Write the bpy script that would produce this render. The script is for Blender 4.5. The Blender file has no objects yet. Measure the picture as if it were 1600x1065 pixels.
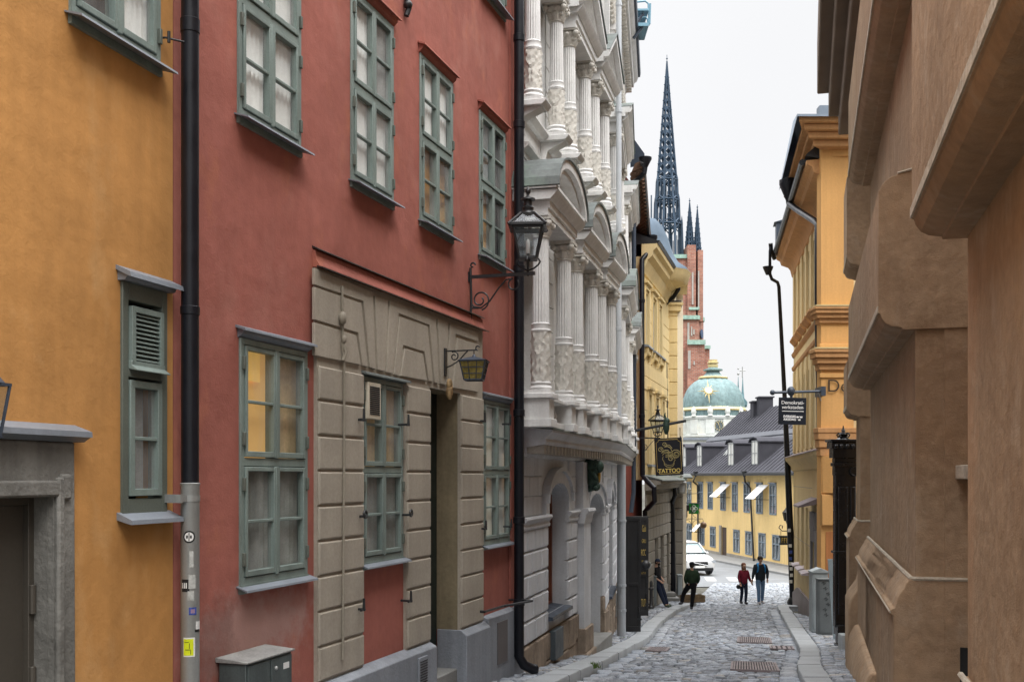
import bpy, bmesh, math, random
from mathutils import Matrix, Vector
random.seed(7)
R = math.radians
FPX, CX, HY = 1700.0, 800.0, 745.0
scene = bpy.context.scene
COL = scene.collection
# ------------------------------------------------------------------ ground profile (metres below eye level, by distance)
GT = [(-40,1.4),(0,1.75),(9.3,2.35),(16,2.98),(22,3.6),(27.5,4.05),(35,4.5),(41,4.8),(50,5.02),(60,5.15),(75,5.3),(120,5.6),(900,6)]
def g(Y):
    if Y <= GT[0][0]: return -GT[0][1]
    for (a, b), (c, d) in zip(GT, GT[1:]):
        if Y <= c:
            t = (Y-a)/(c-a); return -(b+(d-b)*t)
    return -6
def gy(px, py):            # point where the photo's ray meets the ground
    lo, hi = 5.0, 110.0
    k = (py-HY)/FPX
    for _ in range(50):
        m = (lo+hi)/2
        if -g(m)/m > k: lo = m
        else: hi = m
    return ((px-CX)/FPX*lo, lo)
# ------------------------------------------------------------------ frames
class Frame:
    """x along the facade (left to right as seen from the street), -y towards the street, z up from eye level"""
    def __init__(s, px, Y, vp, right=False):
        d = Vector(((vp-CX)/FPX, 1)).normalized()
        if right: d = -d
        s.o = Vector(((px-CX)/FPX*Y, Y)); s.d = d
        s.a = math.atan2(d.y, d.x)
        s.M = Matrix.Translation((s.o.x, s.o.y, 0)) @ Matrix.Rotation(s.a, 4, 'Z')
        s.I = s.M.inverted()
    def hit(s, px, py=HY, n=0.0):
        c = s.I @ Vector((0,0,0)); d = s.I.to_3x3() @ Vector(((px-CX)/FPX, 1, (HY-py)/FPX))
        t = (-n-c.y)/d.y; p = c+d*t
        return p.x, p.z
    def x(s, px, n=0.0): return s.hit(px, HY, n)[0]
    def z(s, px, py, n=0.0): return s.hit(px, py, n)[1]
    def Y(s, x, n=0.0): return (s.M @ Vector((x,-n,0))).y
    def w(s, x, y, z): return s.M @ Vector((x,y,z))
WORLD = Frame(800, 0.0, 1e9); WORLD.M = Matrix.Identity(4); WORLD.I = Matrix.Identity(4)
def locM(X, Y, Z, rz=0): return Matrix.Translation((X,Y,Z)) @ Matrix.Rotation(rz,4,'Z')
# ------------------------------------------------------------------ mesh builder
class MB:
    def __init__(s, M=None): s.M = M.copy() if M is not None else Matrix.Identity(4); s.v = []; s.f = []; s.fm = []; s.m = 0; s.vc = None
    def add(s, vs, fs, T=None):
        n = len(s.v); M = s.M if T is None else s.M @ T
        s.v += [M @ Vector(p) for p in vs]
        for f in fs: s.f.append([i+n for i in f]); s.fm.append(s.m)
    def box(s, x0, x1, y0, y1, z0, z1, T=None):
        s.add([(x0,y0,z0),(x1,y0,z0),(x1,y1,z0),(x0,y1,z0),(x0,y0,z1),(x1,y0,z1),(x1,y1,z1),(x0,y1,z1)],
              [(0,3,2,1),(4,5,6,7),(0,1,5,4),(1,2,6,5),(2,3,7,6),(3,0,4,7)], T)
    def cham(s, x0, x1, z0, z1, y0, y1, b):      # block whose street face (y0) has bevelled edges
        s.add([(x0,y1,z0),(x1,y1,z0),(x1,y1,z1),(x0,y1,z1),(x0,y0+b,z0),(x1,y0+b,z0),(x1,y0+b,z1),(x0,y0+b,z1),
               (x0+b,y0,z0+b),(x1-b,y0,z0+b),(x1-b,y0,z1-b),(x0+b,y0,z1-b)],
              [(0,1,5,4),(1,2,6,5),(2,3,7,6),(3,0,4,7),(4,5,9,8),(5,6,10,9),(6,7,11,10),(7,4,8,11),(8,9,10,11)])
    def prism(s, poly, a, b, ax='y', T=None):    # poly in the other two coordinates
        n = len(poly)
        def P(p, t):
            return {'y':(p[0],t,p[1]), 'x':(t,p[0],p[1]), 'z':(p[0],p[1],t)}[ax]
        vs = [P(p,a) for p in poly]+[P(p,b) for p in poly]
        fs = [tuple(range(n)), tuple(range(2*n-1,n-1,-1))]+[(i,(i+1)%n,n+(i+1)%n,n+i) for i in range(n)]
        s.add(vs, fs, T)
    def tube(s, pts, r, seg=8, T=None, cap=True):
        pts = [Vector(p) for p in pts]; n = len(pts)
        rr = r if isinstance(r,(list,tuple)) else [r]*n
        vs = []; up = None
        for i,p in enumerate(pts):
            d = (pts[min(i+1,n-1)]-pts[max(i-1,0)]).normalized()
            if up is None:
                up = Vector((0,0,1)) if abs(d.z)<.9 else Vector((1,0,0))
            a = d.cross(up).normalized(); b = a.cross(d).normalized(); up = b
            for k in range(seg):
                t = 2*math.pi*k/seg
                vs.append(p+(a*math.cos(t)+b*math.sin(t))*rr[i])
        fs = [(i*seg+k, i*seg+(k+1)%seg, (i+1)*seg+(k+1)%seg, (i+1)*seg+k) for i in range(n-1) for k in range(seg)]
        if cap: fs += [tuple(range(seg)), tuple(range(n*seg-1,(n-1)*seg-1,-1))]
        s.add(vs, fs, T)
    def lathe(s, prof, cx=0, cy=0, seg=16, fn=None, a0=0, T=None):
        vs = []; n = len(prof)
        for i,(r,z) in enumerate(prof):
            for k in range(seg):
                t = a0+2*math.pi*k/seg; q = r if fn is None else fn(r, z, t, k)
                vs.append((cx+q*math.cos(t), cy+q*math.sin(t), z))
        fs = [(i*seg+k, i*seg+(k+1)%seg, (i+1)*seg+(k+1)%seg, (i+1)*seg+k) for i in range(n-1) for k in range(seg)]
        fs += [tuple(range(seg)), tuple(range(n*seg-1,(n-1)*seg-1,-1))]
        s.add(vs, fs, T)
    def ball(s, c, r, seg=12, rings=8, sc=(1,1,1), T=None):
        vs = []; 
        for i in range(rings+1):
            ph = math.pi*i/rings; q = max(math.sin(ph),.001)
            for k in range(seg):
                t = 2*math.pi*k/seg
                vs.append((c[0]+r*sc[0]*q*math.cos(t), c[1]+r*sc[1]*q*math.sin(t), c[2]-r*sc[2]*math.cos(ph)))
        fs = [(i*seg+k, i*seg+(k+1)%seg, (i+1)*seg+(k+1)%seg, (i+1)*seg+k) for i in range(rings) for k in range(seg)]
        s.add(vs, fs, T)
    def sheet(s, x0, x1, z0, z1, holes=(), y=0.0, rev=.25, zfun=None):   # wall face with openings and their reveals
        xs = sorted(set([x0,x1]+[h[i] for h in holes for i in (0,1)])); zs = sorted(set([z0,z1]+[h[i] for h in holes for i in (2,3)]))
        xs = [a for a in xs if x0<=a<=x1]; zs = [a for a in zs if z0<=a<=z1]
        def sub(L, m):
            o = [L[0]]
            for a,b in zip(L, L[1:]):
                k = max(1,int((b-a)/m))
                o += [a+(b-a)*i/k for i in range(1,k+1)]
            return o
        xs = sub(xs, 3.0); zs = sub(zs, 3.0)
        idx = {}; vs = []; fs = []
        def V(a,b,c):
            k = (round(a,5),round(b,5),round(c,5))
            if k not in idx: idx[k] = len(vs); vs.append((a,b,c))
            return idx[k]
        for a,b in zip(xs, xs[1:]):
            for c,d in zip(zs, zs[1:]):
                mx, mz = (a+b)/2, (c+d)/2
                if any(h[0]<mx<h[1] and h[2]<mz<h[3] for h in holes): continue
                fs.append((V(a,y,c),V(b,y,c),V(b,y,d),V(a,y,d)))
        for h in holes:
            a,b,c,d = h[:4]; r = h[4] if len(h)>4 else rev
            p = [(a,c),(b,c),(b,d),(a,d)]
            for (u1,w1),(u2,w2) in zip(p, p[1:]+p[:1]):
                n = len(vs); vs += [(u1,y,w1),(u2,y,w2),(u2,y+r,w2),(u1,y+r,w1)]; fs.append((n,n+1,n+2,n+3))
        s.add(vs, fs)
    def shell(s, x0, x1, z0, z1, D=6.0, y=0.0):      # sides, back and top of a building body
        s.add([(x0,y,z0),(x1,y,z0),(x1,y+D,z0),(x0,y+D,z0),(x0,y,z1),(x1,y,z1),(x1,y+D,z1),(x0,y+D,z1)],
              [(4,5,6,7),(1,2,6,5),(2,3,7,6),(3,0,4,7)])
WM = {}
def setprops(o, label=None, cat=None, group=None, kind=None):
    if label: o['label'] = label
    if cat: o['category'] = cat
    if group: o['group'] = group
    if kind: o['kind'] = kind
def thing(name, label, cat, M, group=None):
    o = bpy.data.objects.new(name, None); COL.objects.link(o); o.matrix_world = M
    o.empty_display_size = .3; WM[o.name] = M.copy(); setprops(o, label, cat, group); return o
def mk(mb, name, mats, parent=None, bevel=0, smooth=True, label=None, recalc=True, angle=35, base=None):
    if parent is not None: W = WM[parent.name]
    else: W = base if base is not None else Matrix.Identity(4)
    I = W.inverted()
    me = bpy.data.meshes.new(name)
    me.from_pydata([I @ p for p in mb.v], [], mb.f)
    ms = mats if isinstance(mats,(list,tuple)) else [mats]
    for m in ms: me.materials.append(m)
    if len(ms)>1: me.polygons.foreach_set('material_index', mb.fm)
    if recalc:
        b = bmesh.new(); b.from_mesh(me); bmesh.ops.recalc_face_normals(b, faces=b.faces); b.to_mesh(me); b.free()
    if smooth:
        me.polygons.foreach_set('use_smooth', [True]*len(me.polygons)); me.set_sharp_from_angle(angle=R(angle))
    me.update()
    o = bpy.data.objects.new(name, me); COL.objects.link(o)
    if parent is not None: o.parent = parent; WM[o.name] = W.copy()
    else: o.matrix_world = W; WM[o.name] = W.copy()
    if bevel:
        md = o.modifiers.new('Bevel','BEVEL'); md.width = bevel; md.segments = 2; md.limit_method = 'ANGLE'; md.angle_limit = R(40)
    if label: o['label'] = label
    return o
def dup_part(o, parent, M=None):          # copy of one part (shares its mesh); M local offset
    c = o.copy(); COL.objects.link(c); c.parent = parent
    if M is not None: c.matrix_local = M
    return c
def dup(root, M, label=None, group=None):
    c = root.copy(); COL.objects.link(c); c.matrix_world = M
    if label: c['label'] = label
    if group: c['group'] = group; root['group'] = group
    for ch in list(root.children):
        d = ch.copy(); COL.objects.link(d); d.parent = c
        for q in list(ch.children):
            e = q.copy(); COL.objects.link(e); e.parent = d
    return c
def text_mesh(name, body, size, mat, parent, T, align='CENTER', ext=.004, sx=1.0, bold=0):
    cu = bpy.data.curves.new(name, 'FONT'); cu.body = body; cu.size = size; cu.align_x = align; cu.extrude = ext; cu.offset = bold
    cu.space_line = .85
    t = bpy.data.objects.new(name+'_tmp', cu); COL.objects.link(t)
    bpy.context.view_layer.update()
    me = bpy.data.meshes.new_from_object(t.evaluated_get(bpy.context.evaluated_depsgraph_get()))
    bpy.data.objects.remove(t); bpy.data.curves.remove(cu)
    W = WM[parent.name].inverted() @ T @ Matrix.Rotation(R(90),4,'X') @ Matrix.Diagonal((sx,1,1,1))
    me.transform(W); me.materials.clear(); me.materials.append(mat); me.name = name
    o = bpy.data.objects.new(name, me); COL.objects.link(o); o.parent = parent
    return o
# ------------------------------------------------------------------ materials
def nt(name):
    m = bpy.data.materials.new(name); m.use_nodes = True; t = m.node_tree; b = t.nodes['Principled BSDF']; return m, t, b
def N(t, kind, **kw):
    n = t.nodes.new(kind)
    for k,v in kw.items(): setattr(n, k, v)
    return n
def noise(t, vec, scale, detail=4, rough=.55):
    n = N(t,'ShaderNodeTexNoise'); n.inputs['Scale'].default_value = scale; n.inputs['Detail'].default_value = detail; n.inputs['Roughness'].default_value = rough
    t.links.new(vec, n.inputs['Vector']); return n.outputs['Fac']
def mrange(t, v, a, b, c, d):
    n = N(t,'ShaderNodeMapRange'); t.links.new(v, n.inputs['Value'])
    for k,x in zip(('From Min','From Max','To Min','To Max'),(a,b,c,d)): n.inputs[k].default_value = x
    return n.outputs['Result']
def mathn(t, op, a, b):
    n = N(t,'ShaderNodeMath', operation=op)
    for i,x in enumerate((a,b)):
        if isinstance(x,(int,float)): n.inputs[i].default_value = x
        else: t.links.new(x, n.inputs[i])
    return n.outputs[0]
def mixc(t, fac, a, b, mode='MIX'):
    n = N(t,'ShaderNodeMix', data_type='RGBA', blend_type=mode)
    for s_,x in ((0,fac),(6,a),(7,b)):
        if isinstance(x,(int,float)): n.inputs[s_].default_value = x
        elif isinstance(x,(tuple,list)): n.inputs[s_].default_value = (*x,1) if len(x)==3 else x
        else: t.links.new(x, n.inputs[s_])
    return n.outputs[2]
def mapping(t, vec, sc, loc=(0,0,0)):
    n = N(t,'ShaderNodeMapping'); n.inputs['Scale'].default_value = sc; n.inputs['Location'].default_value = loc
    t.links.new(vec, n.inputs['Vector']); return n.outputs[0]
def mat(name, col, rough=.85, metal=0, spec=.25, var=.12, vs=1.2, fine=.06, fs=35, bump=.1, bs=90, wav=0, ws=3, streak=0, patch=(), attr=None, dirt_sheen=0):
    m, t, b = nt(name)
    tc = N(t,'ShaderNodeTexCoord').outputs['Object']
    v = mathn(t,'MULTIPLY', mrange(t, noise(t,tc,vs,5), .3,.7, 1-var,1+var), mrange(t, noise(t,tc,fs,3), .3,.7, 1-fine,1+fine))
    if streak:
        v = mathn(t,'MULTIPLY', v, mrange(t, noise(t,mapping(t,tc,(5,5,.35)),1.3,5), .35,.7, 1-streak,1+streak*.5))
    base = (*col,1)
    c = None
    if attr:
        a = N(t,'ShaderNodeAttribute'); a.attribute_name = attr; base = a.outputs['Color']
    cc = N(t,'ShaderNodeCombineColor'); 
    for i in range(3): t.links.new(v, cc.inputs[i])
    c = mixc(t, 1.0, base, cc.outputs[0], 'MULTIPLY')
    for (pc, th, sc, amt, wd) in patch:
        k = mathn(t,'MULTIPLY', mrange(t, noise(t,mapping(t,tc,(1,1,.6),(th*9,sc,3)),sc,6,.65), th, th+wd, 0,1), amt)
        c = mixc(t, k, c, pc)
    t.links.new(c, b.inputs['Base Color'])
    b.inputs['Metallic'].default_value = metal; b.inputs['Specular IOR Level'].default_value = spec
    rr = mrange(t, noise(t,tc,vs*4,4), .3,.7, max(.02,rough-.08), min(1,rough+.08)); t.links.new(rr, b.inputs['Roughness'])
    if bump or wav:
        h = mathn(t,'MULTIPLY', noise(t,tc,bs,5,.6), bump*.02)
        if wav: h = mathn(t,'ADD', h, mathn(t,'MULTIPLY', noise(t,tc,ws,4,.5), wav*.05))
        bn = N(t,'ShaderNodeBump'); bn.inputs['Strength'].default_value = 1; bn.inputs['Distance'].default_value = 1.0
        t.links.new(h, bn.inputs['Height']); t.links.new(bn.outputs[0], b.inputs['Normal'])
    return m
def glassmat(name, tint=(.9,.95,.95), refl=.12, rough=.02, dirt_sheen=.25):
    m, t, b = nt(name); t.nodes.remove(b); out = t.nodes['Material Output']
    tr = N(t,'ShaderNodeBsdfTransparent'); tr.inputs[0].default_value = (*tint,1)
    gl = N(t,'ShaderNodeBsdfGlossy'); gl.inputs['Color'].default_value = (.95,.97,1,1); gl.inputs['Roughness'].default_value = rough
    df = N(t,'ShaderNodeBsdfDiffuse'); df.inputs[0].default_value = (.7,.71,.7,1)  # pale film of dirt, lightened to stand in for bright reflections
    lw = N(t,'ShaderNodeLayerWeight'); lw.inputs['Blend'].default_value = .35
    tc = N(t,'ShaderNodeTexCoord').outputs['Object']
    bn = N(t,'ShaderNodeBump'); bn.inputs['Distance'].default_value = 1
    t.links.new(mathn(t,'MULTIPLY', noise(t,tc,2.5,1), .010), bn.inputs['Height']); t.links.new(bn.outputs[0], gl.inputs['Normal'])
    f = mathn(t,'ADD', mathn(t,'MULTIPLY', mathn(t,'POWER', lw.outputs['Facing'], 3.0), .6), refl)
    mx = N(t,'ShaderNodeMixShader'); t.links.new(f, mx.inputs[0]); t.links.new(tr.outputs[0], mx.inputs[1]); t.links.new(gl.outputs[0], mx.inputs[2])
    m2 = N(t,'ShaderNodeMixShader'); t.links.new(mrange(t, noise(t,mapping(t,tc,(3,3,1.2)),.5,3,.6), .40,.75, .02,dirt_sheen), m2.inputs[0])
    t.links.new(mx.outputs[0], m2.inputs[1]); t.links.new(df.outputs[0], m2.inputs[2]); t.links.new(m2.outputs[0], out.inputs[0])
    return m
def emit(name, col, s):
    m, t, b = nt(name); b.inputs['Base Color'].default_value = (*col,1); b.inputs['Emission Color'].default_value = (*col,1); b.inputs['Emission Strength'].default_value = s; b.inputs['Roughness'].default_value = .9
    return m
def copper(name, col, col2, rough=.55):
    return mat(name, col, rough, .15, .4, .25, 1.5, .1, 20, .1, 60, patch=((col2,.5,1.2,.6,.2),), streak=.2)
def brickmat(name, c1, c2, mortar, bw, bh):
    m, t, b = nt(name); tc = N(t,'ShaderNodeTexCoord').outputs['Object']
    sp = N(t,'ShaderNodeSeparateXYZ'); t.links.new(tc, sp.inputs[0])
    cb = N(t,'ShaderNodeCombineXYZ'); t.links.new(mathn(t,'ADD',sp.outputs[0],sp.outputs[1]), cb.inputs[0]); t.links.new(sp.outputs[2], cb.inputs[1])
    br = N(t,'ShaderNodeTexBrick'); t.links.new(cb.outputs[0], br.inputs[0]); br.inputs['Scale'].default_value = 1
    br.inputs['Color1'].default_value = (*c1,1); br.inputs['Color2'].default_value = (*c2,1); br.inputs['Mortar'].default_value = (*mortar,1)
    br.inputs['Brick Width'].default_value = bw; br.inputs['Row Height'].default_value = bh; br.inputs['Mortar Size'].default_value = bh*.12
    v = mrange(t, noise(t,tc,.35,8,.7), .3,.7, .65,1.4)
    cc = N(t,'ShaderNodeCombineColor'); [t.links.new(v, cc.inputs[i]) for i in range(3)]
    t.links.new(mixc(t,1.0,br.outputs[0],cc.outputs[0],'MULTIPLY'), b.inputs['Base Color']); b.inputs['Roughness'].default_value = .9
    return m
def add_stain(m, centre, radii, col, amt, nscale=3):
    t = m.node_tree; b = t.nodes['Principled BSDF']; old = b.inputs['Base Color'].links[0].from_socket
    tc = N(t,'ShaderNodeTexCoord').outputs['Object']; mp = N(t,'ShaderNodeMapping'); mp.vector_type = 'TEXTURE'; mp.inputs['Location'].default_value = centre; mp.inputs['Scale'].default_value = radii
    t.links.new(tc, mp.inputs['Vector']); ln = N(t,'ShaderNodeVectorMath', operation='LENGTH'); t.links.new(mp.outputs[0], ln.inputs[0])
    d = mathn(t,'ADD', ln.outputs['Value'], mrange(t, noise(t,tc,nscale,6,.7), .3,.7,-.45,.45))
    t.links.new(mixc(t, mrange(t, d, .45, 1.1, amt, 0), old, col), b.inputs['Base Color'])
K = {}
K['red'] = mat('red_plaster', (.345,.122,.095), .9, 0, .2, .16, .55, .06, 9, .16, 55, .45, 2.6, .05, patch=(((.48,.25,.20),.55,1.3,.45,.25),((.22,.075,.06),.55,.6,.55,.25),((.46,.17,.10),.56,2.3,.4,.12)))
K['ochre'] = mat('ochre_plaster', (.50,.25,.082), .9, 0, .2, .14, .6, .06, 9, .11, 50, .5, 2.2, .09, patch=(((.33,.17,.06),.52,.9,.55,.22),((.60,.38,.18),.56,1.6,.45,.15),((.42,.20,.055),.54,.45,.5,.2)))
K['stone'] = mat('portal_stone', (.38,.34,.28), .85, 0, .25, .10, 1.5, .07, 30, .2, 80, .15, 4, .07)
K['plinth'] = mat('grey_plinth', (.25,.27,.30), .75, 0, .3, .14, 1.2, .08, 30, .22, 50, .2, 3, .12, patch=(((.17,.18,.19),.6,2,.5,.2),))
K['frame'] = mat('green_grey_paint', (.20,.25,.23), .5, 0, .4, .12, 3, .08, 60, .06, 120, 0, 3, .15)
K['framedk'] = mat('olive_grey_paint', (.11,.125,.105), .55, 0, .4, .12, 3, .08, 60, .06, 120)
K['zinc'] = mat('zinc_sheet', (.22,.245,.28), .5, .25, .4, .15, 2, .06, 40, .05, 50)
K['iron'] = mat('black_iron', (.016,.017,.019), .42, 0, .5, .2, 4, .1, 60, .12, 60)
K['pipe'] = mat('black_pipe_enamel', (.008,.009,.013), .38, 0, .3, .2, 2, .1, 40, .05, 40)
K['pipeblue'] = mat('dark_blue_black_metal', (.045,.06,.085), .45, .2, .5, .2, 2, .1, 40, .05, 40)
K['galv'] = mat('galvanised_steel', (.34,.35,.34), .45, .45, .4, .12, 2.5, .05, 60, .04, 60, 0, 3, .14)
K['glass'] = glassmat('old_window_glass', (.98,.99,.99), .07, .02, .35)
K['glassd'] = glassmat('dusty_window_glass', (.85,.88,.86), .04, .05, .42)
K['lampglass'] = glassmat('lantern_glass', (.8,.84,.86), .03, .08, .06)
K['yglass'] = mat('amber_ribbed_glass', (.22,.17,.035), .25, 0, .5, .4, 9, .2, 60, .3, 60)
K['curtain'] = mat('reflection_white_curtain', (.88,.89,.87), .95, 0, .1, .08, 3, .04, 40, 0)  # white cloth, its colour lightened to make up for sky reflections in the panes
K['curtg'] = mat('grey_net_curtain', (.30,.31,.30), .95, 0, .1, .2, 6, .1, 60, 0, streak=.3)
K['dark'] = mat('dark_interior', (.03,.032,.034), .9, 0, .2, .3, 2, .1, 30, 0)
K['wood'] = mat('pale_wood_panel', (.55,.30,.11), .7, 0, .25, .15, 2, .1, 30, 0, streak=.2)
K['tan'] = mat('tan_blind', (.78,.56,.33), .9, 0, .2, .15, 3, .1, 30, 0, streak=.25)
K['lit'] = emit('lamplit_room', (.75,.43,.15), .36)
K['lit2'] = emit('bright_lamplit_room', (.85,.50,.13), .38)
K['doordk'] = mat('dark_green_door', (.018,.026,.022), .5)
K['steel'] = mat('dark_bronze_door', (.085,.075,.062), .45, .2, .4, .1, 1, .05, 40, .04, 60)
K['granite'] = mat('grey_granite_step', (.23,.23,.22), .8, 0, .3, .15, 3, .2, 60, .2, 60)
K['white'] = mat('cream_white_stone', (.71,.71,.70), .8, 0, .25, .09, 1.6, .06, 30, .12, 60, .05, 6, .09, patch=(((.36,.34,.29),.62,2.2,.45,.15),))
K['greyw'] = mat('pale_grey_render', (.55,.565,.59), .8, 0, .25, .10, 1.6, .06, 30, .15, 60, .06, 6, .08)
K['tanst'] = mat('tan_stone_relief', (.40,.37,.32), .85, 0, .25, .15, 2.5, .1, 30, .2, 60)
K['rough'] = mat('rough_brown_stone', (.27,.215,.165), .9, 0, .2, .28, 1.4, .12, 14, .8, 22, .8, 5, .15)
K['copper'] = copper('green_copper_sheet', (.15,.17,.165), (.22,.32,.24))
K['bronze'] = mat('green_bronze', (.03,.06,.045), .5, .4, .5, .3, 8, .2, 30, .4, 40)
K['grout'] = mat('dark_infill', (.09,.088,.075), .95, 0, .2, .3, 3, .2, 40, .3, 60)
K['stoneC'] = mat('street_setts', (.3,.3,.3), .58, 0, .35, .2, 5, .2, 40, .4, 40, .25, 12, attr='Col')
K['kerb'] = mat('granite_kerb', (.34,.36,.375), .62, 0, .4, .14, 1.2, .14, 60, .25, 60, .12, 5, patch=(((.22,.23,.22),.6,1.5,.5,.15),))
# ================================================================== camera, sky, sun
cam = bpy.data.objects.new('camera', bpy.data.cameras.new('camera')); COL.objects.link(cam)
cam.location = (0,0,0); cam.rotation_euler = (R(90),0,0)
cam.data.sensor_width = 36; cam.data.lens = 36*FPX/1600; cam.data.shift_y = (HY-532.5)/1600
cam.data.clip_start = .05; cam.data.clip_end = 3000; scene.camera = cam
w = bpy.data.worlds.new('World'); scene.world = w; w.use_nodes = True; t = w.node_tree
bg = t.nodes['Background']
sk = N(t,'ShaderNodeTexSky'); sk.sky_type = 'NISHITA'; sk.sun_disc = False; sk.sun_elevation = R(52); sk.sun_rotation = R(150)
sk.air_density = 1; sk.dust_density = 3
skc = mixc(t, 1.0, sk.outputs[0], (.10,.10,.10), 'MULTIPLY')
ge = N(t,'ShaderNodeNewGeometry')   # overcast deck: bright at the zenith, paler towards the horizon
sp = N(t,'ShaderNodeSeparateXYZ'); tcw = N(t,'ShaderNodeTexCoord'); t.links.new(tcw.outputs['Generated'], sp.inputs[0])
gr = mrange(t, sp.outputs[2], .42, 1.0, .80, 5.7)
gr = mathn(t,'MULTIPLY', gr, mrange(t, noise(t, tcw.outputs['Generated'], 1.6, 3), .3,.7,.95,1.03))
cc = N(t,'ShaderNodeCombineColor'); t.links.new(gr, cc.inputs[0]); t.links.new(mathn(t,'MULTIPLY',gr,1.0), cc.inputs[1]); t.links.new(mathn(t,'MULTIPLY',gr,1.01), cc.inputs[2])
t.links.new(mixc(t, .93, skc, cc.outputs[0]), bg.inputs[0]); bg.inputs[1].default_value = 1.0
sun = bpy.data.objects.new('sun', bpy.data.lights.new('sun','SUN')); COL.objects.link(sun)
sun.data.energy = 1.5; sun.data.angle = R(30); sun.data.color = (1,.96,.9)
sd = Vector((math.sin(R(150))*math.cos(R(52)), math.cos(R(150))*math.cos(R(52)), math.sin(R(52))))
sun.rotation_euler = sd.to_track_quat('Z','Y').to_euler()
sv = scene.view_settings; sv.view_transform = 'Standard'; sv.look = 'None'; sv.exposure = .30; sv.gamma = 1
scene.cycles.max_bounces = 6; scene.cycles.transparent_max_bounces = 12; scene.cycles.caustics_reflective = False; scene.cycles.caustics_refractive = False

# ================================================================== facade frames
F1 = Frame(424, 9.3, 1350)                 # red house
Y0 = 8612/(1350-270)
F0 = Frame(270, Y0-.02, 1300)              # ochre house
FA = Frame(810, 15.95, 1230)               # white palace, near part
FB = Frame(941, 23.2, 1032)                # white palace, far part
F3 = Frame(970, 34.0, 1330)                # brown eaved house
F4 = Frame(1003, 36.0, 1261)               # yellow corner house
FR = Frame(1300, 28.4, 1105, True)         # cream house, right
def wallX_left(Y):
    if Y < Y0: return F0.o.x+(Y-F0.o.y)*(500/1700)
    if Y < 15.95: return F1.o.x+(Y-F1.o.y)*(550/1700)
    if Y < 23.2: return FA.o.x+(Y-FA.o.y)*(430/1700)
    if Y < 34: return FB.o.x+(Y-FB.o.y)*(232/1700)
    if Y < 36: return 3.4+(Y-34)*.45
    return 4.3+(Y-36)*(461/1700)
def wallX_right(Y):
    if Y < 22: return 1.24+.253*Y
    if Y < 28.4: return 8.4
    return 8.35+(Y-28.4)*(305/1700)

# ================================================================== ground
def interp(pts, Y):
    if Y <= pts[0][1]:
        (a,b),(c,d) = pts[0], pts[1]; return a+(Y-b)*(c-a)/(d-b)
    for (a,b),(c,d) in zip(pts, pts[1:]):
        if Y <= d: t_ = (Y-b)/(d-b); return a+(c-a)*t_
    (a,b),(c,d) = pts[-2], pts[-1]; return c+(Y-d)*(c-a)/(d-b)
KLo = [gy(*p) for p in ((893,1065),(948,1039),(982,1019),(1009,1005),(1029,981),(1056,958),(1094,941))]
KLo[0:0] = [(wallX_left(2)+1.5, 2.0), (wallX_left(9)+1.35, 9.0)]
KRo = [gy(*p) for p in ((1249,1065),(1249,1019),(1230,981),(1215,952))]
KRo[0:0] = [(1.6,2.0), (3.0,9.0)]
def smooth(pts):
    o = []
    for i in range(len(pts)-1):
        p0 = pts[max(i-1,0)]; p1 = pts[i]; p2 = pts[i+1]; p3 = pts[min(i+2,len(pts)-1)]
        for k in range(4):
            u = k/4
            x = p1[0]+(p2[0]-p1[0])*u; m1 = (p2[0]-p0[0])/(p2[1]-p0[1]); m2 = (p3[0]-p1[0])/(p3[1]-p1[1]); h = p2[1]-p1[1]
            h00 = 2*u**3-3*u**2+1; h10 = u**3-2*u**2+u; h01 = -2*u**3+3*u**2; h11 = u**3-u**2
            o.append((h00*p1[0]+h10*h*m1+h01*p2[0]+h11*h*m2, p1[1]+h*u))
    return o+[pts[-1]]
KL = smooth(KLo); KR = smooth(KRo); YLE = KL[-1][1]; YRE = KR[-1][1]
LW, RW = .42, .40         # kerb widths
def xl(Y): return interp(KL, Y)
def xr(Y): return interp(KR, Y)
base = MB()
Ys = [-30,-15,-5,0,4]+[4+i*1.0 for i in range(1,72)]+[90,120,200,400,900]
n0 = 0; vs = []; fs = []
for Y in Ys:
    for X in (-900,-60,-12,0,5,10,20,60,900): vs.append((X, Y, g(Y)-.05))
for i in range(len(Ys)-1):
    for k in range(8): fs.append((i*9+k, i*9+k+1, (i+1)*9+k+1, (i+1)*9+k))
base.add(vs, fs)
setprops(mk(base, 'ground', K['grout'], recalc=False), kind='structure')
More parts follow.
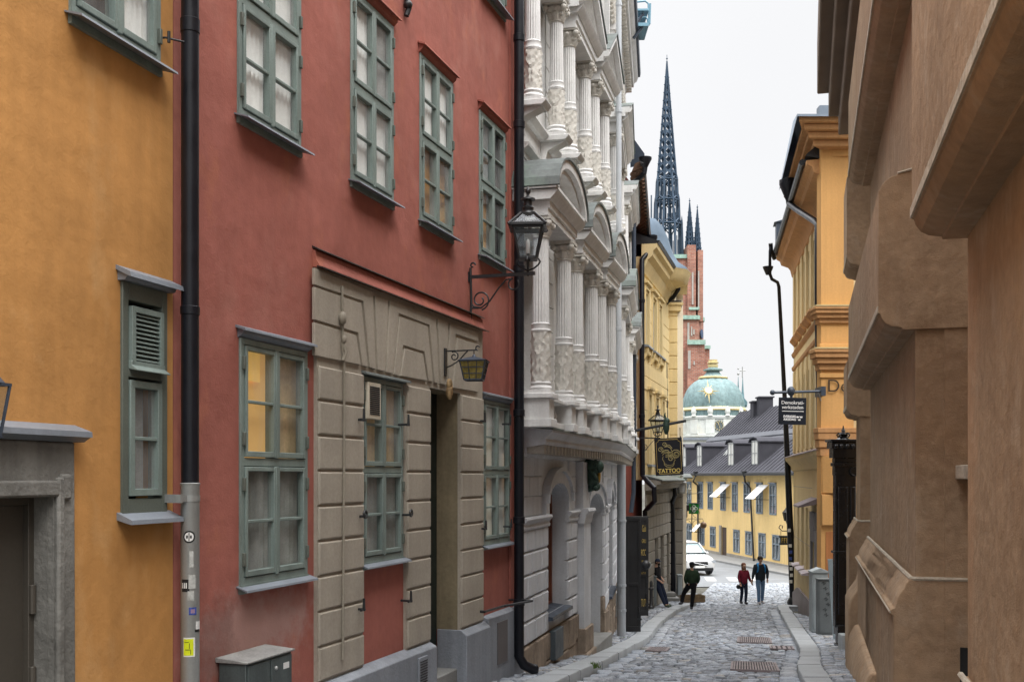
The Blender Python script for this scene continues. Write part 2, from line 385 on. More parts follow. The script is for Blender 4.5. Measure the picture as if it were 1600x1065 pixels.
def setts(name, xa, xb, Ya, Yb, row, wmin, wmax, lift=0.0, gap=.012, tones=((.20,.34)), sink=.05, seed=1, dome=.012):
    rnd = random.Random(seed); vs = []; fs = []; cols = []
    Y = Ya
    while Y < Yb:
        h = row*rnd.uniform(.82,1.2); 
        x = xa(Y+h/2)+rnd.uniform(-.02,.02); X1 = xb(Y+h/2)
        while x < X1-.04:
            wd = rnd.uniform(wmin,wmax); 
            if x+wd > X1-.05: wd = X1-x
            zc = lift+rnd.uniform(-.011,.011); tx = rnd.uniform(-.05,.05); ty = rnd.uniform(-.06,.06)
            j = lambda: rnd.uniform(-.008,.008)
            y0 = Y+gap/2; y1 = Y+h-gap/2; x0 = x+gap/2; x1 = x+wd-gap/2
            wob = .03*math.sin(x*1.7+Y*.6)
            q = [(x0+j(),y0+wob+j()),(x1+j(),y0+wob+j()),(x1+j(),y1+wob+j()),(x0+j(),y1+wob+j())]
            cx_, cy_ = (x0+x1)/2, (y0+y1)/2+wob; n = len(vs)
            gz = g(cy_)
            for (a,b) in q: vs.append((a,b,gz+zc-sink))
            for (a,b) in q: vs.append((cx_+(a-cx_)*.97, cy_+(b-cy_)*.94, g(b)+zc-.014+tx*(a-cx_)+ty*(b-cy_)))
            for (a,b) in q: vs.append((cx_+(a-cx_)*.74, cy_+(b-cy_)*.66, g(b)+zc+tx*(a-cx_)+ty*(b-cy_)+dome*rnd.uniform(.1,1)*.3))
            for k in range(4):
                k2 = (k+1)%4; fs.append((n+k,n+k2,n+4+k2,n+4+k)); fs.append((n+4+k,n+4+k2,n+8+k2,n+8+k))
            fs.append((n+8,n+9,n+10,n+11))
            v = rnd.uniform(*tones); u = rnd.random()
            c = (v*(.92+.05*(u-.5)), v*.99, v*(1.09+.08*(.5-u)), 1)
            if u > .96: c = (v*1.0, v*.96, v*.90, 1)
            cols += [c]*12
            x += wd
        Y += h
    me = bpy.data.meshes.new(name); me.from_pydata(vs, [], fs)
    ca = me.color_attributes.new('Col','FLOAT_COLOR','POINT')
    ca.data.foreach_set('color', [k for c in cols for k in c])
    me.materials.append(K['stoneC']); me.polygons.foreach_set('use_smooth', [True]*len(fs)); me.update()
    o = bpy.data.objects.new(name, me); COL.objects.link(o); setprops(o, kind='structure'); return o
GW = .28     # row of larger flags beside each kerb
setts('road', lambda Y: xl(Y)+GW if Y<YLE else wallX_left(Y)+1.0, lambda Y: xr(Y)-GW if Y<YRE else 13.5, 7.5, 52, .155, .13,.32, 0, .036, (.17,.42), seed=3)
setts('gutter_flags', lambda Y: xl(Y)+.01, lambda Y: xl(Y)+GW, 8, YLE, .62, .5,.6, -.004, .02, (.30,.38), seed=5, dome=.002)
setts('gutter_flags', lambda Y: xr(Y)-GW, lambda Y: xr(Y)-.01, 8, YRE, .55, .5,.6, -.004, .02, (.28,.37), seed=6, dome=.002)
setts('pavement', lambda Y: wallX_left(Y)-.1, lambda Y: xl(Y)-LW-.015, 7, YLE, .14, .12,.26, .12, .016, (.19,.40), seed=8)
setts('pavement', lambda Y: xr(Y)+RW+.015, lambda Y: min(wallX_right(Y)+.3,9.2), 9, YRE, .14, .12,.26, .12, .016, (.19,.40), seed=9)
setts('pavement', lambda Y: wallX_left(Y)-.1, lambda Y: wallX_left(Y)+.95, YLE, 45, .16, .14,.3, .1, .016, (.25,.40), seed=11)
kb = MB()
def kerb(K_, w_, seed):
    rnd = random.Random(seed); Y = 7.5; Ye = K_[-1][1]; f = lambda y: interp(K_, y)
    while Y < Ye:
        L = min(rnd.uniform(.85,1.35), Ye-Y); a, b = Y+.006, Y+L-.006
        z = .12+rnd.uniform(-.006,.006); dx = rnd.uniform(-.012,.012); s_ = 1 if w_>0 else -1
        P = []
        for y in (a,b):
            x0 = f(y)+dx; x1 = x0+w_; gz = g(y)
            P += [(x0,y,gz-.06),(x0,y,gz+z-.03),(x0+.012*s_,y,gz+z-.008),(x0+.035*s_,y,gz+z),(x1-.02*s_,y,gz+z),(x1,y,gz+z-.02),(x1,y,gz-.06)]
        fs = [tuple(range(7)), tuple(range(13,6,-1))]+[(i,i+1,8+i,7+i) for i in range(6)]
        kb.add(P, fs); Y += L
kerb(KL, -LW, 2); kerb(KR, RW, 4)
kx, ky = KR[-1]          # rounded kerb end on the right
setprops(mk(kb, 'kerb', K['kerb'], recalc=True), kind='structure')
kb2 = MB()
for i in range(7):
    a0 = R(180-i*26); a1 = R(180-(i+1)*26+1)
    P = []
    for a in (a0,a1):
        for r in (.42,.02):
            P.append((kx+.42+r*math.cos(a)*1.0, ky+.0+r*math.sin(a)*1.2, g(ky)+.12))
    kb2.add([P[0],P[1],P[3],P[2]]+[(p[0],p[1],p[2]-.2) for p in (P[0],P[1],P[3],P[2])], [(0,1,2,3),(0,4,5,1),(1,5,6,2),(2,6,7,3),(3,7,4,0)])
setprops(mk(kb2, 'kerb', K['kerb']), kind='structure')
# cross street and its far pavement
asph = mat('worn_asphalt', (.16,.17,.18), .6, 0, .4, .15, .8, .1, 30, .3, 40)
fx = lambda Y: 15.5-.154*(Y-62)      # line of the far facade
s = MB(); vs = []; fs = []
for Y in [50+i for i in range(0,41)]:
    for X in (-60, fx(Y)-1.9): vs.append((X, Y, g(Y)-.012))
for i in range(40): fs.append((2*i,2*i+1,2*i+3,2*i+2))
s.add(vs, fs); setprops(mk(s, 'cross_street', asph, recalc=False), kind='structure')
s = MB(); vs = []; fs = []
for Y in [50+i for i in range(0,41)]:
    for X,dz in ((fx(Y)-2.05,-.05),(fx(Y)-2.05,.1),(fx(Y)-1.75,.105),(fx(Y)+.5,.12)): vs.append((X, Y, g(Y)+dz))
for i in range(40):
    for k in range(3): fs.append((4*i+k,4*i+k+1,4*i+5+k,4*i+4+k))
s.add(vs, fs); setprops(mk(s, 'far_pavement', mat('pavement_flags', (.22,.22,.215), .8, vs=2), recalc=False), kind='structure')
s = MB()
for (x0,x1,y0,y1) in ((9.5,10.0,53,55.5),(10.6,11.1,53,55.5),(11.7,12.2,53.2,55.7)):
    s.add([(x0,y0,g(y0)-.004),(x1,y0,g(y0)-.004),(x1+.3,y1,g(y1)-.004),(x0+.3,y1,g(y1)-.004)], [(0,1,2,3)])
setprops(mk(s, 'road_marking', mat('worn_road_paint', (.36,.36,.36), .8, var=.3, vs=5), recalc=False), kind='structure')
# iron grates in the street
def grate(px0, px1, py0, py1, label, cat='drain', rows=16, nm='drain_grate'):
    a = gy(px0,py1); b = gy(px1,py1); c = gy(px0,py0); Yn, Yf = a[1], c[1]
    M = locM((a[0]+b[0])/2+.1, (Yn+Yf)/2, g((Yn+Yf)/2)+.016, R(-12)); th = thing(nm, label, cat, M)
    w_, h_ = (b[0]-a[0])/2, (Yf-Yn)/2; sl = -math.atan2(g(Yn)-g(Yf), Yf-Yn)
    T = Matrix.Rotation(sl,4,'X'); m = MB(M@T)
    m.box(-w_,w_,-h_,-h_+.04,-.02,.015); m.box(-w_,w_,h_-.04,h_,-.02,.015); m.box(-w_,-w_+.04,-h_,h_,-.02,.015); m.box(w_-.04,w_,-h_,h_,-.02,.015)
    mk(m, 'frame', K['rust'], th)
    m = MB(M@T)
    for i in range(rows):
        x = -w_+.04+(i+.5)*(2*w_-.08)/rows; m.box(x-.3*(2*w_-.08)/rows,x+.3*(2*w_-.08)/rows,-h_+.04,h_-.04,-.02,.012)
    m.box(-w_+.04,w_-.04,-.012,.012,-.02,.01)
    mk(m, 'grating_bars', K['rust'], th)
    m = MB(M@T); m.box(-w_+.02,w_-.02,-h_+.02,h_-.02,-.03,.001); mk(m, 'pit_shade', K['dark'], th)  # flat dark plate standing in for the shade between the bars
K['rust'] = mat('worn_cast_iron', (.24,.20,.20), .55, .3, .5, .3, 6, .2, 60, .3, 60)
grate(1160,1214,996,1005,'upper barred drain grate in the cobbles, farther of the two big ones')
grate(1154,1230,1035,1049,'lower barred drain grate in the cobbles, nearest and widest one')
grate(1009,1042,1012,1018,'small dark inspection cover in the cobbles beside the left kerb','cover',10,'inspection_cover')
grate(1204,1241,1010,1015,'small steel plate in the cobbles just below the upper drain grate','cover',4,'inspection_cover')
# ================================================================== windows
def curt(m, x0,x1,z0,z1,y, amp=.012, k=9):
    n = 14; vs = []
    for i in range(n+1):
        x = x0+(x1-x0)*i/n; yy = y+amp*math.sin(i*k*.37)
        vs += [(x,yy,z0),(x,yy,z1)]
    m.add(vs, [(2*i,2*i+2,2*i+3,2*i+1) for i in range(n)])
def window(F, root, x0,x1,z0,z1, backs, fm='frame', mid=.5, header=.12, sill=.10, y=0.0, glass='glass', hdr_mat='zinc', ledge='zinc', cols=2, simple=False, muntin=True, curtain_y=.055):
    """casement window: cols x 2 sashes, each of two panes; backs = one entry per sash, rows from the top"""
    M = F.M; zm = z0+(z1-z0)*mid
    f = MB(M); a = .05
    f.box(x0,x0+a,y-.02,y+.12,z0,z1); f.box(x1-a,x1,y-.02,y+.12,z0,z1); f.box(x0+a,x1-a,y-.02,y+.12,z1-a,z1); f.box(x0+a,x1-a,y-.018,y+.12,z0,z0+a*1.2)
    f.box(x0+a,x1-a,y-.016,y+.12,zm-.035,zm+.035)
    wc = (x1-x0-2*a)/cols
    for c in range(1,cols): f.box(x0+a+c*wc-.022,x0+a+c*wc+.022,y-.035,y+.1,z0+a,zm-.035); f.box(x0+a+c*wc-.022,x0+a+c*wc+.022,y-.035,y+.1,zm+.035,z1-a)
    w = mk(f, 'window', K[fm], root, bevel=0 if simple else .005)
    s = MB(M); gl = MB(M); h = MB(M)
    groups = {}
    k = 0; hg = []
    for (r0,r1) in ((zm+.035,z1-a),(z0+a*1.2,zm-.035)):
        for c in range(cols):
            a0 = x0+a+c*wc+.012; a1 = x0+a+(c+1)*wc-.012; b0 = r0+.006; b1 = r1-.006; q = .036
            s.box(a0,a0+q,y-.03,y+.03,b0,b1); s.box(a1-q,a1,y-.03,y+.03,b0,b1); s.box(a0+q,a1-q,y-.03,y+.03,b1-q,b1); s.box(a0+q,a1-q,y-.03,y+.03,b0,b0+q*1.3)
            if muntin: mz = (b0+b1)/2; s.box(a0+q,a1-q,y-.022,y+.02,mz-.013,mz+.013)
            gl.add([(a0+q-.004,y+.004,b0+q),(a1-q+.004,y+.004,b0+q),(a1-q+.004,y+.004,b1-q),(a0+q-.004,y+.004,b1-q)],[(0,1,2,3)])
            if not simple:
                hx = x0+a*.6 if c == 0 else x1-a*.6
                for hz in (b0+.16*(b1-b0), b0+.84*(b1-b0)): hg.append((hx,hz))
            bk = backs[k%len(backs)]; k += 1
            mb = groups.setdefault(bk, MB(M))
            if bk in ('curtain','curtg'): curt(mb,a0-.02,a1+.02,b0-.03,b1+.03,y+curtain_y)
            else: mb.box(a0-.03,a1+.03,y+curtain_y+.02,y+curtain_y+.03,b0-.05,b1+.05)
    mk(s, 'sash', K[fm], w, bevel=0 if simple else .005)
    h0 = None
    for (hx,hz) in hg:
        if h0 is None:
            hb = MB(M); hb.box(hx-.014,hx+.014,y-.045,y-.018,hz-.055,hz+.055); h0 = mk(hb, 'hinge', K['framedk'], w, bevel=.004); hr_ = (hx,hz)
        else:
            d_ = WM[w.name].inverted().to_3x3() @ M.to_3x3() @ Vector((hx-hr_[0],0,hz-hr_[1])); dup_part(h0, w, Matrix.Translation(d_))
    for b_,mb in groups.items(): mk(mb, {'curtain':'curtain','curtg':'net_curtain','wood':'wood_panel','tan':'blind'}.get(b_,'room_back'), K[b_], w, recalc=False)
    mk(gl, 'glass', K[glass], w, recalc=False)
    if header:
        q = MB(M); q.prism([(.0,z1+header+.02),(-.09,z1+header-.01),(-.095,z1+header-.03),(-.085,z1+header-.03),(.0,z1+header+.0)], x0-.05,x1+.05,'x')
        q.prism([(.0,z1+header),(-.06,z1+header-.02),(-.05,z1+header*.4),(.0,z1)], x0-.02,x1+.02,'x'); mk(q, 'hood', K[hdr_mat], w)
    if sill:
        q = MB(M); q.prism([(.05,z0+.015),(-sill,z0-.035),(-sill-.005,z0-.052),(-sill+.006,z0-.048),(-.0,z0-.01)], x0-.04,x1+.04,'x')
        mk(q, 'sill', K[ledge], w)
        q = MB(M); q.box(x0-.005,x1+.005,y-.028,y+.05,z0-.07,z0+.005) ; mk(q, 'sill_board', K[fm], w)
    return w
def pipe(name, label, M, pts, r, matl, collars=(), group=None, brackets=(), cat='drainpipe', cr=1.18):
    th = thing(name, label, cat, M @ Matrix.Translation(pts[-1]), group)
    m = MB(M); m.tube(pts, r, 16); mk(m, 'pipe', matl, th)
    for (x,y,z) in collars:
        m = MB(M); m.lathe([(r*1.02,z-.05),(r*cr,z-.045),(r*cr,z+.045),(r*1.02,z+.05)], x, y, 18); mk(m, 'collar', matl, th)
    for (x,y,z,d) in brackets:
        m = MB(M); m.lathe([(r*1.01,z-.02),(r*1.14,z-.018),(r*1.14,z+.018),(r*1.01,z+.02)], x, y, 18); m.box(x-d if d>0 else x, x if d>0 else x-d, y-.012,y+.012,z-.012,z+.012)
        m.box(x-d-.02,x-d+.02,y-.03,y+.03,z-.03,z+.03)
        mk(m, 'bracket', matl, th)
    return th
# ================================================================== ochre house (left edge)
xA = F0.x(-260); xE = 0.0
zb0 = g(7)-.6
ochre = thing('ochre_house', 'rough ochre plastered house at the left edge with a slim louvred window', 'house', F0.M @ Matrix.Translation((xA,0,g(5))))
lx0,lx1 = F0.x(188), F0.x(258); lz0,lz1 = -.25, 1.33
ux0,ux1 = F0.x(107), F0.x(248); uz0 = 2.93
dx0,dx1 = F0.x(-190), F0.x(75); dz1 = -.12
m = MB(F0.M); m.sheet(xA-6,xE,zb0,9.5,[(lx0,lx1,lz0,lz1,.12),(ux0,ux1,uz0,uz0+1.95,.1),(dx0,dx1,zb0,dz1,.35)]); m.shell(xA-6,xE,zb0,9.5)
mk(m, 'wall', K['ochre'], ochre)
sx1 = F0.x(107)
m = MB(F0.M); zt = .22
m.prism([(dx1,zb0),(sx1+.02,zb0),(sx1,zt),(dx0-.3,zt),(dx0-.3,zb0),(dx0,zb0),(dx0,dz1),(dx1,dz1)], -.05, .12); m.box(dx1-.0,dx1+.06,-.08,-.04,zb0,dz1+.12); m.box(dx0,dx1+.06,-.078,-.038,dz1+.0,dz1+.10)
m.box(dx1+.03,dx1+.13,-.075,-.045,dz1-.02,dz1+.14)
mk(m, 'door_surround', mat('mottled_grey_stone', (.19,.185,.17), .9, 0, .2, .2, 1.5, .1, 15, .35, 30, .5, 5, .2), ochre, bevel=.015)
m = MB(F0.M); m.prism([(0,.33),(-.13,.285),(-.135,.25),(-.12,.25),(-.07,.22),(0,.22)], dx0-.4, sx1+.06, 'x'); mk(m, 'door_canopy', K['zinc'], ochre)
m = MB(F0.M); m.box(dx0,dx1-.05,.14,.2,zb0,dz1-.05); m.box(dx1-.05,dx1,.1,.2,zb0,dz1); m.box(dx0,dx1-.05,.1,.2,dz1-.05,dz1)
for z_ in (-1.25,-.75): m.tube([(dx1-.03,.09,z_-.09),(dx1-.03,.09,z_+.09)], .022, 10)
m.box(dx1-.09,dx1-.03,.08,.1,-1.9,-1.55)
door = mk(m, 'door', K['steel'], ochre, bevel=.004)
m = MB(F0.M); m.box(dx1-.004,dx1,.0,.34,zb0,dz1); m.box(dx0,dx1-.004,.0,.34,dz1-.004,dz1); mk(m, 'door_reveal', bpy.data.materials['mottled_grey_stone'], ochre)
# louvred slim window
m = MB(F0.M); a = .065; zl = F0.z(200,575)
m.box(lx0,lx0+a,-.02,.1,lz0,lz1); m.box(lx1-a,lx1,-.02,.1,lz0,lz1); m.box(lx0+a,lx1-a,-.02,.1,lz1-.12,lz1); m.box(lx0+a,lx1-a,-.018,.1,lz0,lz0+.10); m.box(lx0+a,lx1-a,-.02,.1,zl-.06,zl)
lw = mk(m, 'window', K['framedk'], ochre, bevel=.005)
m = MB(F0.M); b0,b1 = zl+.02, lz1-.16
m.box(lx0+a+.01,lx0+a+.05,-.045,.02,b0,b1); m.box(lx1-a-.05,lx1-a-.01,-.045,.02,b0,b1); m.box(lx0+a+.05,lx1-a-.05,-.045,.02,b1-.04,b1); m.prism([(-.045,b0),(-.09,b0-.03),(-.09,b0-.04),(.0,b0-.02),(.02,b0+.03),(-.045,b0+.03)], lx0+a,lx1-a,'x')
mk(m, 'louvre_frame', K['frame'], lw, bevel=.003)
m = MB(F0.M)
n = 11
for i in range(n):
    z_ = b0+.05+(b1-b0-.1)*i/(n-1); m.prism([(-.035,z_-.012),(-.035,z_-.004),(.03,z_+.035),(.03,z_+.027)], lx0+a+.05,lx1-a-.05,'x')
mk(m, 'louvre_slats', K['frame'], lw)
m = MB(F0.M); m.box(lx0+a,lx1-a,.07,.09,b0-.05,b1+.05); m.box(lx0+a,lx1-a,.2,.22,lz0,zl); mk(m, 'room_back', K['dark'], lw)
m = MB(F0.M); c0,c1 = lz0+.12, zl-.08; q=.05
m.box(lx0+a+.01,lx0+a+.01+q,-.03,.03,c0,c1); m.box(lx1-a-.01-q,lx1-a-.01,-.03,.03,c0,c1); m.box(lx0+a+q,lx1-a-q,-.03,.03,c1-q,c1); m.box(lx0+a+q,lx1-a-q,-.03,.03,c0,c0+q); m.box(lx0+a+q,lx1-a-q,-.022,.02,(c0+c1)/2-.013,(c0+c1)/2+.013)
mk(m, 'sash', K['frame'], lw, bevel=.004)
m = MB(F0.M); curt(m, lx0+a+.25,lx1-a-.03,c0,c1,.12); mk(m, 'net_curtain', K['curtg'], lw, recalc=False)
m = MB(F0.M); m.add([(lx0+a+q,.004,c0+q),(lx1-a-q,.004,c0+q),(lx1-a-q,.004,c1-q),(lx0+a+q,.004,c1-q)],[(0,1,2,3)]); mk(m, 'glass', K['glass'], lw, recalc=False)
m = MB(F0.M); m.prism([(0,lz1+.10),(-.11,lz1+.05),(-.12,lz1+.015),(-.10,lz1+.02),(0,lz1+.07)], lx0-.05,lx1+.06,'x'); m.prism([(0,lz1+.1),(-.09,lz1+.045),(-.06,lz1),(0,lz1)], lx0-.03,lx1+.03,'x'); mk(m, 'hood', K['zinc'], lw)
m = MB(F0.M); m.prism([(.02,lz0+.02),(-.12,lz0-.04),(-.125,lz0-.07),(-.11,lz0-.07),(0,lz0-.04)], lx0-.04,lx1+.05,'x'); mk(m, 'sill', K['zinc'], lw)
window(F0, ochre, ux0,ux1,uz0,uz0+1.95,['curtg','curtain','dark','curtain'], sill=.13)
# ================================================================== red house
X0,X1 = F1.x(271), F1.x(809)
zb1 = -4.0
add_stain(K['red'], (F1.x(400)-X0, 0, F1.z(400,985)-g(9)), (1.0,1,.40), (.42,.31,.28), .55, 4); add_stain(K['red'], (F1.x(335)-X0,0,F1.z(335,1010)-g(9)), (.35,1,.45), (.14,.07,.06), .5, 5)
red = thing('red_house', 'brick red plastered house with grey green windows and a grey stone portal', 'house', F1.M @ Matrix.Translation((X0,0,g(9))))
wins = []
for (a,b,zz0,zz1,bk,kw) in (
  (370,468,2.93,4.83,['curtain'],dict(sill=.13)),
  (547,613,2.93,4.83,['curtain','curtg','curtain','curtain'],dict(sill=.13,header=.10,hdr_mat='red')),
  (655,706,2.93,4.83,['curtain','curtain','wood','wood'],dict(sill=.13,header=.10,hdr_mat='red')),
  (748,788,2.93,4.83,['curtg','dark','wood','dark'],dict(sill=.13,header=.10,hdr_mat='red')),
  (748,788,6.47,8.3,['curtain','dark','curtain','dark'],dict(sill=.13,header=.10,hdr_mat='red')),
  (373,478,-.88,1.13,['lit','tan','curtg','curtg'],dict(glass='glassd',header=.08)),
  (563,628,-.87,1.02,['tan','tan','curtg','curtg'],dict(glass='glassd',header=.04,hdr_mat='copper')),
  (753,795,-.90,1.03,['curtain','curtain','curtain','curtain'],dict(glass='glassd',header=.09))):
    wins.append((F1.x(a),F1.x(b),zz0,zz1,bk,kw))
D0,D1 = F1.x(667), F1.x(715); DZ = 1.04
holes = [(a+.01,b-.01,c+.01,d-.01,.16) for a,b,c,d,_,_ in wins]+[(D0,D1,zb1,DZ,.28)]
m = MB(F1.M); m.sheet(X0,X1,zb1,10.5,holes); m.shell(X0,X1,zb1,10.5,7)
m.box(X1-.42,X1-.0,-.035,.0,zb1+1.0,10.4)         # corner strip
mk(m, 'wall', K['red'], red)
for a,b,c,d,bk,kw in wins: window(F1, red, a,b,c,d,bk,**kw)
_w = wins[5]; m = MB(F1.M); m.box(_w[0]+.1,_w[0]+.40,.045,.052,_w[3]-.33,_w[3]-.08); mk(m, 'lamp_glow', K['lit2'], red)
# ventilator in a pane of the portal window
g2 = F1.x(570,.03), F1.x(590,.03)
m = MB(F1.M); va,vb = g2; vz0,vz1 = F1.z(580,655,.03), F1.z(580,598,.03)
m.box(va,vb,-.07,-.03,vz0,vz1); q = mk(m, 'ventilator', mat('cream_plastic', (.55,.50,.40), .5), red, bevel=.008)
m = MB(F1.M)
for i in range(15):
    z_ = vz0+.05+(vz1-vz0-.1)*i/14; m.prism([(-.075,z_-.004),(-.075,z_+.002),(-.069,z_+.012),(-.069,z_-.004)], va+.035,vb-.035,'x')
mk(m, 'grille', K['dark'], q)
# portal
Pa,Pb = F1.x(490), F1.x(750); W0,W1 = F1.x(562), F1.x(630); zt = 1.93; PT = -.06
zp = -1.9
m = MB(F1.M)
m.prism([(Pa,zp),(W0,zp),(W0,1.06),(W1,1.06),(W1,zp),(D0,zp),(D0,DZ),(D1,DZ),(D1,zp),(Pb,zp),(Pb,zt),(Pa,zt)], -.035, 0)
portal = mk(m, 'portal_surround', K['stone'], red)
blk = MB(F1.M)
def course(xa,xb,za,zb,gp=.011,front=PT): blk.cham(xa+gp,xb-gp,za+gp,zb-gp,front,-.03,.012)
zc = 1.45
H = .325
zz = zp
tops = [1.03-i*H for i in range(0,10)]
def Z4(p): return F1.hit(460+p[0]/3.043, 380+p[1]/3.043, .05)
polys = [[(92,118),(370,232),(384,600),(355,588),(325,275),(92,196)],
 [(92,208),(315,285),(346,588),(320,580),(300,425),(92,362)],
 [(92,376),(290,437),(312,578),(92,532)],
 [(381,250),(442,270),(428,610),(394,600)],
 [(452,272),(670,352),(684,666),(664,660),(640,388),(492,332),(464,620),(436,612)],
 [(498,348),(630,395),(656,656),(636,654),(616,515),(514,484),(496,630),(474,623)],
 [(522,500),(608,525),(628,653),(504,630)],
 [(680,358),(728,376),(720,675),(694,668)],
 [(738,380),(870,422),(870,466),(764,430),(746,684),(726,676)],
 [(774,450),(870,480),(872,706),(754,686)]]
for P_ in polys:
    q = [Z4(p) for p in P_]
    blk.prism(q, PT, -.03)
for i in range(0,9):
    a, b = 1.035-i*H, 1.035-(i+1)*H
    b2 = max(b, zp)
    if b2 >= a: break
    course(Pa, W0, b2, a)
    if i > 0 or True: course(W1, D0, b2, a if i else 1.02)
    course(D1, Pb, b2, a)
mk(blk, 'rusticated_blocks', K['stone'], portal, bevel=.004)
m = MB(F1.M)
m.prism([(0,zt+.16),(-.028,zt+.15),(-.035,zt+.07),(-.07,zt+.015),(-.07,zt),(0,zt)], Pa-.02, Pb+.02, 'x'); mk(m, 'drip_moulding', K['red'], portal)
m = MB(F1.M); m.prism([(0,zt+.195),(-.06,zt+.165),(-.06,zt+.155),(0,zt+.178)], Pa-.03, Pb+.03, 'x'); m.prism([(-.05,zt+.01),(-.11,zt-.005),(-.11,zt-.018),(-.05,zt-.002)], Pa-.03, Pb+.06, 'x'); mk(m, 'flashing', K['iron'], portal)
# door and steps
m = MB(F1.M); m.box(D0-.02,D1,.28,.34,zb1,DZ+.02); mk(m, 'door', K['doordk'], red)
m = MB(F1.M); m.box(D0-.3,D1,.0,.275,-2.6,-2.38); m.box(D0-.3,D1,-.1,.30,-2.9,-2.6); mk(m, 'doorstep', K['granite'], red, bevel=.015)
m = MB(F1.M); m.box(D1-.006,D1+.0,.0,.278,-1.9,DZ); m.box(D0,D1-.006,.0,.278,DZ-.006,DZ+.0); mk(m, 'door_reveal', mat('stained_jamb_stone', (.23,.19,.12), .85, 0, .25, .2, 1.2, .1, 20, .2, 40, streak=.2), red)
# plinth
m = MB(F1.M); PL = -.13; Xp = F1.x(497,.13)
m.prism([(PL,zb1),(PL,-1.95),(-.02,-1.89),(0,-1.89),(0,zb1)], Xp, D0, 'x')
m.prism([(PL,zb1),(PL,-1.97),(-.05,-1.90),(.27,-1.90),(.27,zb1)], D1-.02, Pb+.06, 'x')
m.prism([(PL+.03,zb1),(PL+.03,-1.88),(0,-1.84),(0,zb1)], Pb+.06, X1-.02, 'x')
mk(m, 'plinth', K['plinth'], red, bevel=.01)
m = MB(F1.M); ga,gb = F1.x(654,.14), F1.x(668,.14); m.box(ga,gb,-.15,-.12,-2.7,-2.0)
q = mk(m, 'cellar_vent', K['plinth'], red, bevel=.004)
m = MB(F1.M)
for i in range(22): m.box(ga+.03,gb-.03,-.156,-.15,-2.66+i*.029,-2.652+i*.029)
mk(m, 'grille', K['dark'], q)
m = MB(F1.M); ga,gb = F1.x(778,.11), F1.x(793,.11)
m.box(ga,gb,-.112,-.09,F1.z(785,1035,.11),F1.z(785,970,.11)); mk(m, 'cellar_vent', mat('vent_mesh', (.13,.12,.12), .8), red)
# shutter hooks
for (px,py,k) in ((563,652,1),(633,660,1),(565,803,0),(637,801,0),(563,948,1),(637,935,1),(753,655,1),(793,660,1),(755,823,1),(795,820,1)):
    x,z = F1.hit(px,py,.08); m = MB(F1.M)
    m.tube([(x,.0,z-.02),(x,-.12,z-.02)], .013, 8)
    if k: m.tube([(x,-.12,z-.035),(x,-.12,z+.09)], [.016,.012], 8); m.tube([(x-.05,-.11,z-.025),(x+.04,-.11,z-.025)], .013, 8)
    else: m.tube([(x+.035*math.cos(j*.7),-.12,z-.0+.035*math.sin(j*.7)) for j in range(10)], .012, 8)
    mk(m, 'shutter_hook', K['iron'], red)
# conduit on the portal
m = MB(F1.M); cxs = [(534,447),(534,480),(535,500),(534,540),(537,560),(537,700),(536,860),(535,1030)]
m.tube([(lambda h:(h[0],-.075,h[1]))(F1.hit(a,b,.07)) for a,b in cxs], .013, 8)
x,z = F1.hit(534,497,.08); m.ball((x,-.09,z), .05, 10, 8, (1,.7,1.3)); x,z = F1.hit(536,530,.08); m.ball((x,-.09,z), .03, 10, 8, (1,.8,1.4)); x,z = F1.hit(536,550,.08); m.tube([(x,-.08,z-.08),(x+.02,-.1,z),(x,-.08,z+.08)], .02, 8)
mk(m, 'conduit', mat('painted_conduit', (.28,.25,.2), .7), red)
# iron anchor near the top of the wall
x,z = F1.hit(635,8,.03); m = MB(F1.M); m.tube([(x,-.03,z-.12),(x+.02,-.05,z-.03),(x-.02,-.04,z+.05),(x+.02,-.03,z+.15)], [.03,.035,.03,.02], 8); m.ball((x,-.05,z), .05, 10, 8); mk(m, 'wall_anchor', K['iron'], red)
# bar rail at the corner
hr = thing('bar_rail', 'thin black bar rail bolted over the grey plinth beside the black drainpipe', 'rail', F1.M @ Matrix.Translation((F1.x(760),0,-1.83)))
m = MB(F1.M)
pA = F1.hit(757,955,.12); pB = F1.hit(800,946,.12); pC = F1.hit(832,938,.5)
m.tube([(pA[0],0,pA[1]),(pA[0],-.12,pA[1]),(pB[0]-.5,-.16,pA[1]+.0),(pC[0],-.5,pC[1]),(pC[0],-.42,pC[1]+.0)], .017, 8); mk(m, 'bar', K['iron'], hr)
m = MB(F1.M); pD = F1.hit(800,942,.05); m.tube([(pD[0],0,pD[1]+.05),(pD[0],-.36,pD[1]+.05)], .014, 8); mk(m, 'stay', K['iron'], hr)
# ------------------------------------------------ drainpipes on the red house
p1x = F1.x(297,.14); ps = F1.z(297,755,.14)
pipe('drainpipe','tall black drainpipe running down into a stickered grey steel sleeve','', []) if False else None
dp = thing('drainpipe','thick black drainpipe between ochre and red houses, ending in a stickered grey sleeve','drainpipe', F1.M @ Matrix.Translation((p1x,-.14,g(8))))
m = MB(F1.M); m.tube([(p1x,-.14,ps-.1),(p1x,-.14,10)], .0635, 28, cap=False); mk(m, 'pipe', K['pipe'], dp)
for py,hh in ((42,.05),(486,.03)):
    z_ = F1.z(297,py,.14); m = MB(F1.M); m.lathe([(.064,z_-hh),(.069,z_-hh+.005),(.070,z_+hh),(.064,z_+hh+.005)], p1x,-.14, 28); mk(m, 'collar', K['pipe'], dp)
m = MB(F1.M); m.lathe([(.067,g(8)-.4),(.067,ps-.02),(.0725,ps),(.064,ps+.006)], p1x,-.14, 32); slv = mk(m, 'sleeve', K['galv'], dp)
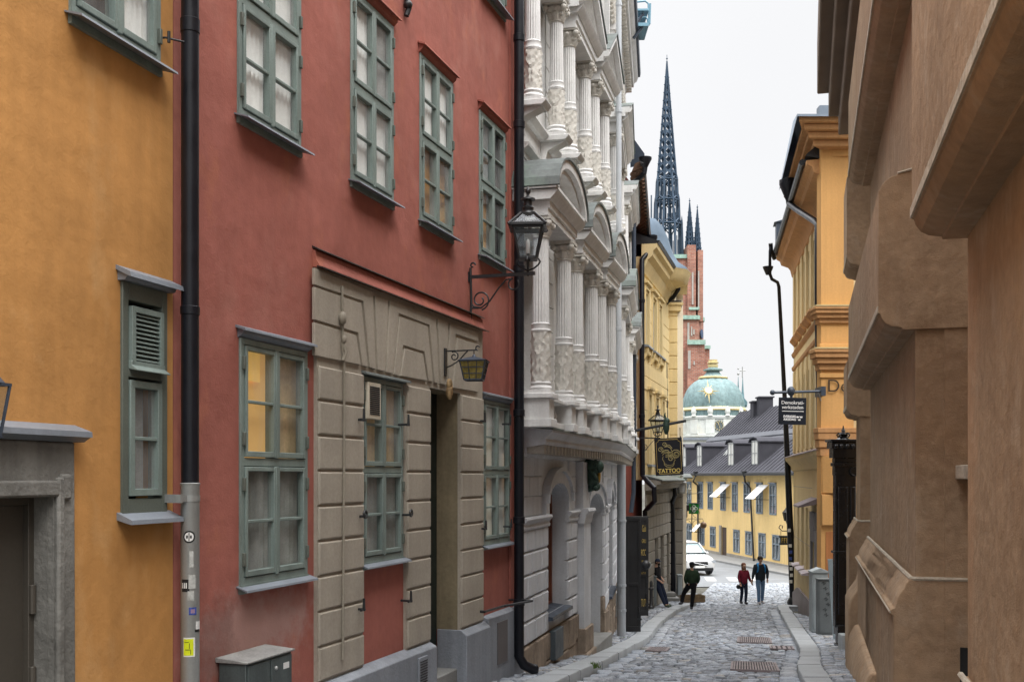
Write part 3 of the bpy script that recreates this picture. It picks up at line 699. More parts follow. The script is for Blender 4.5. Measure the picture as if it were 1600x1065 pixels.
zb_ = F1.z(297,778,.14); m = MB(F1.M); m.lathe([(.0675,zb_-.022),(.071,zb_-.022),(.071,zb_+.022),(.0675,zb_+.022)], p1x,-.14,28); m.box(p1x-.14,p1x-.06,-.16,-.115,zb_-.024,zb_+.024); m.box(p1x-.16,p1x-.13,-.17,.0,zb_-.03,zb_+.03); mk(m, 'clamp', K['galv'], slv)
zb_ = F1.z(290,66,.14); m = MB(F1.M); m.tube([(p1x-.06,-.13,zb_),(p1x-.17,-.05,zb_),(p1x-.17,.0,zb_)], .008, 8); m.tube([(p1x-.17,-.08,zb_-.04),(p1x-.17,-.08,zb_+.04)], .012, 8); mk(m, 'bracket', K['iron'], dp)
def on_sleeve(px,py,w_,h_,name,matl,parent,off=.0015,rr=.0675,disc=False):
    x,z = F1.hit(px,py,.2); cdir = F1.I @ Vector((0,0,0)); 
    base_a = math.atan2(cdir.y+.14, cdir.x-p1x)
    du = (px-297)/FPX*8.0
    a = base_a - math.asin(max(-.95,min(.95,-du/rr)))
    z = (HY-py)/FPX*(F1.Y(p1x,.14)-.05)
    m = MB(F1.M); n = 16; vs = []
    for i in range(n+1):
        t_ = a-(w_/2)/rr+w_/rr*i/n
        hh_ = h_/2*(math.sqrt(max(0,1-(2*i/n-1)**2)) if disc else 1)
        for zz in (z-hh_, z+hh_): vs.append((p1x+(rr+off)*math.cos(t_), -.14+(rr+off)*math.sin(t_), zz))
    m.add(vs, [(2*i,2*i+2,2*i+3,2*i+1) for i in range(n)]); return mk(m, name, matl, parent, recalc=False)
stW = mat('white_sticker', (.7,.7,.68), .5, var=.1); stK = mat('black_sticker', (.02,.02,.02), .5); stY = mat('acid_yellow_sticker', (.62,.70,.02), .5, var=.1)
stB = mat('blue_sticker', (.05,.08,.3), .5, var=.4, vs=40); stP = mat('torn_paper', (.42,.43,.41), .9, var=.3, vs=30)
on_sleeve(295.5,838,.088,.088,'sticker',stK,slv,.0012,disc=True); on_sleeve(295.5,838,.066,.066,'sticker',stW,slv,.002,disc=True); on_sleeve(295.5,838,.006,.06,'sticker',stK,slv,.0028)
on_sleeve(292.6,838,.012,.022,'sticker',stK,slv,.0028); on_sleeve(298.2,838,.012,.022,'sticker',stK,slv,.0028)
on_sleeve(290,914,.06,.09,'sticker',stK,slv,.0012)
for i,(a_,b_) in enumerate(((286.5,914),(289,914),(291.5,914))): on_sleeve(a_,b_,.008,.04,'sticker',stW,slv,.002)
on_sleeve(299,873,.03,.12,'paper_scrap',stP,slv,.0012); on_sleeve(300,908,.05,.10,'paper_scrap',stP,slv,.0018); on_sleeve(298,930,.045,.07,'paper_scrap',stP,slv,.0012)
on_sleeve(301,954,.055,.055,'sticker',stB,slv,.0012); on_sleeve(301,954,.03,.03,'sticker',mat('violet_print',(.3,.2,.3),.5),slv,.002)
on_sleeve(309,978,.05,.07,'paper_scrap',stW,slv,.0012); on_sleeve(308,985,.05,.02,'sticker',stK,slv,.002)
on_sleeve(295.5,1010,.085,.14,'sticker',stW,slv,.0012); on_sleeve(294.5,1010,.07,.12,'sticker',stY,slv,.002)
for (a_,b_,c_,d_) in ((292,1002,.03,.004),(296,1008,.004,.04),(294,1014,.04,.004),(298,1018,.004,.03)): on_sleeve(a_,b_,c_,d_,'sticker',stK,slv,.0028)
for (px,py,dy) in ((0,0,0),): pass
# second black drainpipe at the corner
p2 = F1.x(811,.16); zE = F1.z(811,1035,.16)
dp2 = thing('drainpipe','slim black drainpipe between the red house and the white palace with a kicked out foot','drainpipe', F1.M @ Matrix.Translation((p2,-.16,g(16))))
m = MB(F1.M); m.tube([(p2+.16,-.36,zE-.10),(p2+.12,-.33,zE-.10),(p2+.04,-.22,zE-.03),(p2,-.16,zE+.1),(p2,-.16,10.5)], .072, 18); mk(m, 'pipe', K['pipe'], dp2)
for py in (60,195,420,645,812,940):
    z_ = F1.z(811,py,.16); m = MB(F1.M); m.lathe([(.073,z_-.05),(.083,z_-.045),(.083,z_+.045),(.073,z_+.05)], p2,-.16, 18); mk(m, 'collar', K['pipe'], dp2)
# ------------------------------------------------ street cabinet under the red wall
ca = F1.x(342,.02); zc0 = g(8.4)+.1; CD = .26
c1 = F1.x(455,CD); c0 = ca
ztop = F1.z(387,1036,CD)
cab = thing('street_cabinet','low grey green steel cabinet standing against the red wall by the stickered pipe','cabinet', F1.M @ Matrix.Translation(((c0+c1)/2,-.22,zc0)))
cm = mat('cabinet_steel_green', (.085,.105,.105), .5, .2, .4, .25, 3, .12, 40, .08, 50, streak=.25)
m = MB(F1.M); m.box(c0,c1,-CD,-.02,zc0,ztop); mk(m, 'body', cm, cab, bevel=.006)
m = MB(F1.M); m.prism([(-CD-.025,ztop),(-CD-.025,ztop+.015),(-.0,ztop+.04),(.0,ztop)], c0-.02, c1+.02, 'x'); mk(m, 'lid', mat('worn_cabinet_lid', (.27,.27,.26), .6, .2, .4, .3, 4, .15, 40), cab, bevel=.004)
for i in range(2):
    a = c0+.02+i*(c1-c0)/2; b = a+(c1-c0)/2-.03
    m = MB(F1.M); m.box(a,b,-CD-.012,-CD+.002,zc0+.05,ztop-.02); d = mk(m, 'door', cm, cab, bevel=.004)
    if i: 
        m = MB(F1.M); m.ball((a+.05,-CD-.02,ztop-.1), .018, 8, 6); mk(m, 'lock', K['galv'], d); m = MB(F1.M); m.box(b-.14,b-.05,-CD-.015,-CD-.011,ztop-.13,ztop-.08); mk(m, 'plate', stW, d)
m = MB(F1.M); m.box(c0-.004,c0-.001,-.18,-.1,ztop-.22,ztop-.18); mk(m, 'plate', stW, cab)
# ------------------------------------------------ wall lanterns
def lantern_parts(th, M, s_=1.0, col='iron'):
    S = Matrix.Scale(s_,4)
    zz = [.14,.52]; hw = [.105,.18]
    m = MB(M@S)
    for sx in (-1,1):
        for sy in (-1,1):
            m.tube([(sx*hw[0],sy*hw[0],zz[0]),(sx*hw[1],sy*hw[1],zz[1])], .014, 6)
    for k,(z_,h_) in enumerate(((.14,.105),(.52,.18))):
        t_ = .016+.008*k
        for i in range(4):
            T = Matrix.Rotation(i*math.pi/2,4,'Z'); m.box(-h_-.012,h_+.012,h_-.01,h_+.012,z_-t_,z_+t_,T)
    m.box(-.105,.105,-.105,.105,.125,.14); m.box(-.03,.03,-.03,.03,.1,.13)
    fr = mk(m, 'lantern_frame', K[col], th, bevel=.003)
    m = MB(M@S)
    for i in range(4):
        T = Matrix.Rotation(i*math.pi/2,4,'Z'); m.add([(-.1,.1,.15),(.1,.1,.15),(.172,.172,.5),(-.172,.172,.5)], [(0,1,2,3)], T)
    mk(m, 'glass', K['lampglass'], fr, recalc=False)
    m = MB(M@S); m.lathe([(.05,.14),(.05,.16),(.02,.17),(.02,.2)],0,0,10); mk(m, 'lamp_holder', K['iron'], fr)
    m = MB(M@S); m.lathe([(.022,.2),(.026,.22),(.026,.36),(.012,.38)],0,0,12); mk(m, 'lamp_tube', mat('frosted_lamp', (.75,.7,.66), .3), fr)
    m = MB(M@S); e = .235
    for i in range(4):                         # open hipped roof with glass
        T = Matrix.Rotation(i*math.pi/2,4,'Z')
        m.tube([(e,e,.535),(.085,.085,.70)], .016, 6, T); m.box(-e,e,e-.035,e,.52,.545,T)
        m.add([(-e,e,.54),(e,e,.54),(e-.04,e-.03,.565),(-e+.04,e-.03,.565)], [(0,1,2,3)], T)
        m.box(-.09,.09,.07,.09,.69,.71,T)
    m.lathe([(.10,.70),(.09,.725),(.065,.74),(.075,.78),(.055,.80),(.05,.87),(.095,.875),(.09,.895),(.05,.905),(.02,.93),(.018,.95),(.032,.97),(.034,.995),(.02,1.02),(.004,1.05)],0,0,16)
    rf = mk(m, 'lantern_roof', K[col], th)
    m = MB(M@S)
    for i in range(4):
        T = Matrix.Rotation(i*math.pi/2,4,'Z'); m.add([(-.2,.21,.555),(.2,.21,.555),(.09,.085,.69),(-.09,.085,.69)], [(0,1,2,3)], T)
    mk(m, 'glass', K['lampglass'], rf, recalc=False)
    m = MB(M@S)
    for sx in (-1,1):
        m.tube([(sx*.13,0,.14),(sx*.155,0,.10),(sx*.13,0,.06),(sx*.08,0,.02),(sx*.03,0,-.0),(0,0,-.01)], [.012,.012,.014,.014,.014,.014], 6)
        m.tube([(0,sx*.13,.14),(0,sx*.155,.10),(0,sx*.13,.06),(0,sx*.08,.02),(0,sx*.03,-.0),(0,0,-.01)], .012, 6)
    m.tube([(0,0,-.05),(0,0,.14)], .014, 8); m.ball((0,0,-.06), .022, 8, 6); mk(m, 'cradle', K[col], th)
def spiral(c, r0, r1, a0, turns, y, plane='x', n=22):
    o = []
    for i in range(n+1):
        u = i/n; r = r0+(r1-r0)*u; a = a0+turns*2*math.pi*u
        o.append((c[0], y+r*math.cos(a), c[1]+r*math.sin(a)) if plane=='x' else (c[0]+r*math.cos(a), y, c[1]+r*math.sin(a)))
    return o
def big_lantern(M, label, reach=.79, grp='black wall lanterns on iron brackets'):      # local: origin at wall, -y to the street
    th = thing('wall_lantern', label, 'lantern', M, grp)
    lantern_parts(th, M @ Matrix.Translation((0,-reach,.05)) @ Matrix.Rotation(R(14),4,'Z'))
    m = MB(M); m.box(-.02,.02,-reach-.09,0,-.02,.02); m.tube([(0,-.02,-.55),(0,-.03,-.3),(0,-.02,.12)], .016, 8); m.tube(spiral((0,.15),.035,.02,R(180),-.8,-.05), .012, 6); m.box(-.045,.045,-.015,0,-.06,.06)
    # volute brace
    m.tube([(0,-.60+.07*math.cos(a),-.12+.07*math.sin(a)) for a in [R(x) for x in range(-220,100,20)]]+[(0,-.50,-.06),(0,-.40,-.16),(0,-.28,-.32),(0,-.16,-.40),(0,-.06,-.38)]+[(0,-.13+.10*math.cos(a)*(1-i*.035),-.30+.10*math.sin(a)*(1-i*.035)) for i,a in enumerate([R(-30-x) for x in range(0,1)])], .011, 8)
    m.tube([(0,-.03,-.40),(0,-.16,-.40)], .011, 6)
    m.tube(spiral((0,-.30),.13,.035,R(-100),-1.35,-.15), .011, 8)
    mk(m, 'bracket', K['iron'], th); return th
lx,lz = F1.hit(733,433)
big_lantern(F1.M @ Matrix.Translation((lx,0,lz)), 'big black lantern on a scrolled iron bracket in front of the corner drainpipe')
# small amber lantern above the portal door
ax_,az = F1.hit(695,548,.06)
th = thing('wall_lantern','small hanging lantern with amber panes over the stone portal door','lantern', F1.M @ Matrix.Translation((ax_,-.06,az)))
M = F1.M @ Matrix.Translation((ax_,-.06,az)); m = MB(M); m.box(-.035,.035,-.02,0,-.30,.03); m.box(-.01,.01,-.40,0,-.012,.004); m.tube(spiral((0,.02),.03,.02,R(-90),.7,-.42), .009, 6); m.tube(spiral((0,-.07),.06,.015,R(60),1.3,-.12), .009, 6); m.tube([(0,-.30,-.0),(0,-.24,-.06),(0,-.18,-.12),(0,-.1,-.17),(0,-.02,-.2)], .009, 6)
m.tube([(0,-.37,0),(0,-.37,-.07)], .008, 6); mk(m, 'bracket', K['iron'], th, bevel=.003)
ML = M @ Matrix.Translation((0,-.37,-.36)) @ Matrix.Rotation(R(12),4,'Z'); m = MB(ML)
for i in range(4):
    T = Matrix.Rotation(i*math.pi/2,4,'Z'); m.tube([(.105,.105,0),(.15,.15,.22)], .008, 6, T); m.box(-.11,.11,.1,.11,-.005,.01,T); m.box(-.15,.15,.142,.156,.212,.228,T)
    for u in (-.35,.35): m.tube([(.105*u,.107,0),(.15*u,.152,.22)], .005, 5, T)
    for v in (.33,.66): q = .105+.045*v; m.tube([(-q,q+.001,.22*v),(q,q+.001,.22*v)], .005, 5, T)
    m.add([(-.175,.175,.225),(.175,.175,.225),(.03,.03,.275),(-.03,.03,.275)], [(0,1,2,3)], T)
m.lathe([(.03,.27),(.02,.29),(.006,.31)],0,0,8); fr = mk(m, 'lantern_frame', K['pipeblue'], th)
m = MB(ML)
for i in range(4):
    T = Matrix.Rotation(i*math.pi/2,4,'Z'); m.add([(-.1,.1,.005),(.1,.1,.005),(.145,.145,.215),(-.145,.145,.215)], [(0,1,2,3)], T)
mk(m, 'amber_panes', K['yglass'], fr, recalc=False)
m = MB(M); m.ball((0,-.06,-.40), .045, 10, 8, (1,.8,1.6)); m.ball((0.01,-.08,-.46), .03, 8, 6, (1,.8,1.8)); m.lathe([(.03,-.42),(.05,-.5),(.02,-.58)],0,-.06,8); mk(m, 'ornament', mat('worn_gilding', (.30,.20,.10), .6, .2, .4, .5, 20), th)
# lantern cut by the left edge
lx,lz = F0.hit(-3,560,.22)
M = F0.M @ Matrix.Translation((lx-.10,0,lz)) ; th = thing('wall_lantern','blue grey box lantern beside the grey door, cut by the left edge','lantern', M)
M2 = M @ Matrix.Translation((0,-.22,-.42)) @ Matrix.Scale(.8,4); m = MB(M2)
for sx in (-1,1):
    for sy in (-1,1): m.tube([(sx*.07,sy*.07,0),(sx*.11,sy*.11,.33)], .012, 6)
m.box(-.12,.12,-.12,.12,.33,.35); m.box(-.08,.08,-.08,.08,-.02,0); m.lathe([(.13,.35),(.05,.45),(.03,.48),(.01,.53)],0,0,8); m.box(-.02,.02,0,.27,-.03,-.0); fr = mk(m, 'lantern_frame', K['pipeblue'], th)
m = MB(M2)
for i in range(4):
    T = Matrix.Rotation(i*math.pi/2,4,'Z'); m.add([(-.068,.068,0),(.068,.068,0),(.106,.106,.33),(-.106,.106,.33)], [(0,1,2,3)], T)
mk(m, 'glass', K['lampglass'], fr, recalc=False)
# ================================================================== white palace with columns
LA = FA.x(941); LB = FB.x(970); ZT = 12.3
pal = thing('white_palace', 'ornate cream white palace with stacked fluted columns over a grey rusticated ground floor', 'palace', FA.M @ Matrix.Translation((0,0,g(16))))
def arcpts(x0,x1,zs,zt,n=12):
    xc = (x0+x1)/2; w_ = (x1-x0)/2
    return [(xc-w_*math.cos(math.pi*i/n), zs+(zt-zs)*math.sin(math.pi*i/n)) for i in range(n+1)]
def spandrel(mb, x0,x1,zs,zt,ztop,y0,y1):
    p = arcpts(x0,x1,zs,zt); h = len(p)//2
    mb.prism([(x0,ztop)]+p[:h+1]+[((x0+x1)/2,ztop)], y0, y1); mb.prism([((x0+x1)/2,ztop)]+p[h:]+[(x1,ztop)], y0, y1)
def archivolt(mb, x0,x1,zs,zt,w_,y0,y1):
    a = arcpts(x0,x1,zs,zt); b = arcpts(x0-w_,x1+w_,zs,zt+w_)
    for i in range(len(a)-1): mb.prism([a[i],a[i+1],b[i+1],b[i]], y0, y1)
gw0,gw1 = FA.x(851),FA.x(882); gd0,gd1 = FA.x(913),FA.x(938); gv0,gv1 = FB.x(947),FB.x(954.5)
gz_w = (-2.25,-.42,-.10); gz_d = (-4.6,-.75,-.33); gz_v = (-2.7,-.65,-.3)
bigz = -4.6
m = MB(FA.M); m.sheet(0,LA,bigz,.35,[(gw0,gw1,gz_w[0],gz_w[2],.42),(gd0,gd1,bigz,gz_d[2],.7)]); spandrel(m,gw0,gw1,gz_w[1],gz_w[2]-.01,gz_w[2]+.001,.002,.42); spandrel(m,gd0,gd1,gz_d[1],gz_d[2]-.01,gz_d[2]+.001,.002,.7)
m.M = FB.M; m.sheet(0,LB,bigz,.35,[(gv0,gv1,gz_v[0],gz_v[2],.42)]); spandrel(m,gv0,gv1,gz_v[1],gz_v[2]-.01,gz_v[2]+.001,.002,.42)
mk(m, 'ground_floor_wall', K['greyw'], pal)
# upper wall with tall windows between the column pairs
ca1 = [845,881,900,924,938,953]; NC = .36
colsA = [FA.x(p,NC) for p in ca1]; colsB = [FB.x(p,NC) for p in (969.5,976,982.5,987.5)]
baysA = [(colsA[0],colsA[1]),(colsA[2],colsA[3]),(colsA[4],colsA[5])]; baysB = [(colsB[0],colsB[1]),(colsB[2],colsB[3])]
LA2 = max(LA, colsA[5]+.5)
def wh(bays): 
    h = []
    for a,b in bays: h += [(a+.28,b-.28,1.3,3.62,.5),(a+.28,b-.28,5.5,7.45,.5),(a+.28,b-.28,9.0,10.6,.4)]
    return h
m = MB(FA.M); m.sheet(0,LA,.35,ZT,[h for h in wh(baysA) if h[1] < LA-.05]); m.shell(0,LA,bigz,ZT,7)
m.M = FB.M; m.sheet(0,LB,.35,ZT,wh([b for b in baysB if b[1]<LB])); m.shell(0,LB,bigz,ZT,7)
mk(m, 'wall', K['white'], pal)
def pframe(F,a,b,z0,z1,y,arch=False,door=False,mt='redwood'):
    m = MB(F.M); q = .07
    if mt: m.box(a,a+q,y-.05,y+.05,z0,z1); m.box(b-q,b,y-.05,y+.05,z0,z1); m.box(a+q,b-q,y-.05,y+.05,z0,z0+q); m.box(a+q,b-q,y-.05,y+.05,z1-q,z1); m.box((a+b)/2-.03,(a+b)/2+.03,y-.05,y+.05,z0+q,z1-q); m.box(a+q,b-q,y-.045,y+.05,z0+(z1-z0)*.68,z0+(z1-z0)*.68+.06)
    w_ = mk(m, 'window' if not door else 'door', K[mt], pal)
    m = MB(F.M); m.add([(a+q,y,z0+q),(b-q,y,z0+q),(b-q,y,z1-q),(a+q,y,z1-q)],[(0,1,2,3)]); mk(m, 'glass' if not door else 'panel', K['glass'] if not door else K['doordk'], w_)
K['redwood'] = mat('red_brown_joinery', (.16,.05,.025), .45, 0, .4, .2, 3)
K['greyj'] = mat('grey_joinery', (.30,.31,.31), .6)
pframe(FA,gw0,gw1,gz_w[0],gz_w[2],.27); pframe(FB,gv0,gv1,gz_v[0],gz_v[2],.27,mt='greyj')
m = MB(FA.M); m.box(gd0,gd1,.30,.36,bigz,gz_d[2]); m.box(gd0+.1,(gd0+gd1)/2-.03,.28,.31,-3.6,-1.2); m.box((gd0+gd1)/2+.03,gd1-.1,.28,.31,-3.6,-1.2); mk(m, 'door', K['greyj'], pal, bevel=.01)
m = MB(FA.M); m.box(gd0-.05,gd1+.05,-.25,.3,-4.0,g(FA.Y((gd0+gd1)/2))+.34); mk(m, 'doorstep', K['granite'], pal, bevel=.02)
for F,a,b,z0 in ((FA,gw0,gw1,gz_w[0]),(FB,gv0,gv1,gz_v[0])):
    m = MB(F.M); m.prism([(.38,z0+.05),(-.14,z0-.02),(-.15,z0-.07),(-.05,z0-.09),(.38,z0-.05)], a-.04,b+.04,'x'); mk(m, 'sill', K['pipeblue'], pal)
for F,bs in ((FA,baysA),(FB,baysB)):
    for a,b in bs:
        if F is FB and b>LB: continue
        if F is FA and b>LA: continue
        pframe(F,a+.28,b-.28,1.3,3.62,.42); pframe(F,a+.28,b-.28,5.5,7.45,.42); pframe(F,a+.28,b-.28,9.0,10.6,.36)
# rustication
rnd = random.Random(4)
def rust(F, L, holes, zs, front, mb, be=.03, wl=.62):
    for i,(z0,z1) in enumerate(zs):
        x = 0.02 + (0 if i%2 else -.3)
        while x < L:
            x2 = x+wl*(1 if i%2 else .95)*rnd.uniform(.9,1.1); a, b = max(x,.02), min(x2,L-.02)
            for (h0,h1) in holes:
                if a < h0 < b: b = h0 if (h0-a) > (b-h1) else b
                if a < h1 < b and a >= h0-.001: a = h1
                if h0-.001 <= a and b <= h1+.001: a = b
                if a < h0 and b > h1: b = h0
            if b-a > .06: mb.cham(a+.006,b-.006,z0+.006,z1-.006,front,.01,be)
            x = x2
zsl = [(-.78-(i+1)*.345, -.78-i*.345) for i in range(5)]; zsu = [(-.60+i*.305,-.60+(i+1)*.305) for i in range(3)]
m = MB(FA.M)
hA = [(gw0-.0,gw1+.0),(FA.x(898)-.04,FA.x(909)+.04),(gd0-.0,gd1+.0)]
rust(FA, LA, hA, zsl, -.07, m); rust(FA, LA, [(gw0-.28,gw1+.28),hA[1],(gd0-.28,gd1+.28)], zsu, -.03, m, .012)
m.M = FB.M; rust(FB, LB, [(gv0,gv1)], zsl+[(-2.85,-2.51)], -.07, m); rust(FB, LB, [(gv0-.25,gv1+.25)], zsu, -.03, m, .012)
mk(m, 'rusticated_blocks', K['greyw'], pal)
m = MB(FA.M)
for F,a,b,z in ((FA,gw0,gw1,gz_w),(FA,gd0,gd1,gz_d),(FB,gv0,gv1,gz_v)):
    m.M = F.M; archivolt(m,a,b,z[1],z[2],.20,-.09,.0); archivolt(m,a-.2,b+.2,z[1],z[2]+.2,.07,-.14,.0)
    m.box(a-.24,a,-.085,.0,-.62,z[1]); m.box(b,b+.24,-.085,.0,-.62,z[1])
def band(m, x0,x1,skip,prof):
    cur = x0
    for h0,h1 in skip+[(x1,x1)]:
        if h0 > cur: m.prism(prof, cur, h0, 'x')
        cur = max(cur,h1)
pr = [(0,-.60),(-.12,-.60),(-.14,-.63),(-.13,-.66),(-.09,-.69),(-.08,-.72),(-.10,-.75),(-.09,-.79),(0,-.80)]
m.M = FA.M; band(m,0,LA,[(gw0,gw1),(gd0,gd1)],pr); m.M = FB.M; band(m,0,LB,[(gv0,gv1)],pr)
# pilasters beside the door
m.M = FA.M
for a,b in ((FA.x(898),FA.x(908.5)),):
    m.box(a,b,-.18,0,-3.1,-.85); m.box(a+.03,b-.03,-.16,0,-.58,.28); m.prism([(0,-.58),(-.26,-.58),(-.28,-.63),(-.22,-.70),(-.21,-.76),(-.19,-.86),(0,-.86)], a-.05,b+.05,'x')
mk(m, 'mouldings', K['greyw'], pal, bevel=.005)
# rough stone plinth
def stones(F, x0,x1, ztop, mb, skips, hh=.42):
    x = x0
    while x < x1:
        w_ = rnd.uniform(.35,.75); b = min(x+w_, x1)
        for (h0,h1) in skips:
            if x < h0 < b: b = h0
            if h0-.001 <= x < h1: x = h1; b = min(x+w_,x1)
        if b-x > .05:
            z = ztop; zb = g(F.Y(x))-.05
            while z > zb:
                h = min(hh*rnd.uniform(.8,1.3), z-zb+.02); mb.cham(x+.006,b-.006,z-h+.006,z-.006,-.06-rnd.uniform(0,.03),.01,.02); z -= h
        x = b+.001
m = MB(FA.M); stones(FA,0,LA,-2.52,m,[(FA.x(898)-.02,FA.x(909)+.02),(gd0,gd1)])
m.M = FB.M; stones(FB,0,LB,-2.88,m,[])
m.M = FA.M; a,b = FA.x(897),FA.x(910)
m.cham(a-.02,b+.02,-3.25,-2.8,-.22,0,.015); m.cham(a-.06,b+.06,-4.2,-3.25,-.27,0,.02); a,b = gd1,gd1+.55; m.cham(a,b,-3.3,-2.85,-.1,.0,.015); m.cham(a-.02,b+.03,-4.4,-3.3,-.16,0,.02)
mk(m, 'stone_plinth', K['rough'], pal, bevel=.008)
# cellar hatch
hx0,hx1 = FA.x(853),FA.x(866); m = MB(FA.M); m.box(hx0,hx1,-.16,-.06,FA.z(860,1037,.15),FA.z(860,990,.15)); mk(m, 'cellar_hatch', mat('dark_grey_hatch', (.07,.085,.095), .5), pal, bevel=.006)
hx0,hx1 = FB.x(957),FB.x(961); m = MB(FB.M); m.box(hx0,hx1,-.16,-.06,-3.6,-3.0); mk(m, 'cellar_hatch', K['greyj'], pal, bevel=.006)
# main cornice over the ground floor
pc = [(0,.30),(-.10,.30),(-.12,.36),(-.12,.44),(-.40,.48),(-.42,.52),(-.40,.56),(-.46,.62),(-.50,.66),(-.50,.69),(0,.74)]
m = MB(FA.M); m.prism(pc, 0, LA+.05, 'x'); m.M = FB.M; m.prism(pc, 0, LB, 'x'); mk(m, 'cornice', K['greyw'], pal)
m = MB(FA.M); dm = MB(FA.M)
x = .05
while x < LA: dm.box(x,x+.13,-.38,-.12,.345,.475); x += .25
dm.M = FB.M; x = .05
while x < LB: dm.box(x,x+.13,-.38,-.12,.345,.475); x += .25
mk(dm, 'dentils', K['tanst'], pal)
m = MB(FA.M); m.prism([(0,.755),(-.52,.705),(-.52,.69),(0,.74)], 0, LA, 'x'); m.M = FB.M; m.prism([(0,.755),(-.52,.705),(-.52,.69),(0,.74)], 0, LB, 'x'); mk(m, 'cornice_sheet', K['copper'], pal)
# balustrade zone
m = MB(FA.M); cap = MB(FA.M); bl = MB(FA.M)
def pedestal(F, x):
    m.M = cap.M = F.M; m.box(x-.20,x+.20,-.56,0,.72,.84); m.box(x-.165,x+.165,-.52,0,.84,1.13); cap.box(x-.21,x+.21,-.58,0,1.13,1.205)
def rail(F, a, b, bal=True):
    if b-a < .1: return
    m.M = cap.M = bl.M = F.M; m.box(a,b,-.42,-.06,.74,.83); cap.box(a,b,-.46,-.02,1.12,1.18)
    if bal:
        n = max(1,int((b-a)/.17))
        for i in range(n):
            xx = a+(b-a)*(i+.5)/n; bl.lathe([(.05,.83),(.05,.86),(.03,.88),(.065,.95),(.06,.98),(.03,1.04),(.028,1.08),(.05,1.10),(.05,1.12)], xx, -.25, 10)
    else: m.box(a,b,-.40,-.0,.83,1.12)
for F,cs,L in ((FA,colsA,LA),(FB,colsB,LB)):
    xs = [c for c in cs]
    for c in xs: pedestal(F,c)
    prev = 0.0
    for i,c in enumerate(xs): rail(F,prev,c-.20,i%2==1); prev = c+.20
    rail(F,prev,L,False)
mk(m, 'balustrade', K['white'], pal, bevel=.008); mk(cap, 'handrail', K['white'], pal, bevel=.01); mk(bl, 'balusters', K['white'], pal)
m = MB(FA.M); x,z = FA.hit(913,687,.45)
for i in range(60):
    a_=rnd.uniform(0,6.28); r_=rnd.uniform(0,.09); q=(x+r_*math.cos(a_),-.45+.06*math.sin(a_)); m.add([(q[0]-.012,q[1],.74),(q[0]+.012,q[1],.74),(q[0]+rnd.uniform(-.06,.06),q[1]+rnd.uniform(-.05,.05),.74+rnd.uniform(.05,.16))],[(0,1,2)])
tf = thing('weed_tuft','small green weed tuft growing on the palace cornice below the balusters','weed', FA.M @ Matrix.Translation((x,-.45,.74))); mk(m, 'leaves', mat('weed_green', (.10,.16,.04), .8), tf, recalc=False)
# columns: one mesh each, copied
crnd = random.Random(5)
rel = [[crnd.uniform(-1,1) for _ in range(48)] for _ in range(40)]
def column_parts(x, F, z0, z1, s_, parent):
    """fluted column with a carved drum and leafy capital, built at facade x"""
    y = -NC if z0 < 3 else -.24
    R0 = .125*s_; H = z1-z0; zd = z0+.12+H*.30; zcap = z1-.30*s_
    m = MB(F.M)
    m.box(x-.165,x+.165,y-.165,y+.165,z0,z0+.05)
    m.lathe([(.16,z0+.05),(.17,z0+.08),(.15,z0+.11),(.135,z0+.12),(.155,z0+.15),(.135,z0+.18)], x,y,20)
    def fl(r,z,t,k): return r-(.013 if k%2 else 0)
    n = 6; prof = [(R0*(1.0-.10*i/n), zd+.10+(zcap-zd-.10)*i/n) for i in range(n+1)]
    m.lathe(prof, x,y,36, fl)
    m.lathe([(R0*1.12,zd),(R0*1.2,zd+.03),(R0*1.08,zd+.05),(R0*1.08,zd+.10),(R0*1.15,zd+.12),(R0*1.0,zd+.14)], x,y,20)
    c = mk(m, 'column', K['white'], parent)
    m = MB(F.M); nz = 22
    def rf(r,z,t,k):
        i = int((z-z0-.18)/(zd-z0-.18)*(nz)); kk = min(k, 32-k)
        return r+.016*max(-.4,(math.sin(kk*1.5+2.2*math.sin(i*.55))*math.cos(i*.8+kk*.4)*1.4))
    m.lathe([(R0*1.1, z0+.18+(zd-z0-.18)*i/nz) for i in range(nz+1)], x,y,32, rf)
    mk(m, 'carved_drum', K['tanst2'], c)
    m = MB(F.M); r1 = R0*.9
    m.lathe([(r1,zcap),(r1+.018,zcap+.015),(r1,zcap+.03)], x,y,20)
    def cf(r,z,t,k): return r*(1+.12*(1 if k%4<2 else -.6)*(1 if z<zcap+.2 else .2))
    m.lathe([(r1,zcap+.03),(r1+.02,zcap+.06),(r1+.045,zcap+.12),(r1+.01,zcap+.125),(r1+.035,zcap+.17),(r1+.07,zcap+.22),(r1+.02,zcap+.225),(r1+.05,zcap+.25)], x,y,24, cf)
    for sx in (-1,1):
        for sy in (-1,1): m.ball((x+sx*.145,y+sy*.145,zcap+.205), .048, 8, 6, (1,1,1.1)); m.ball((x+sx*.09,y+sy*.09,zcap+.12), .04, 8, 6)
        m.ball((x+sx*.155,y,zcap+.19), .035, 8, 6); m.ball((x,y+sx*.155,zcap+.2), .035, 8, 6)
    m.box(x-.185,x+.185,y-.185,y+.185,zcap+.25,z1)
    mk(m, 'capital', K['tanst2'], c)
    return c
K['tanst2'] = mat('weathered_carved_stone', (.63,.61,.56), .85, 0, .2, .12, 2.5, .1, 30, .2, 50, patch=(((.34,.31,.26),.55,14,.4,.2),))
Wp = WM[pal.name]
def place(F, x, c0, x0, F0_):
    I = Wp.inverted(); D = I @ (F.M @ Matrix.Translation((x,0,0)) @ Matrix.Translation((-x0,0,0)) @ F0_.M.inverted()) @ Wp
    c = dup_part(c0, pal, D)
    for ch in c0.children: dup_part(ch, c)
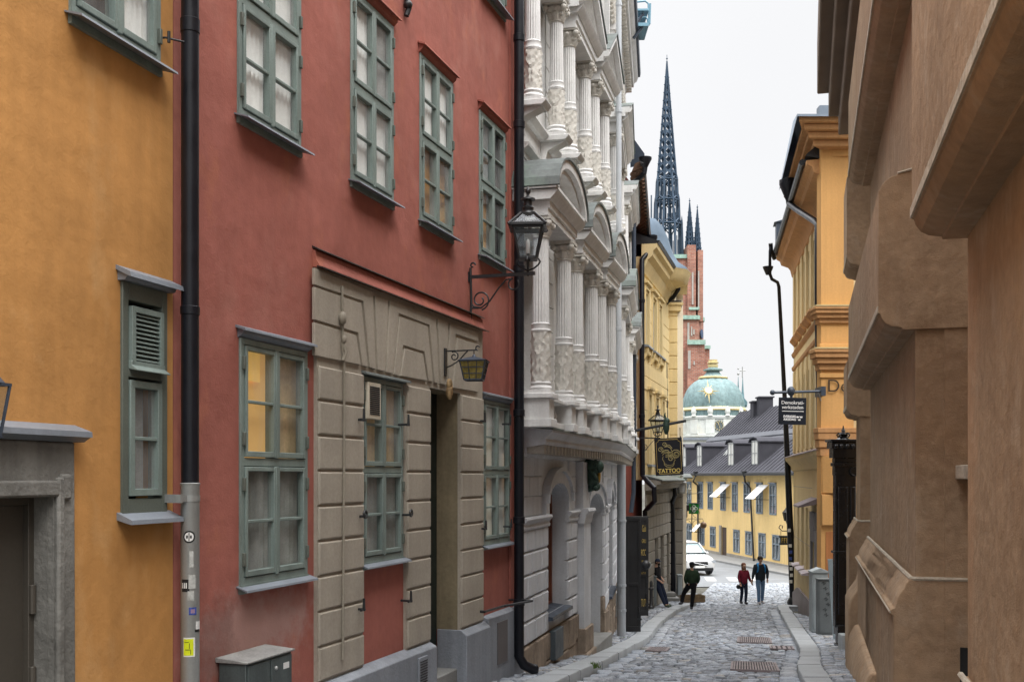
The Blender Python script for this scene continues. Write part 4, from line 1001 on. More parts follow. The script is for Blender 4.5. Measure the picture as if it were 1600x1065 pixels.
for (z0,z1,s_) in ((1.205,3.74,1.0),(5.42,7.52,.92)):
    c0 = column_parts(colsA[0], FA, z0, z1, s_, pal)
    T0 = FA.M @ Matrix.Translation((colsA[0],0,0))
    for F,cs in ((FA,colsA[1:]),(FB,colsB)):
        for x in cs:
            T1 = F.M @ Matrix.Translation((x,0,0)); D = Wp.inverted() @ T1 @ T0.inverted() @ Wp
            c = dup_part(c0, pal, D)
            for ch in list(c0.children): dup_part(ch, c)
# entablatures, pediments, consoles
ent = MB(FA.M); ped = MB(FA.M); tym = MB(FA.M); met = MB(FA.M); con = MB(FA.M)
def entab(F, a, b, z, n):
    ent.M = F.M; p = [(0,z),(-n-.15,z),(-n-.15,z+.10),(-n-.18,z+.11),(-n-.18,z+.2),(-n-.22,z+.22),(-n-.30,z+.28),(-n-.32,z+.34),(0,z+.36)]
    ent.prism([(0,z),(-n-.15,z),(-n-.15,z+.10),(-n-.18,z+.11),(-n-.18,z+.21),(0,z+.21)], a-.20, b+.20, 'x'); ent.prism([(0,z+.21),(-n-.2,z+.21),(-n-.27,z+.28),(-n-.30,z+.34),(0,z+.36)], a-.29, b+.29, 'x')
def seg_ped(F, a, b, z, n, h=.62):
    for M_ in (ped,tym,met): M_.M = F.M
    xa, xb = a-.33, b+.33; pts = arcpts(xa,xb,z+.02,z+h,16); q = arcpts(xa+.12,xb-.12,z+.02,z+h-.13,16)
    for i in range(16): ped.prism([pts[i],pts[i+1],q[i+1],q[i]], -n-.32, 0)
    q2 = arcpts(xa+.20,xb-.20,z+.02,z+h-.2,16)
    for i in range(16): ped.prism([q[i],q[i+1],q2[i+1],q2[i]], -n-.24, 0)
    tym.prism([(p[0],p[1]) for p in q2], -n-.05, 0)
    o = arcpts(xa-.02,xb+.02,z+.02,z+h+.02,16)
    for i in range(16): met.prism([(pts[i][0],pts[i][1]+.002),(pts[i+1][0],pts[i+1][1]+.002),(o[i+1][0],o[i+1][1]+.015),(o[i][0],o[i][1]+.015)], -n-.35, 0)
    ped.box(xa,xb,-n-.30,0,z-.0,z+.04)
def tri_ped(F, a, b, z, n, h=.66):
    for M_ in (ped,tym,met): M_.M = F.M
    xa, xb, xc = a-.36, b+.36, (a+b)/2
    for s0 in ((xa,xc),(xc,xb)):
        z0_, z1_ = (z,z+h) if s0[0]==xa else (z+h,z)
        ped.prism([(s0[0],z0_),(s0[1],z1_),(s0[1],z1_+.12),(s0[0],z0_+.12)], -n-.34, 0); ped.prism([(s0[0],z0_-.08),(s0[1],z1_-.08),(s0[1],z1_),(s0[0],z0_)], -n-.24, 0)
        met.prism([(s0[0],z0_+.122),(s0[1],z1_+.122),(s0[1],z1_+.14),(s0[0],z0_+.14)], -n-.37, 0)
    tym.prism([(xa+.1,z),(xb-.1,z),(xc,z+h-.06)], -n-.04, 0)
def console(F, x, z0, z1, n):
    con.M = F.M; h = z1-z0
    con.prism([(0,z0),(-.05,z0-.02),(-.10,z0+.02),(-.09,z0+.10),(-.12,z0+.2*h/.42),(-n*.6,z0+.55*h),(-n-.05,z0+.72*h),(-n-.1,z0+.80*h),(0,z0+.80*h)], x-.12, x+.12, 'x')
    con.prism([(0,z0+.8*h),(-n-.12,z0+.8*h),(-n-.16,z0+.9*h),(-n-.18,z1),(0,z1)], x-.19, x+.19, 'x')
def flush(names=(('ent','entablature'),('con','console'))):
    pass
for F,bs,L in ((FA,baysA,LA),(FB,baysB,LB)):
    for a,b in bs:
        for zz_,n_,fn_ in ((3.74,NC,seg_ped),(7.52,.24,tri_ped)):
            ent = MB(F.M); entab(F,a,b,zz_,n_); mk(ent, 'entablature', K['white'], pal)
            ped = MB(F.M); tym = MB(F.M); met = MB(F.M); fn_(F,a,b,zz_+.36,n_)
            pd_ = mk(ped, 'pediment', K['white'], pal); mk(tym, 'tympanum', K['tanst'], pd_); mk(met, 'roof_sheet', K['copper'], pd_)
        for x in (a,b): con = MB(F.M); console(F,x,4.98,5.42,.30); mk(con, 'console', K['white'], pal, bevel=.01)
        for x in (a,b): 
            ent = MB(F.M); ent.box(x-.16,x+.16,-.12,0,8.9,10.9); ent.box(x-.2,x+.2,-.16,0,10.9,11.05); ent.box(x-.2,x+.2,-.16,0,8.75,8.9); mk(ent, 'pilaster', K['white'], pal)
ent = MB(FA.M)
for F,bs,L in ((FA,baysA,LA),(FB,baysB,LB)):
    ent.M = F.M
    ent.prism([(0,4.72),(-.06,4.72),(-.07,4.80),(-.15,4.86),(-.16,4.90),(0,4.93)], 0, L, 'x')
    ent.prism([(0,5.34),(-.08,5.34),(-.16,5.40),(-.16,5.43),(0,5.45)], 0, L, 'x')
    ent.prism([(0,8.62),(-.1,8.62),(-.2,8.72),(-.2,8.75),(0,8.77)], 0, L, 'x')
    x = .04
    while x < L: ent.box(x,x+.035,-.055,0,4.58,4.70); x += .085
mk(ent, 'string_courses', K['white'], pal)
# ashlar joints on the plain wall
m = MB(FA.M)
for F,cs,L in ((FA,colsA,LA),(FB,colsB,LB)):
    m.M = F.M; edges = [0]+[c for c in cs if c < L]+[L]
    for i in range(0,len(edges)-1,2):
        a,b = edges[i]+(.0 if i==0 else .22), edges[i+1]-(.22 if i+1 < len(edges)-1 else 0)
        if b-a < .05: continue
        for z0_,z1_ in ((1.2,3.74),(5.46,8.6),(8.8,10.9)):
            z = z0_
            while z < z1_-.05: h = min(.40,z1_-z); m.cham(a,b,z+.006,z+h-.006,-.022,.0,.006); z += .40
mk(m, 'ashlar_courses', mat('pale_ashlar', (.60,.60,.58), .85, 0, .2, .08, 1, .05, 30, .1, 50, streak=.08), pal)
# carved frieze and main cornice
m = MB(FA.M)
for F,L in ((FA,LA),(FB,LB)):
    m.M = F.M; x = 0
    while x < L:
        for j,z in enumerate((11.15,11.42,11.70)): m.ball((x+.1,-.08,z), .10, 8, 6, (.9,.9+.2*(j%2),1.3)); m.tube([(x,-.05,z-.1),(x+.06,-.14,z),(x+.13,-.06,z+.12)], .03, 5)
        m.box(x,x+.14,-.34,0,12.0,12.18)
        x += .27
mk(m, 'carved_frieze', K['tanst2'], pal)
m = MB(FA.M); pcn = [(0,11.9),(-.14,11.9),(-.16,11.98),(-.20,12.02),(0,12.02)]; pcc = [(0,12.18),(-.40,12.18),(-.42,12.30),(-.50,12.36),(-.54,12.48),(0,12.5)]
m.prism(pcn,0,LA,'x'); m.prism(pcc,0,LA,'x'); m.M = FB.M; m.prism(pcn,0,LB,'x'); m.prism(pcc,0,LB+.05,'x'); mk(m, 'main_cornice', K['white'], pal)
m = MB(FA.M); pr_ = [(-.60,12.50),(-.62,12.62),(-.56,12.62),(3,14.6),(7,14.6),(7,12.5)]
m.prism(pr_,0,LA,'x'); m.M = FB.M; m.prism(pr_,0,LB+.08,'x'); mk(m, 'roof', K['pipeblue'], pal)
# bronze figure over the door
x,z0_ = FA.hit(927,768,.25); _,z1_ = FA.hit(925,718,.25)
m = MB(FA.M); H = z1_-z0_
m.tube([(x,-.10,z0_+.02),(x+.03,-.22,z0_+.10),(x-.03,-.24,z0_+.3*H),(x+.02,-.20,z0_+.55*H),(x,-.22,z0_+.8*H),(x,-.24,z1_)], [.05,.10,.12,.14,.17,.14], 12)
m.ball((x+.02,-.30,z0_+.10), .085, 10, 8); m.ball((x-.02,-.36,z1_-.13), .10, 12, 10, (.9,1,1.2)); m.tube([(x-.12,-.22,z1_-.2),(x-.15,-.3,z0_+.5*H),(x-.05,-.34,z0_+.35*H)], [.05,.045,.03], 8); m.tube([(x+.12,-.22,z1_-.2),(x+.14,-.3,z0_+.5*H),(x+.03,-.34,z0_+.3*H)], [.05,.045,.03], 8)
for i in range(14): m.ball((x+rnd.uniform(-.12,.12),-.24-rnd.uniform(0,.08),z0_+rnd.uniform(.1,.95)*H), rnd.uniform(.03,.06), 7, 5)
fg = thing('bronze_figure','green bronze carved figure fixed over the arched door of the white palace','sculpture', FA.M @ Matrix.Translation((x,0,z0_))); mk(m, 'figure', K['bronze'], fg)
m = MB(FA.M); m.ball((x+.03,-.36,z0_+.5*H), .06, 8, 6, (.8,.5,2.2)); mk(m, 'gilded_shield', mat('old_gold', (.45,.28,.06), .4, .6, .5), fg)
# painted white drainpipes
wp = mat('white_painted_pipe', (.50,.53,.56), .45, 0, .4, .08, 2)
gp = mat('grey_painted_pipe', (.36,.385,.41), .5, 0, .4, .12, 2)
x = FB.x(967,.34); t1 = thing('drainpipe','white painted drainpipe running up between the column bays of the palace','drainpipe', FB.M @ Matrix.Translation((x,-.34,.7)))
m = MB(FB.M); m.tube([(x,-.34,.7),(x,-.34,12.2)], .058, 16); mk(m, 'pipe', wp, t1)
for z_ in (3.2,5.2,7.9,10.2): m = MB(FB.M); m.lathe([(.06,z_-.04),(.07,z_-.035),(.07,z_+.035),(.06,z_+.04)],x,-.34,16); mk(m, 'collar', wp, t1)
x = FB.x(971,.3); zb_ = g(FB.Y(x))+.12; t1 = thing('drainpipe','light grey painted drainpipe on the palace ground floor beside the black shutters','drainpipe', FB.M @ Matrix.Translation((x,-.3,zb_)))
m = MB(FB.M); m.tube([(x,-.3,zb_),(x,-.3,.30)], .105, 18); mk(m, 'pipe', gp, t1)
for z_ in (-1.05,-2.6,-3.2): m = MB(FB.M); m.lathe([(.106,z_-.03),(.118,z_-.028),(.118,z_+.028),(.106,z_+.03)],x,-.3,16); m.box(x-.25,x,-.31,-.29,z_-.01,z_+.01) ; mk(m, 'collar', gp, t1)
# maintenance cradle on the roof
cr = thing('roof_cradle','blue steel maintenance platform sticking out over the palace roof edge','platform', locM(3.5,30.5,13.2))
bm_ = mat('blue_grey_steel', (.16,.30,.38), .5, .2, .4)
def PP(px,py,Y=30.5): return ((px-CX)/FPX*Y, Y, (HY-py)/FPX*Y)
def P3(px,py,Y): return ((px-CX)/FPX*Y, Y, (HY-py)/FPX*Y)
m = MB(); m.tube([PP(985,20),PP(1013,16)], .05, 6); m.tube([PP(985,22,31.3),PP(1013,18,31.3)], .05, 6); m.box(2.9,3.82,30.4,31.4,PP(0,43)[2],PP(0,38)[2]); m.box(2.9,3.82,30.4,31.4,PP(0,19)[2],PP(0,16)[2]); mk(m, 'platform', bm_, cr)
m = MB(); m.tube([PP(989,4),PP(1008,2),PP(1013,6),PP(1014,40)], .025, 6); m.tube([PP(992,30),PP(1009,27),PP(1012,31),PP(1012,40)], .025, 6); m.tube([PP(1016,6),PP(1015,38)], .03, 6); mk(m, 'guard_rail', bm_, cr)
m = MB(); m.tube([PP(1005,22),PP(986,48)], .045, 6); m.tube([PP(1008,36),PP(990,60)], .045, 6); mk(m, 'brace', K['pipeblue'], cr)
# ================================================================== narrow brown eaved house
L3 = F3.x(1003)+.05
K['brownred'] = mat('dull_red_plaster', (.22,.055,.04), .9, var=.25, streak=.2)
K['tile'] = mat('brown_roof_tile', (.13,.075,.05), .9, 0, .2, .35, 3, .2, 30, .3, 30)
b3 = thing('brown_eaved_house','narrow dark red house squeezed beside the palace under rough brown tiled eaves','house', F3.M @ Matrix.Translation((0,0,g(34))))
m = MB(F3.M); m.sheet(-.1,L3,-5,9.6,[]); m.shell(-.1,L3,-5,9.6,6); mk(m, 'wall', K['brownred'], b3)
# overhanging verge with rows of tiles seen from below
m = MB(F3.M)
eL = F3.x(985); 
n_t = 22
def E(px,py,Y): return P3(px,py,Y)
m.M = Matrix.Identity(4)
A_,B_,C_,D_ = (E(987,268,33.0),E(1003,262,32.6),E(1013,384,37.2),E(992,392,38.0))
m.add([A_,B_,C_,D_]+[(p[0]+.1,p[1],p[2]+.25) for p in (A_,B_,C_,D_)], [(0,1,2,3),(4,7,6,5),(0,4,5,1),(1,5,6,2),(2,6,7,3),(3,7,4,0)])
for i in range(n_t):
    u = (i+.5)/n_t; a = [A_[k]+(D_[k]-A_[k])*u for k in range(3)]; b = [B_[k]+(C_[k]-B_[k])*u for k in range(3)]
    m.tube([(a[0],a[1],a[2]-.02),((a[0]+b[0])/2,(a[1]+b[1])/2,(a[2]+b[2])/2-.09),(b[0],b[1],b[2]-.02)], .075, 7)
mk(m, 'tiled_eaves', K['tile'], b3)
m = MB()
m.add([E(983,172,33.2),E(987,175,33.2),E(987,212,33.2),E(1007,240,33.0),E(1008,256,33.0),E(985,262,33.2)]+[E(983,172,36),E(987,175,36),E(987,212,36),E(1006,240,36),E(1007,256,36),E(985,262,36)],
      [(0,1,2,3,4,5),(11,10,9,8,7,6)]+[(i,(i+1)%6,6+(i+1)%6,6+i) for i in range(6)])
mk(m, 'metal_dormer', K['pipeblue'], b3)
m = MB(); m.tube([E(1004,252,32.5),E(1014,384,37.1)], .07, 8); mk(m, 'gutter', K['iron'], b3)
m = MB(); m.lathe([(.07,0),(.20,.25),(.20,.30),(.05,.32)], *E(1008,256,32.6)[:2], 12, T=Matrix.Translation((0,0,E(0,262,32.6)[2]))); m.tube([E(1008,262,32.6),E(1007,270,32.6),E(1000,278,32.8),E(991,284,33)], .075, 10); mk(m, 'rain_hopper', K['pipe'], b3)
t1 = thing('drainpipe','narrow blue black drainpipe squeezed between the palace and the dull red wall','drainpipe', locM(*E(991,900,33.2)))
m = MB(); m.tube([E(990,300,33.3),E(991,600,33.3),E(990,770,33.3),E(986,800,33.2)], .07, 10); mk(m, 'pipe', K['pipeblue'], t1)
# black shutter doors standing open
def leaf(name, label, pxa, pxb, pta, ptb, Y, ext=.0):
    (xa,_,za),(xb,_,zb) = E(pxa,pta,Y), E(pxb,ptb,Y)
    M = locM(xa-ext,Y,0); th = thing(name, label, 'door', locM(xa-ext,Y,zb), 'open black shutter doors')
    w_ = xb-xa+ext
    m = MB(M); m.box(0,w_,-.03,.03,zb,za); mk(m, 'door_leaf', K['blackwood'], th, bevel=.008)
    m = MB(M); m.box(.02,w_-.02,-.045,-.03,za-.12,za-.03); m.box(.02,w_-.02,-.045,-.03,zb+.03,zb+.14); m.box(.0,.07,-.045,-.03,zb+.14,za-.12); m.box(w_-.07,w_,-.045,-.03,zb+.14,za-.12); m.box(.07,w_-.07,-.045,-.03,(za+zb)/2-.3,(za+zb)/2-.22)
    mk(m, 'door_rails', K['blackwood'], th, bevel=.004)
    m = MB(M); m.tube([(w_-.05,-.06,zb+.5),(w_-.05,-.06,zb+.62)], .02, 6); m.box(w_-.08,w_+.02,-.05,.05,zb+.3,zb+.34); mk(m, 'bolt', K['iron'], th)
    return th, M, w_, za, zb
K['blackwood'] = mat('black_painted_wood', (.014,.014,.015), .5, 0, .4, .3, 4, .1, 60, .05, 60)
K['gold'] = mat('gold_leaf_paint', (.45,.33,.10), .5, .3, .4, .15, 10)
leaf('shutter_door','plain black shutter door leaf nearest the grey palace drainpipe',984,1001,806,986,27.6,.1)
th,M_,w_,za,zb = leaf('shutter_door','black shutter door leaf painted with worn gold lettering',998,1013,806,961,30.0,.45)
cx_ = w_-.12
for (tx,zz,sz,sx) in (('Gala',-.42,.26,1),('GRILL',-.73,.15,1),('ROCK',-1.08,.25,.8),('BEER',-1.33,.17,1),('HOUSE',-1.62,.13,1),('TUTU',-2.48,.30,.7)):
    text_mesh('lettering', tx, sz, K['gold'], th, M_ @ Matrix.Translation((cx_,-.034,za+zz)), ext=.003, sx=.155/(sz*len(tx)*.62))
sl = thing('spot_lamp','round black spot lamp mounted on the lettered shutter door edge','lamp', locM(*E(1010,900,29.7)))
m = MB(); c_ = E(1009,882,29.75); m.ball(c_, .13, 12, 8, (1,.8,1)); m.tube([c_,(c_[0],c_[1]+.25,c_[2])], .03, 6); mk(m, 'lamp_body', K['iron'], sl); 
m = MB(); m.tube([(c_[0]+.06+.07*math.cos(a),c_[1]-.11,c_[2]+.09*math.sin(a)) for a in [R(x) for x in range(-70,90,20)]], .012, 6); mk(m, 'chrome_arc', K['galv'], sl)
# ================================================================== yellow corner house
K['cream'] = mat('cream_yellow_render', (.70,.56,.30), .88, 0, .2, .08, .8, .05, 20, .1, 40, .1, 3, .07)
K['creamp'] = mat('pale_cream_render', (.78,.72,.60), .88, 0, .2, .08, 1)
K['gstone'] = mat('grey_brown_ashlar', (.27,.25,.215), .85, 0, .25, .12, 1.2, .1, 25, .2, 40, streak=.1)
L4 = F4.x(1046)
def jit(F,pxs,tops,bots,n=0): pass
yh = thing('yellow_corner_house','tall yellow corner house with a grey stone ground floor behind the tattoo sign','house', F4.M @ Matrix.Translation((0,0,g(37))))
w4 = []
for (pa,pb) in ((1007,1012.5),(1018.3,1024),(1028,1032.6)): w4.append((F4.x(pa),F4.x(pb),4.45,6.25))
for (pa,pb) in ((1012,1016.2),(1023,1027),(1033,1036.4)): w4.append((F4.x(pa),F4.x(pb),.45,2.75))
m = MB(F4.M); m.sheet(0,L4,-.1,7.1,[(*h,.15) for h in w4]); m.shell(0,L4,-.1,7.3,7); mk(m, 'wall', K['cream'], yh)
for i,(a,b,c,d) in enumerate(w4):
    m = MB(F4.M); q=.05
    m.box(a,a+q,.05,.12,c,d); m.box(b-q,b,.05,.12,c,d); m.box(a+q,b-q,.05,.12,d-q,d); m.box(a+q,b-q,.05,.12,c,c+q)
    m.box((a+b)/2-.02,(a+b)/2+.02,.05,.12,c+q,d-q); m.box(a+q,b-q,.06,.12,(c+d)/2,(c+d)/2+.05)
    wn = mk(m, 'window', K['greyj'], yh); m = MB(F4.M); m.box(a+q,b-q,.09,.1,c+q,d-q); mk(m, 'glass', K['glass'], wn)
    m = MB(F4.M); m.box(a-.14,a,-.06,0,c-.02,d+.1); m.box(b,b+.14,-.06,0,c-.02,d+.1); m.box(a-.14,b+.14,-.06,0,d+.1,d+.24); m.prism([(0,d+.24),(-.14,d+.26),(-.15,d+.33),(0,d+.36)], a-.2,b+.2,'x')
    mk(m, 'surround', K['cream'], wn)
    m = MB(F4.M); m.prism([(0,c),(-.17,c-.03),(-.18,c-.09),(0,c-.10)], a-.2,b+.2,'x'); mk(m, 'sill', K['zinc'], wn)
    if i < 3:
        m = MB(F4.M); m.prism([(0,c-.1),(-.15,c-.1),(-.15,c-.24),(-.04,c-.5),(0,c-.5)], a-.15,a+.0,'x'); m.prism([(0,c-.1),(-.15,c-.1),(-.15,c-.24),(-.04,c-.5),(0,c-.5)], b,b+.15,'x'); m.box(a-.15,b+.15,-.11,0,c-.3,c-.1); mk(m, 'sill_brackets', K['cream'], wn)
m = MB(F4.M)          # shallow courses between windows
for (z0_,z1_,hs) in ((2.95,3.85,[]),(0.0,.4,[]),(.45,2.75,w4[3:]),(4.45,6.3,w4[:3])):
    z = z0_
    while z < z1_-.05:
        h = min(.45,z1_-z); xs = [0]+[v for a,b,_,_ in hs for v in (a-.2,b+.2)]+[L4]
        for a,b in zip(xs[::2],xs[1::2]):
            if b-a>.1: m.cham(a,b,z+.008,z+h-.008,-.025,.0,.01)
        z += h
mk(m, 'ashlar_courses', K['cream'], yh)
m = MB(F4.M); m.prism([(0,6.75),(-.05,6.78),(-.08,6.9),(-.18,7.05),(-.2,7.15),(-.36,7.3),(-.38,7.45),(-.50,7.55),(-.52,7.68),(0,7.7)], -.1, L4+.2, 'x'); mk(m, 'cornice', K['cream'], yh)
m = MB(F4.M); m.prism([(-.54,7.68),(-.60,7.78),(-.52,7.78),(1.5,8.6),(7,8.6),(7,7.68)], -.1, L4+.2, 'x'); mk(m, 'roof', K['iron'], yh)
m = MB(F4.M)          # curved sheet metal turret roof behind the eaves
tx_,ty_,_ = E(1030,400,41.5); m.M = Matrix.Identity(4)
prof = [(a_*.86,7.75+(b_-7.75)*.92) for a_,b_ in [(1.75,7.75),(1.7,7.85),(1.25,8.15),(.95,8.6),(.75,9.2),(.5,9.7),(.2,10.0),(.04,10.05),(.03,11.0)]]
m.lathe(prof, tx_-.3, ty_, 10); mk(m, 'turret_roof', mat('blue_grey_sheet_roof', (.10,.135,.175), .75, .1, .2, .12, 2), yh)
m = MB(); m.lathe([(1.3,7.3),(1.4,7.4),(1.46,7.6),(1.53,7.75)], tx_-.3, ty_, 10); mk(m, 'turret_cornice', K['cream'], yh)
m = MB(); 
for i in range(3): m.box(*sorted((E(1046+i*6,0,41.5)[0],E(1050+i*6,0,41.5)[0])), 41.4,41.8, E(0,437,41.5)[2],E(0,429,41.5)[2])
mk(m, 'roof_hatches', K['iron'], yh)
# projecting corner pier
Yc = 43.0; xa_,xb_,xw = E(1044.5,0,Yc)[0], E(1058.5,0,Yc)[0], E(1068,0,Yc)[0]
m = MB(); z = 0.1
while z < 6.6: h = min(.52,6.62-z); m.M = locM(xa_,Yc,0); m.cham(0,xb_-xa_,z+.012,z+h-.012,-.04,.02,.015); z += .52
m.box(0,xb_-xa_,.0,6,0.0,6.62)
cp = mk(m, 'corner_pier', K['cream'], yh)
m = MB(locM(xb_,Yc+.12,0)); m.box(0,xw-xb_,0,5.9,0.0,7.3); mk(m, 'corner_return', K['creamp'], yh)
m = MB(locM(xa_,Yc,0)); m.box(-.1,xb_-xa_+.12,-.12,3,6.55,6.78); m.box(-.14,xb_-xa_+.2,-.16,3,6.78,6.88); m.prism([(-.10,7.2),(-.22,7.45),(-.36,7.6),(-.38,7.75),(0,7.75),(0,7.2)], -.15, xw-xa_+.12, 'x'); mk(m, 'pier_cornice', K['cream'], yh)
m = MB(locM(xa_,Yc,0)); m.box(-.1,xb_-xa_+.14,-.14,.5,6.885,6.95); m.box(-.3,xw-xa_+.16,-.42,.8,7.755,7.83); mk(m, 'pier_flashing', K['iron'], yh)
# stone ground floor
m = MB(F4.M); arches = [(F4.x(1016.5),F4.x(1021.5)),(F4.x(1025.5),F4.x(1030.5)),(F4.x(1035.5),F4.x(1040))]
zA, zS = -2.0, -2.35
def gz4(a): return g(F4.Y(a))-.3
m.sheet(0,L4,-5.2,-.1,[(a,b,-4.1,zA,.4) for a,b in arches], y=-.10)
for a,b in arches: spandrel(m,a,b,zS,zA-.01,zA+.001,-.099,.3)
mk(m, 'stone_ground_floor', K['gstone'], yh)
m = MB(F4.M)
for i in range(10):
    z0_ = -.55-(i+1)*.40; xs = [0]+[v for a,b in arches for v in (a-.02,b+.02)]+[L4]
    if z0_+.4 > zA-.05:
        xs = [0,L4]
    for a,b in zip(xs[::2],xs[1::2]):
        if len(xs)==2:
            x=a
            while x<b-.1: m.cham(x+.01,min(x+.8,b)-.01,z0_+.01,z0_+.39,-.16,-.1,.025); x+=.8
        else: m.cham(a+.01,b-.01,z0_+.01,z0_+.39,-.16,-.1,.025)
mk(m, 'rusticated_blocks', K['gstone'], yh)
for a,b in arches:
    m = MB(F4.M); m.box(a,b,.24,.28,-4.1,zA); q = mk(m, 'arched_window', K['dark'], yh); m = MB(F4.M); m.box((a+b)/2-.03,(a+b)/2+.03,.2,.24,-4.1,zA); m.box(a,b,.2,.24,-3.1,-3.04); mk(m, 'glazing_bars', K['framedk'], q)
m = MB(F4.M); m.prism([(-.1,-.02),(-.62,-.12),(-.64,-.22),(-.5,-.26),(-.45,-.40),(-.1,-.45)], -.1, L4+.25, 'x'); mk(m, 'ledge', K['gstone'], yh)
m = MB(F4.M); m.prism([(0,.09),(-.68,-.08),(-.70,-.12),(0,.02)], -.12, L4+.3, 'x'); m.M = locM(xa_,Yc,0); m.prism([(.3,.14),(-.42,-.0),(-.42,-.05),(.3,.06)], -.1, xw-xa_+.3, 'x'); mk(m, 'ledge_sheet', K['copper'], yh)
m = MB(locM(xa_,Yc,0)); x0_ = E(1053,0,Yc)[0]-xa_; x1_ = E(1066.5,0,Yc)[0]-xa_; z = -4.75
while z < -.4: h = .44; m.cham(x0_,x1_,z+.012,min(z+h,-.3)-.012,-.18,-.08,.02); z += h
m.box(0,x1_-.01,-.1,5.5,-5.2,-.02); m.box(x0_-.05,x1_+.06,-.3,.1,-5.1,-4.35); m.box(0,x0_,-.14,0,-5,-.3); mk(m, 'stone_pier', K['gstone'], yh)
m = MB(locM(xa_,Yc,0)); m.box(x1_-.005,x1_+.16,.05,5.5,-5.1,-.0); mk(m, 'white_corner', K['creamp'], yh)
# pipes
t1 = thing('drainpipe','long black drainpipe from the yellow eaves, bending round the metal ledge by the tattoo sign','drainpipe', locM(*E(1006,935,36)))
pts = [E(1018,380,36.3),E(1016,392,36),E(1009,399,35.9),E(1003,405,35.8),E(1003,560,35.8),E(1004,742,35.8),E(1012,752,35.3),E(1022,762,35.0),E(1023,782,35.0),E(1014,792,35.4),E(1008,798,35.8),E(1008,935,35.8)]
m = MB(); m.tube(pts, .085, 12); mk(m, 'pipe', K['pipe'], t1)
m = MB(); a = E(1018,380,36.3); m.lathe([(.09,a[2]-.1),(.2,a[2]+.15),(.2,a[2]+.25),(.05,a[2]+.27)], a[0],a[1],10); mk(m, 'rain_hopper', K['pipe'], t1)
for py in (470,650,): a = E(1003,py,35.8); m = MB(); m.lathe([(.087,a[2]-.06),(.105,a[2]-.05),(.105,a[2]+.05),(.087,a[2]+.06)], a[0],a[1],12); mk(m, 'collar', K['pipe'], t1)
t1 = thing('drainpipe','black drainpipe on the yellow corner pier, swinging in from its hopper under the eaves','drainpipe', locM(*E(1052,935,42.4)))
pts = [E(1060,438,42.2),E(1060,452,42.2),E(1052,464,42.3),E(1040,474,42.4),E(1038,482,42.4),E(1042,738,42.4),E(1047,752,42),E(1054,762,41.9),E(1055,772,41.9),E(1050,785,42.3),E(1050,800,42.4),E(1052,935,42.4)]
m = MB(); m.tube(pts, [.085]*10+[.12,.12], 12); mk(m, 'pipe', K['pipe'], t1)
m = MB(); a = E(1060,438,42.2); m.lathe([(.09,a[2]-.25),(.22,a[2]+.1),(.22,a[2]+.2),(.05,a[2]+.22)], a[0],a[1],10); mk(m, 'rain_hopper', K['pipe'], t1)
# lanterns, signs
wx = F4.x(1003); 
def lant_at(px, pyarm, Y, reach, label, sc=1.0):
    x,y,z = E(px,pyarm,Y); M = locM(x,y,z,R(90+6)) ; return big_lantern(M @ Matrix.Scale(sc,4), label, reach/sc)
lant_at(999,684,36,.62,'black lantern on the yellow corner house, just behind the tattoo sign',1.0)
a = E(1062,775,43); t1 = thing('corner_lantern','small grey glazed lantern hanging at the stone corner under the ledge','lantern', locM(a[0],a[1],a[2]))
M = locM(a[0]-.02,42.4,a[2]-.0); m = MB(M)
for sx in (-1,1):
    for sy in (-1,1): m.tube([(sx*.1,sy*.1,.16),(sx*.15,sy*.15,.52)], .015, 6)
m.box(-.12,.12,-.12,.12,.13,.17); m.box(-.17,.17,-.17,.17,.51,.55); m.lathe([(.2,.55),(.06,.74),(.05,.80),(.08,.82),(.02,.92)],0,0,8); fr = mk(m, 'lantern_frame', K['galv'], t1)
m = MB(M); m.box(-.11,.11,-.11,.11,.18,.50); mk(m, 'glass', mat('milky_glass', (.5,.52,.53), .3), fr)
m = MB(M); m.tube([(0,0,.9),(0,0,.98),(-.3,.1,.98),(-.5,.2,.6),(-.62,.4,.1)], .018, 6); mk(m, 'bracket', K['iron'], t1)
# tattoo sign
Yt = 33.0
a = E(984,674,Yt); b = E(1072,657,Yt-.4)
st = thing('hanging_sign','black hanging sign with gold octopus drawing and the word TATTOO','sign', locM(*a))
m = MB(); m.tube([a,b], .042, 8); m.tube([E(1000,684,Yt+.6),E(1025,684,Yt+.3)], .02, 6); mk(m, 'bracket_arm', K['iron'], st)
m = MB(); c_ = E(1041,660,Yt-.25); m.ball((c_[0],c_[1],c_[2]-.1), .11, 10, 8, (.9,.9,2.4)); m.ball((c_[0]+.02,c_[1],c_[2]+.05), .095, 10, 8); m.tube([(c_[0]-.02,c_[1],c_[2]+.1),(c_[0]-.05,c_[1]-.02,c_[2]+.22),(c_[0]-.03,c_[1],c_[2]+.3)], [.04,.03,.015], 6); mk(m, 'copper_ornament', K['bronze'], st)
S1 = E(1045,742,Yt-.3); zt_ = E(0,684,Yt-.3)[2]; zb2 = E(0,742,Yt-.3)[2]
Ms = locM(S1[0],Yt-.3,0) @ Matrix.Rotation(R(-8),4,'Z') @ Matrix.Translation((0,0,(zt_+zb2)/2)) @ Matrix.Rotation(R(-2.6),4,'Y'); hw, hh = .41, .56
m = MB(Ms); m.box(-hw,hw,-.015,.015,-hh,hh); bd = mk(m, 'sign_board', mat('black_sign_enamel', (.012,.012,.016), .4), st, bevel=.003)
m = MB(Ms); 
for s_ in (-1,1): m.tube([(s_*(hw-.05),0,hh),(s_*(hw-.04),0,hh+.30 if s_>0 else hh+.16)], .010, 5); m.ball((s_*(hw-.04),0,hh+.02), .025, 6, 5)
mk(m, 'chains', K['iron'], st)
m = MB(Ms); e = .05
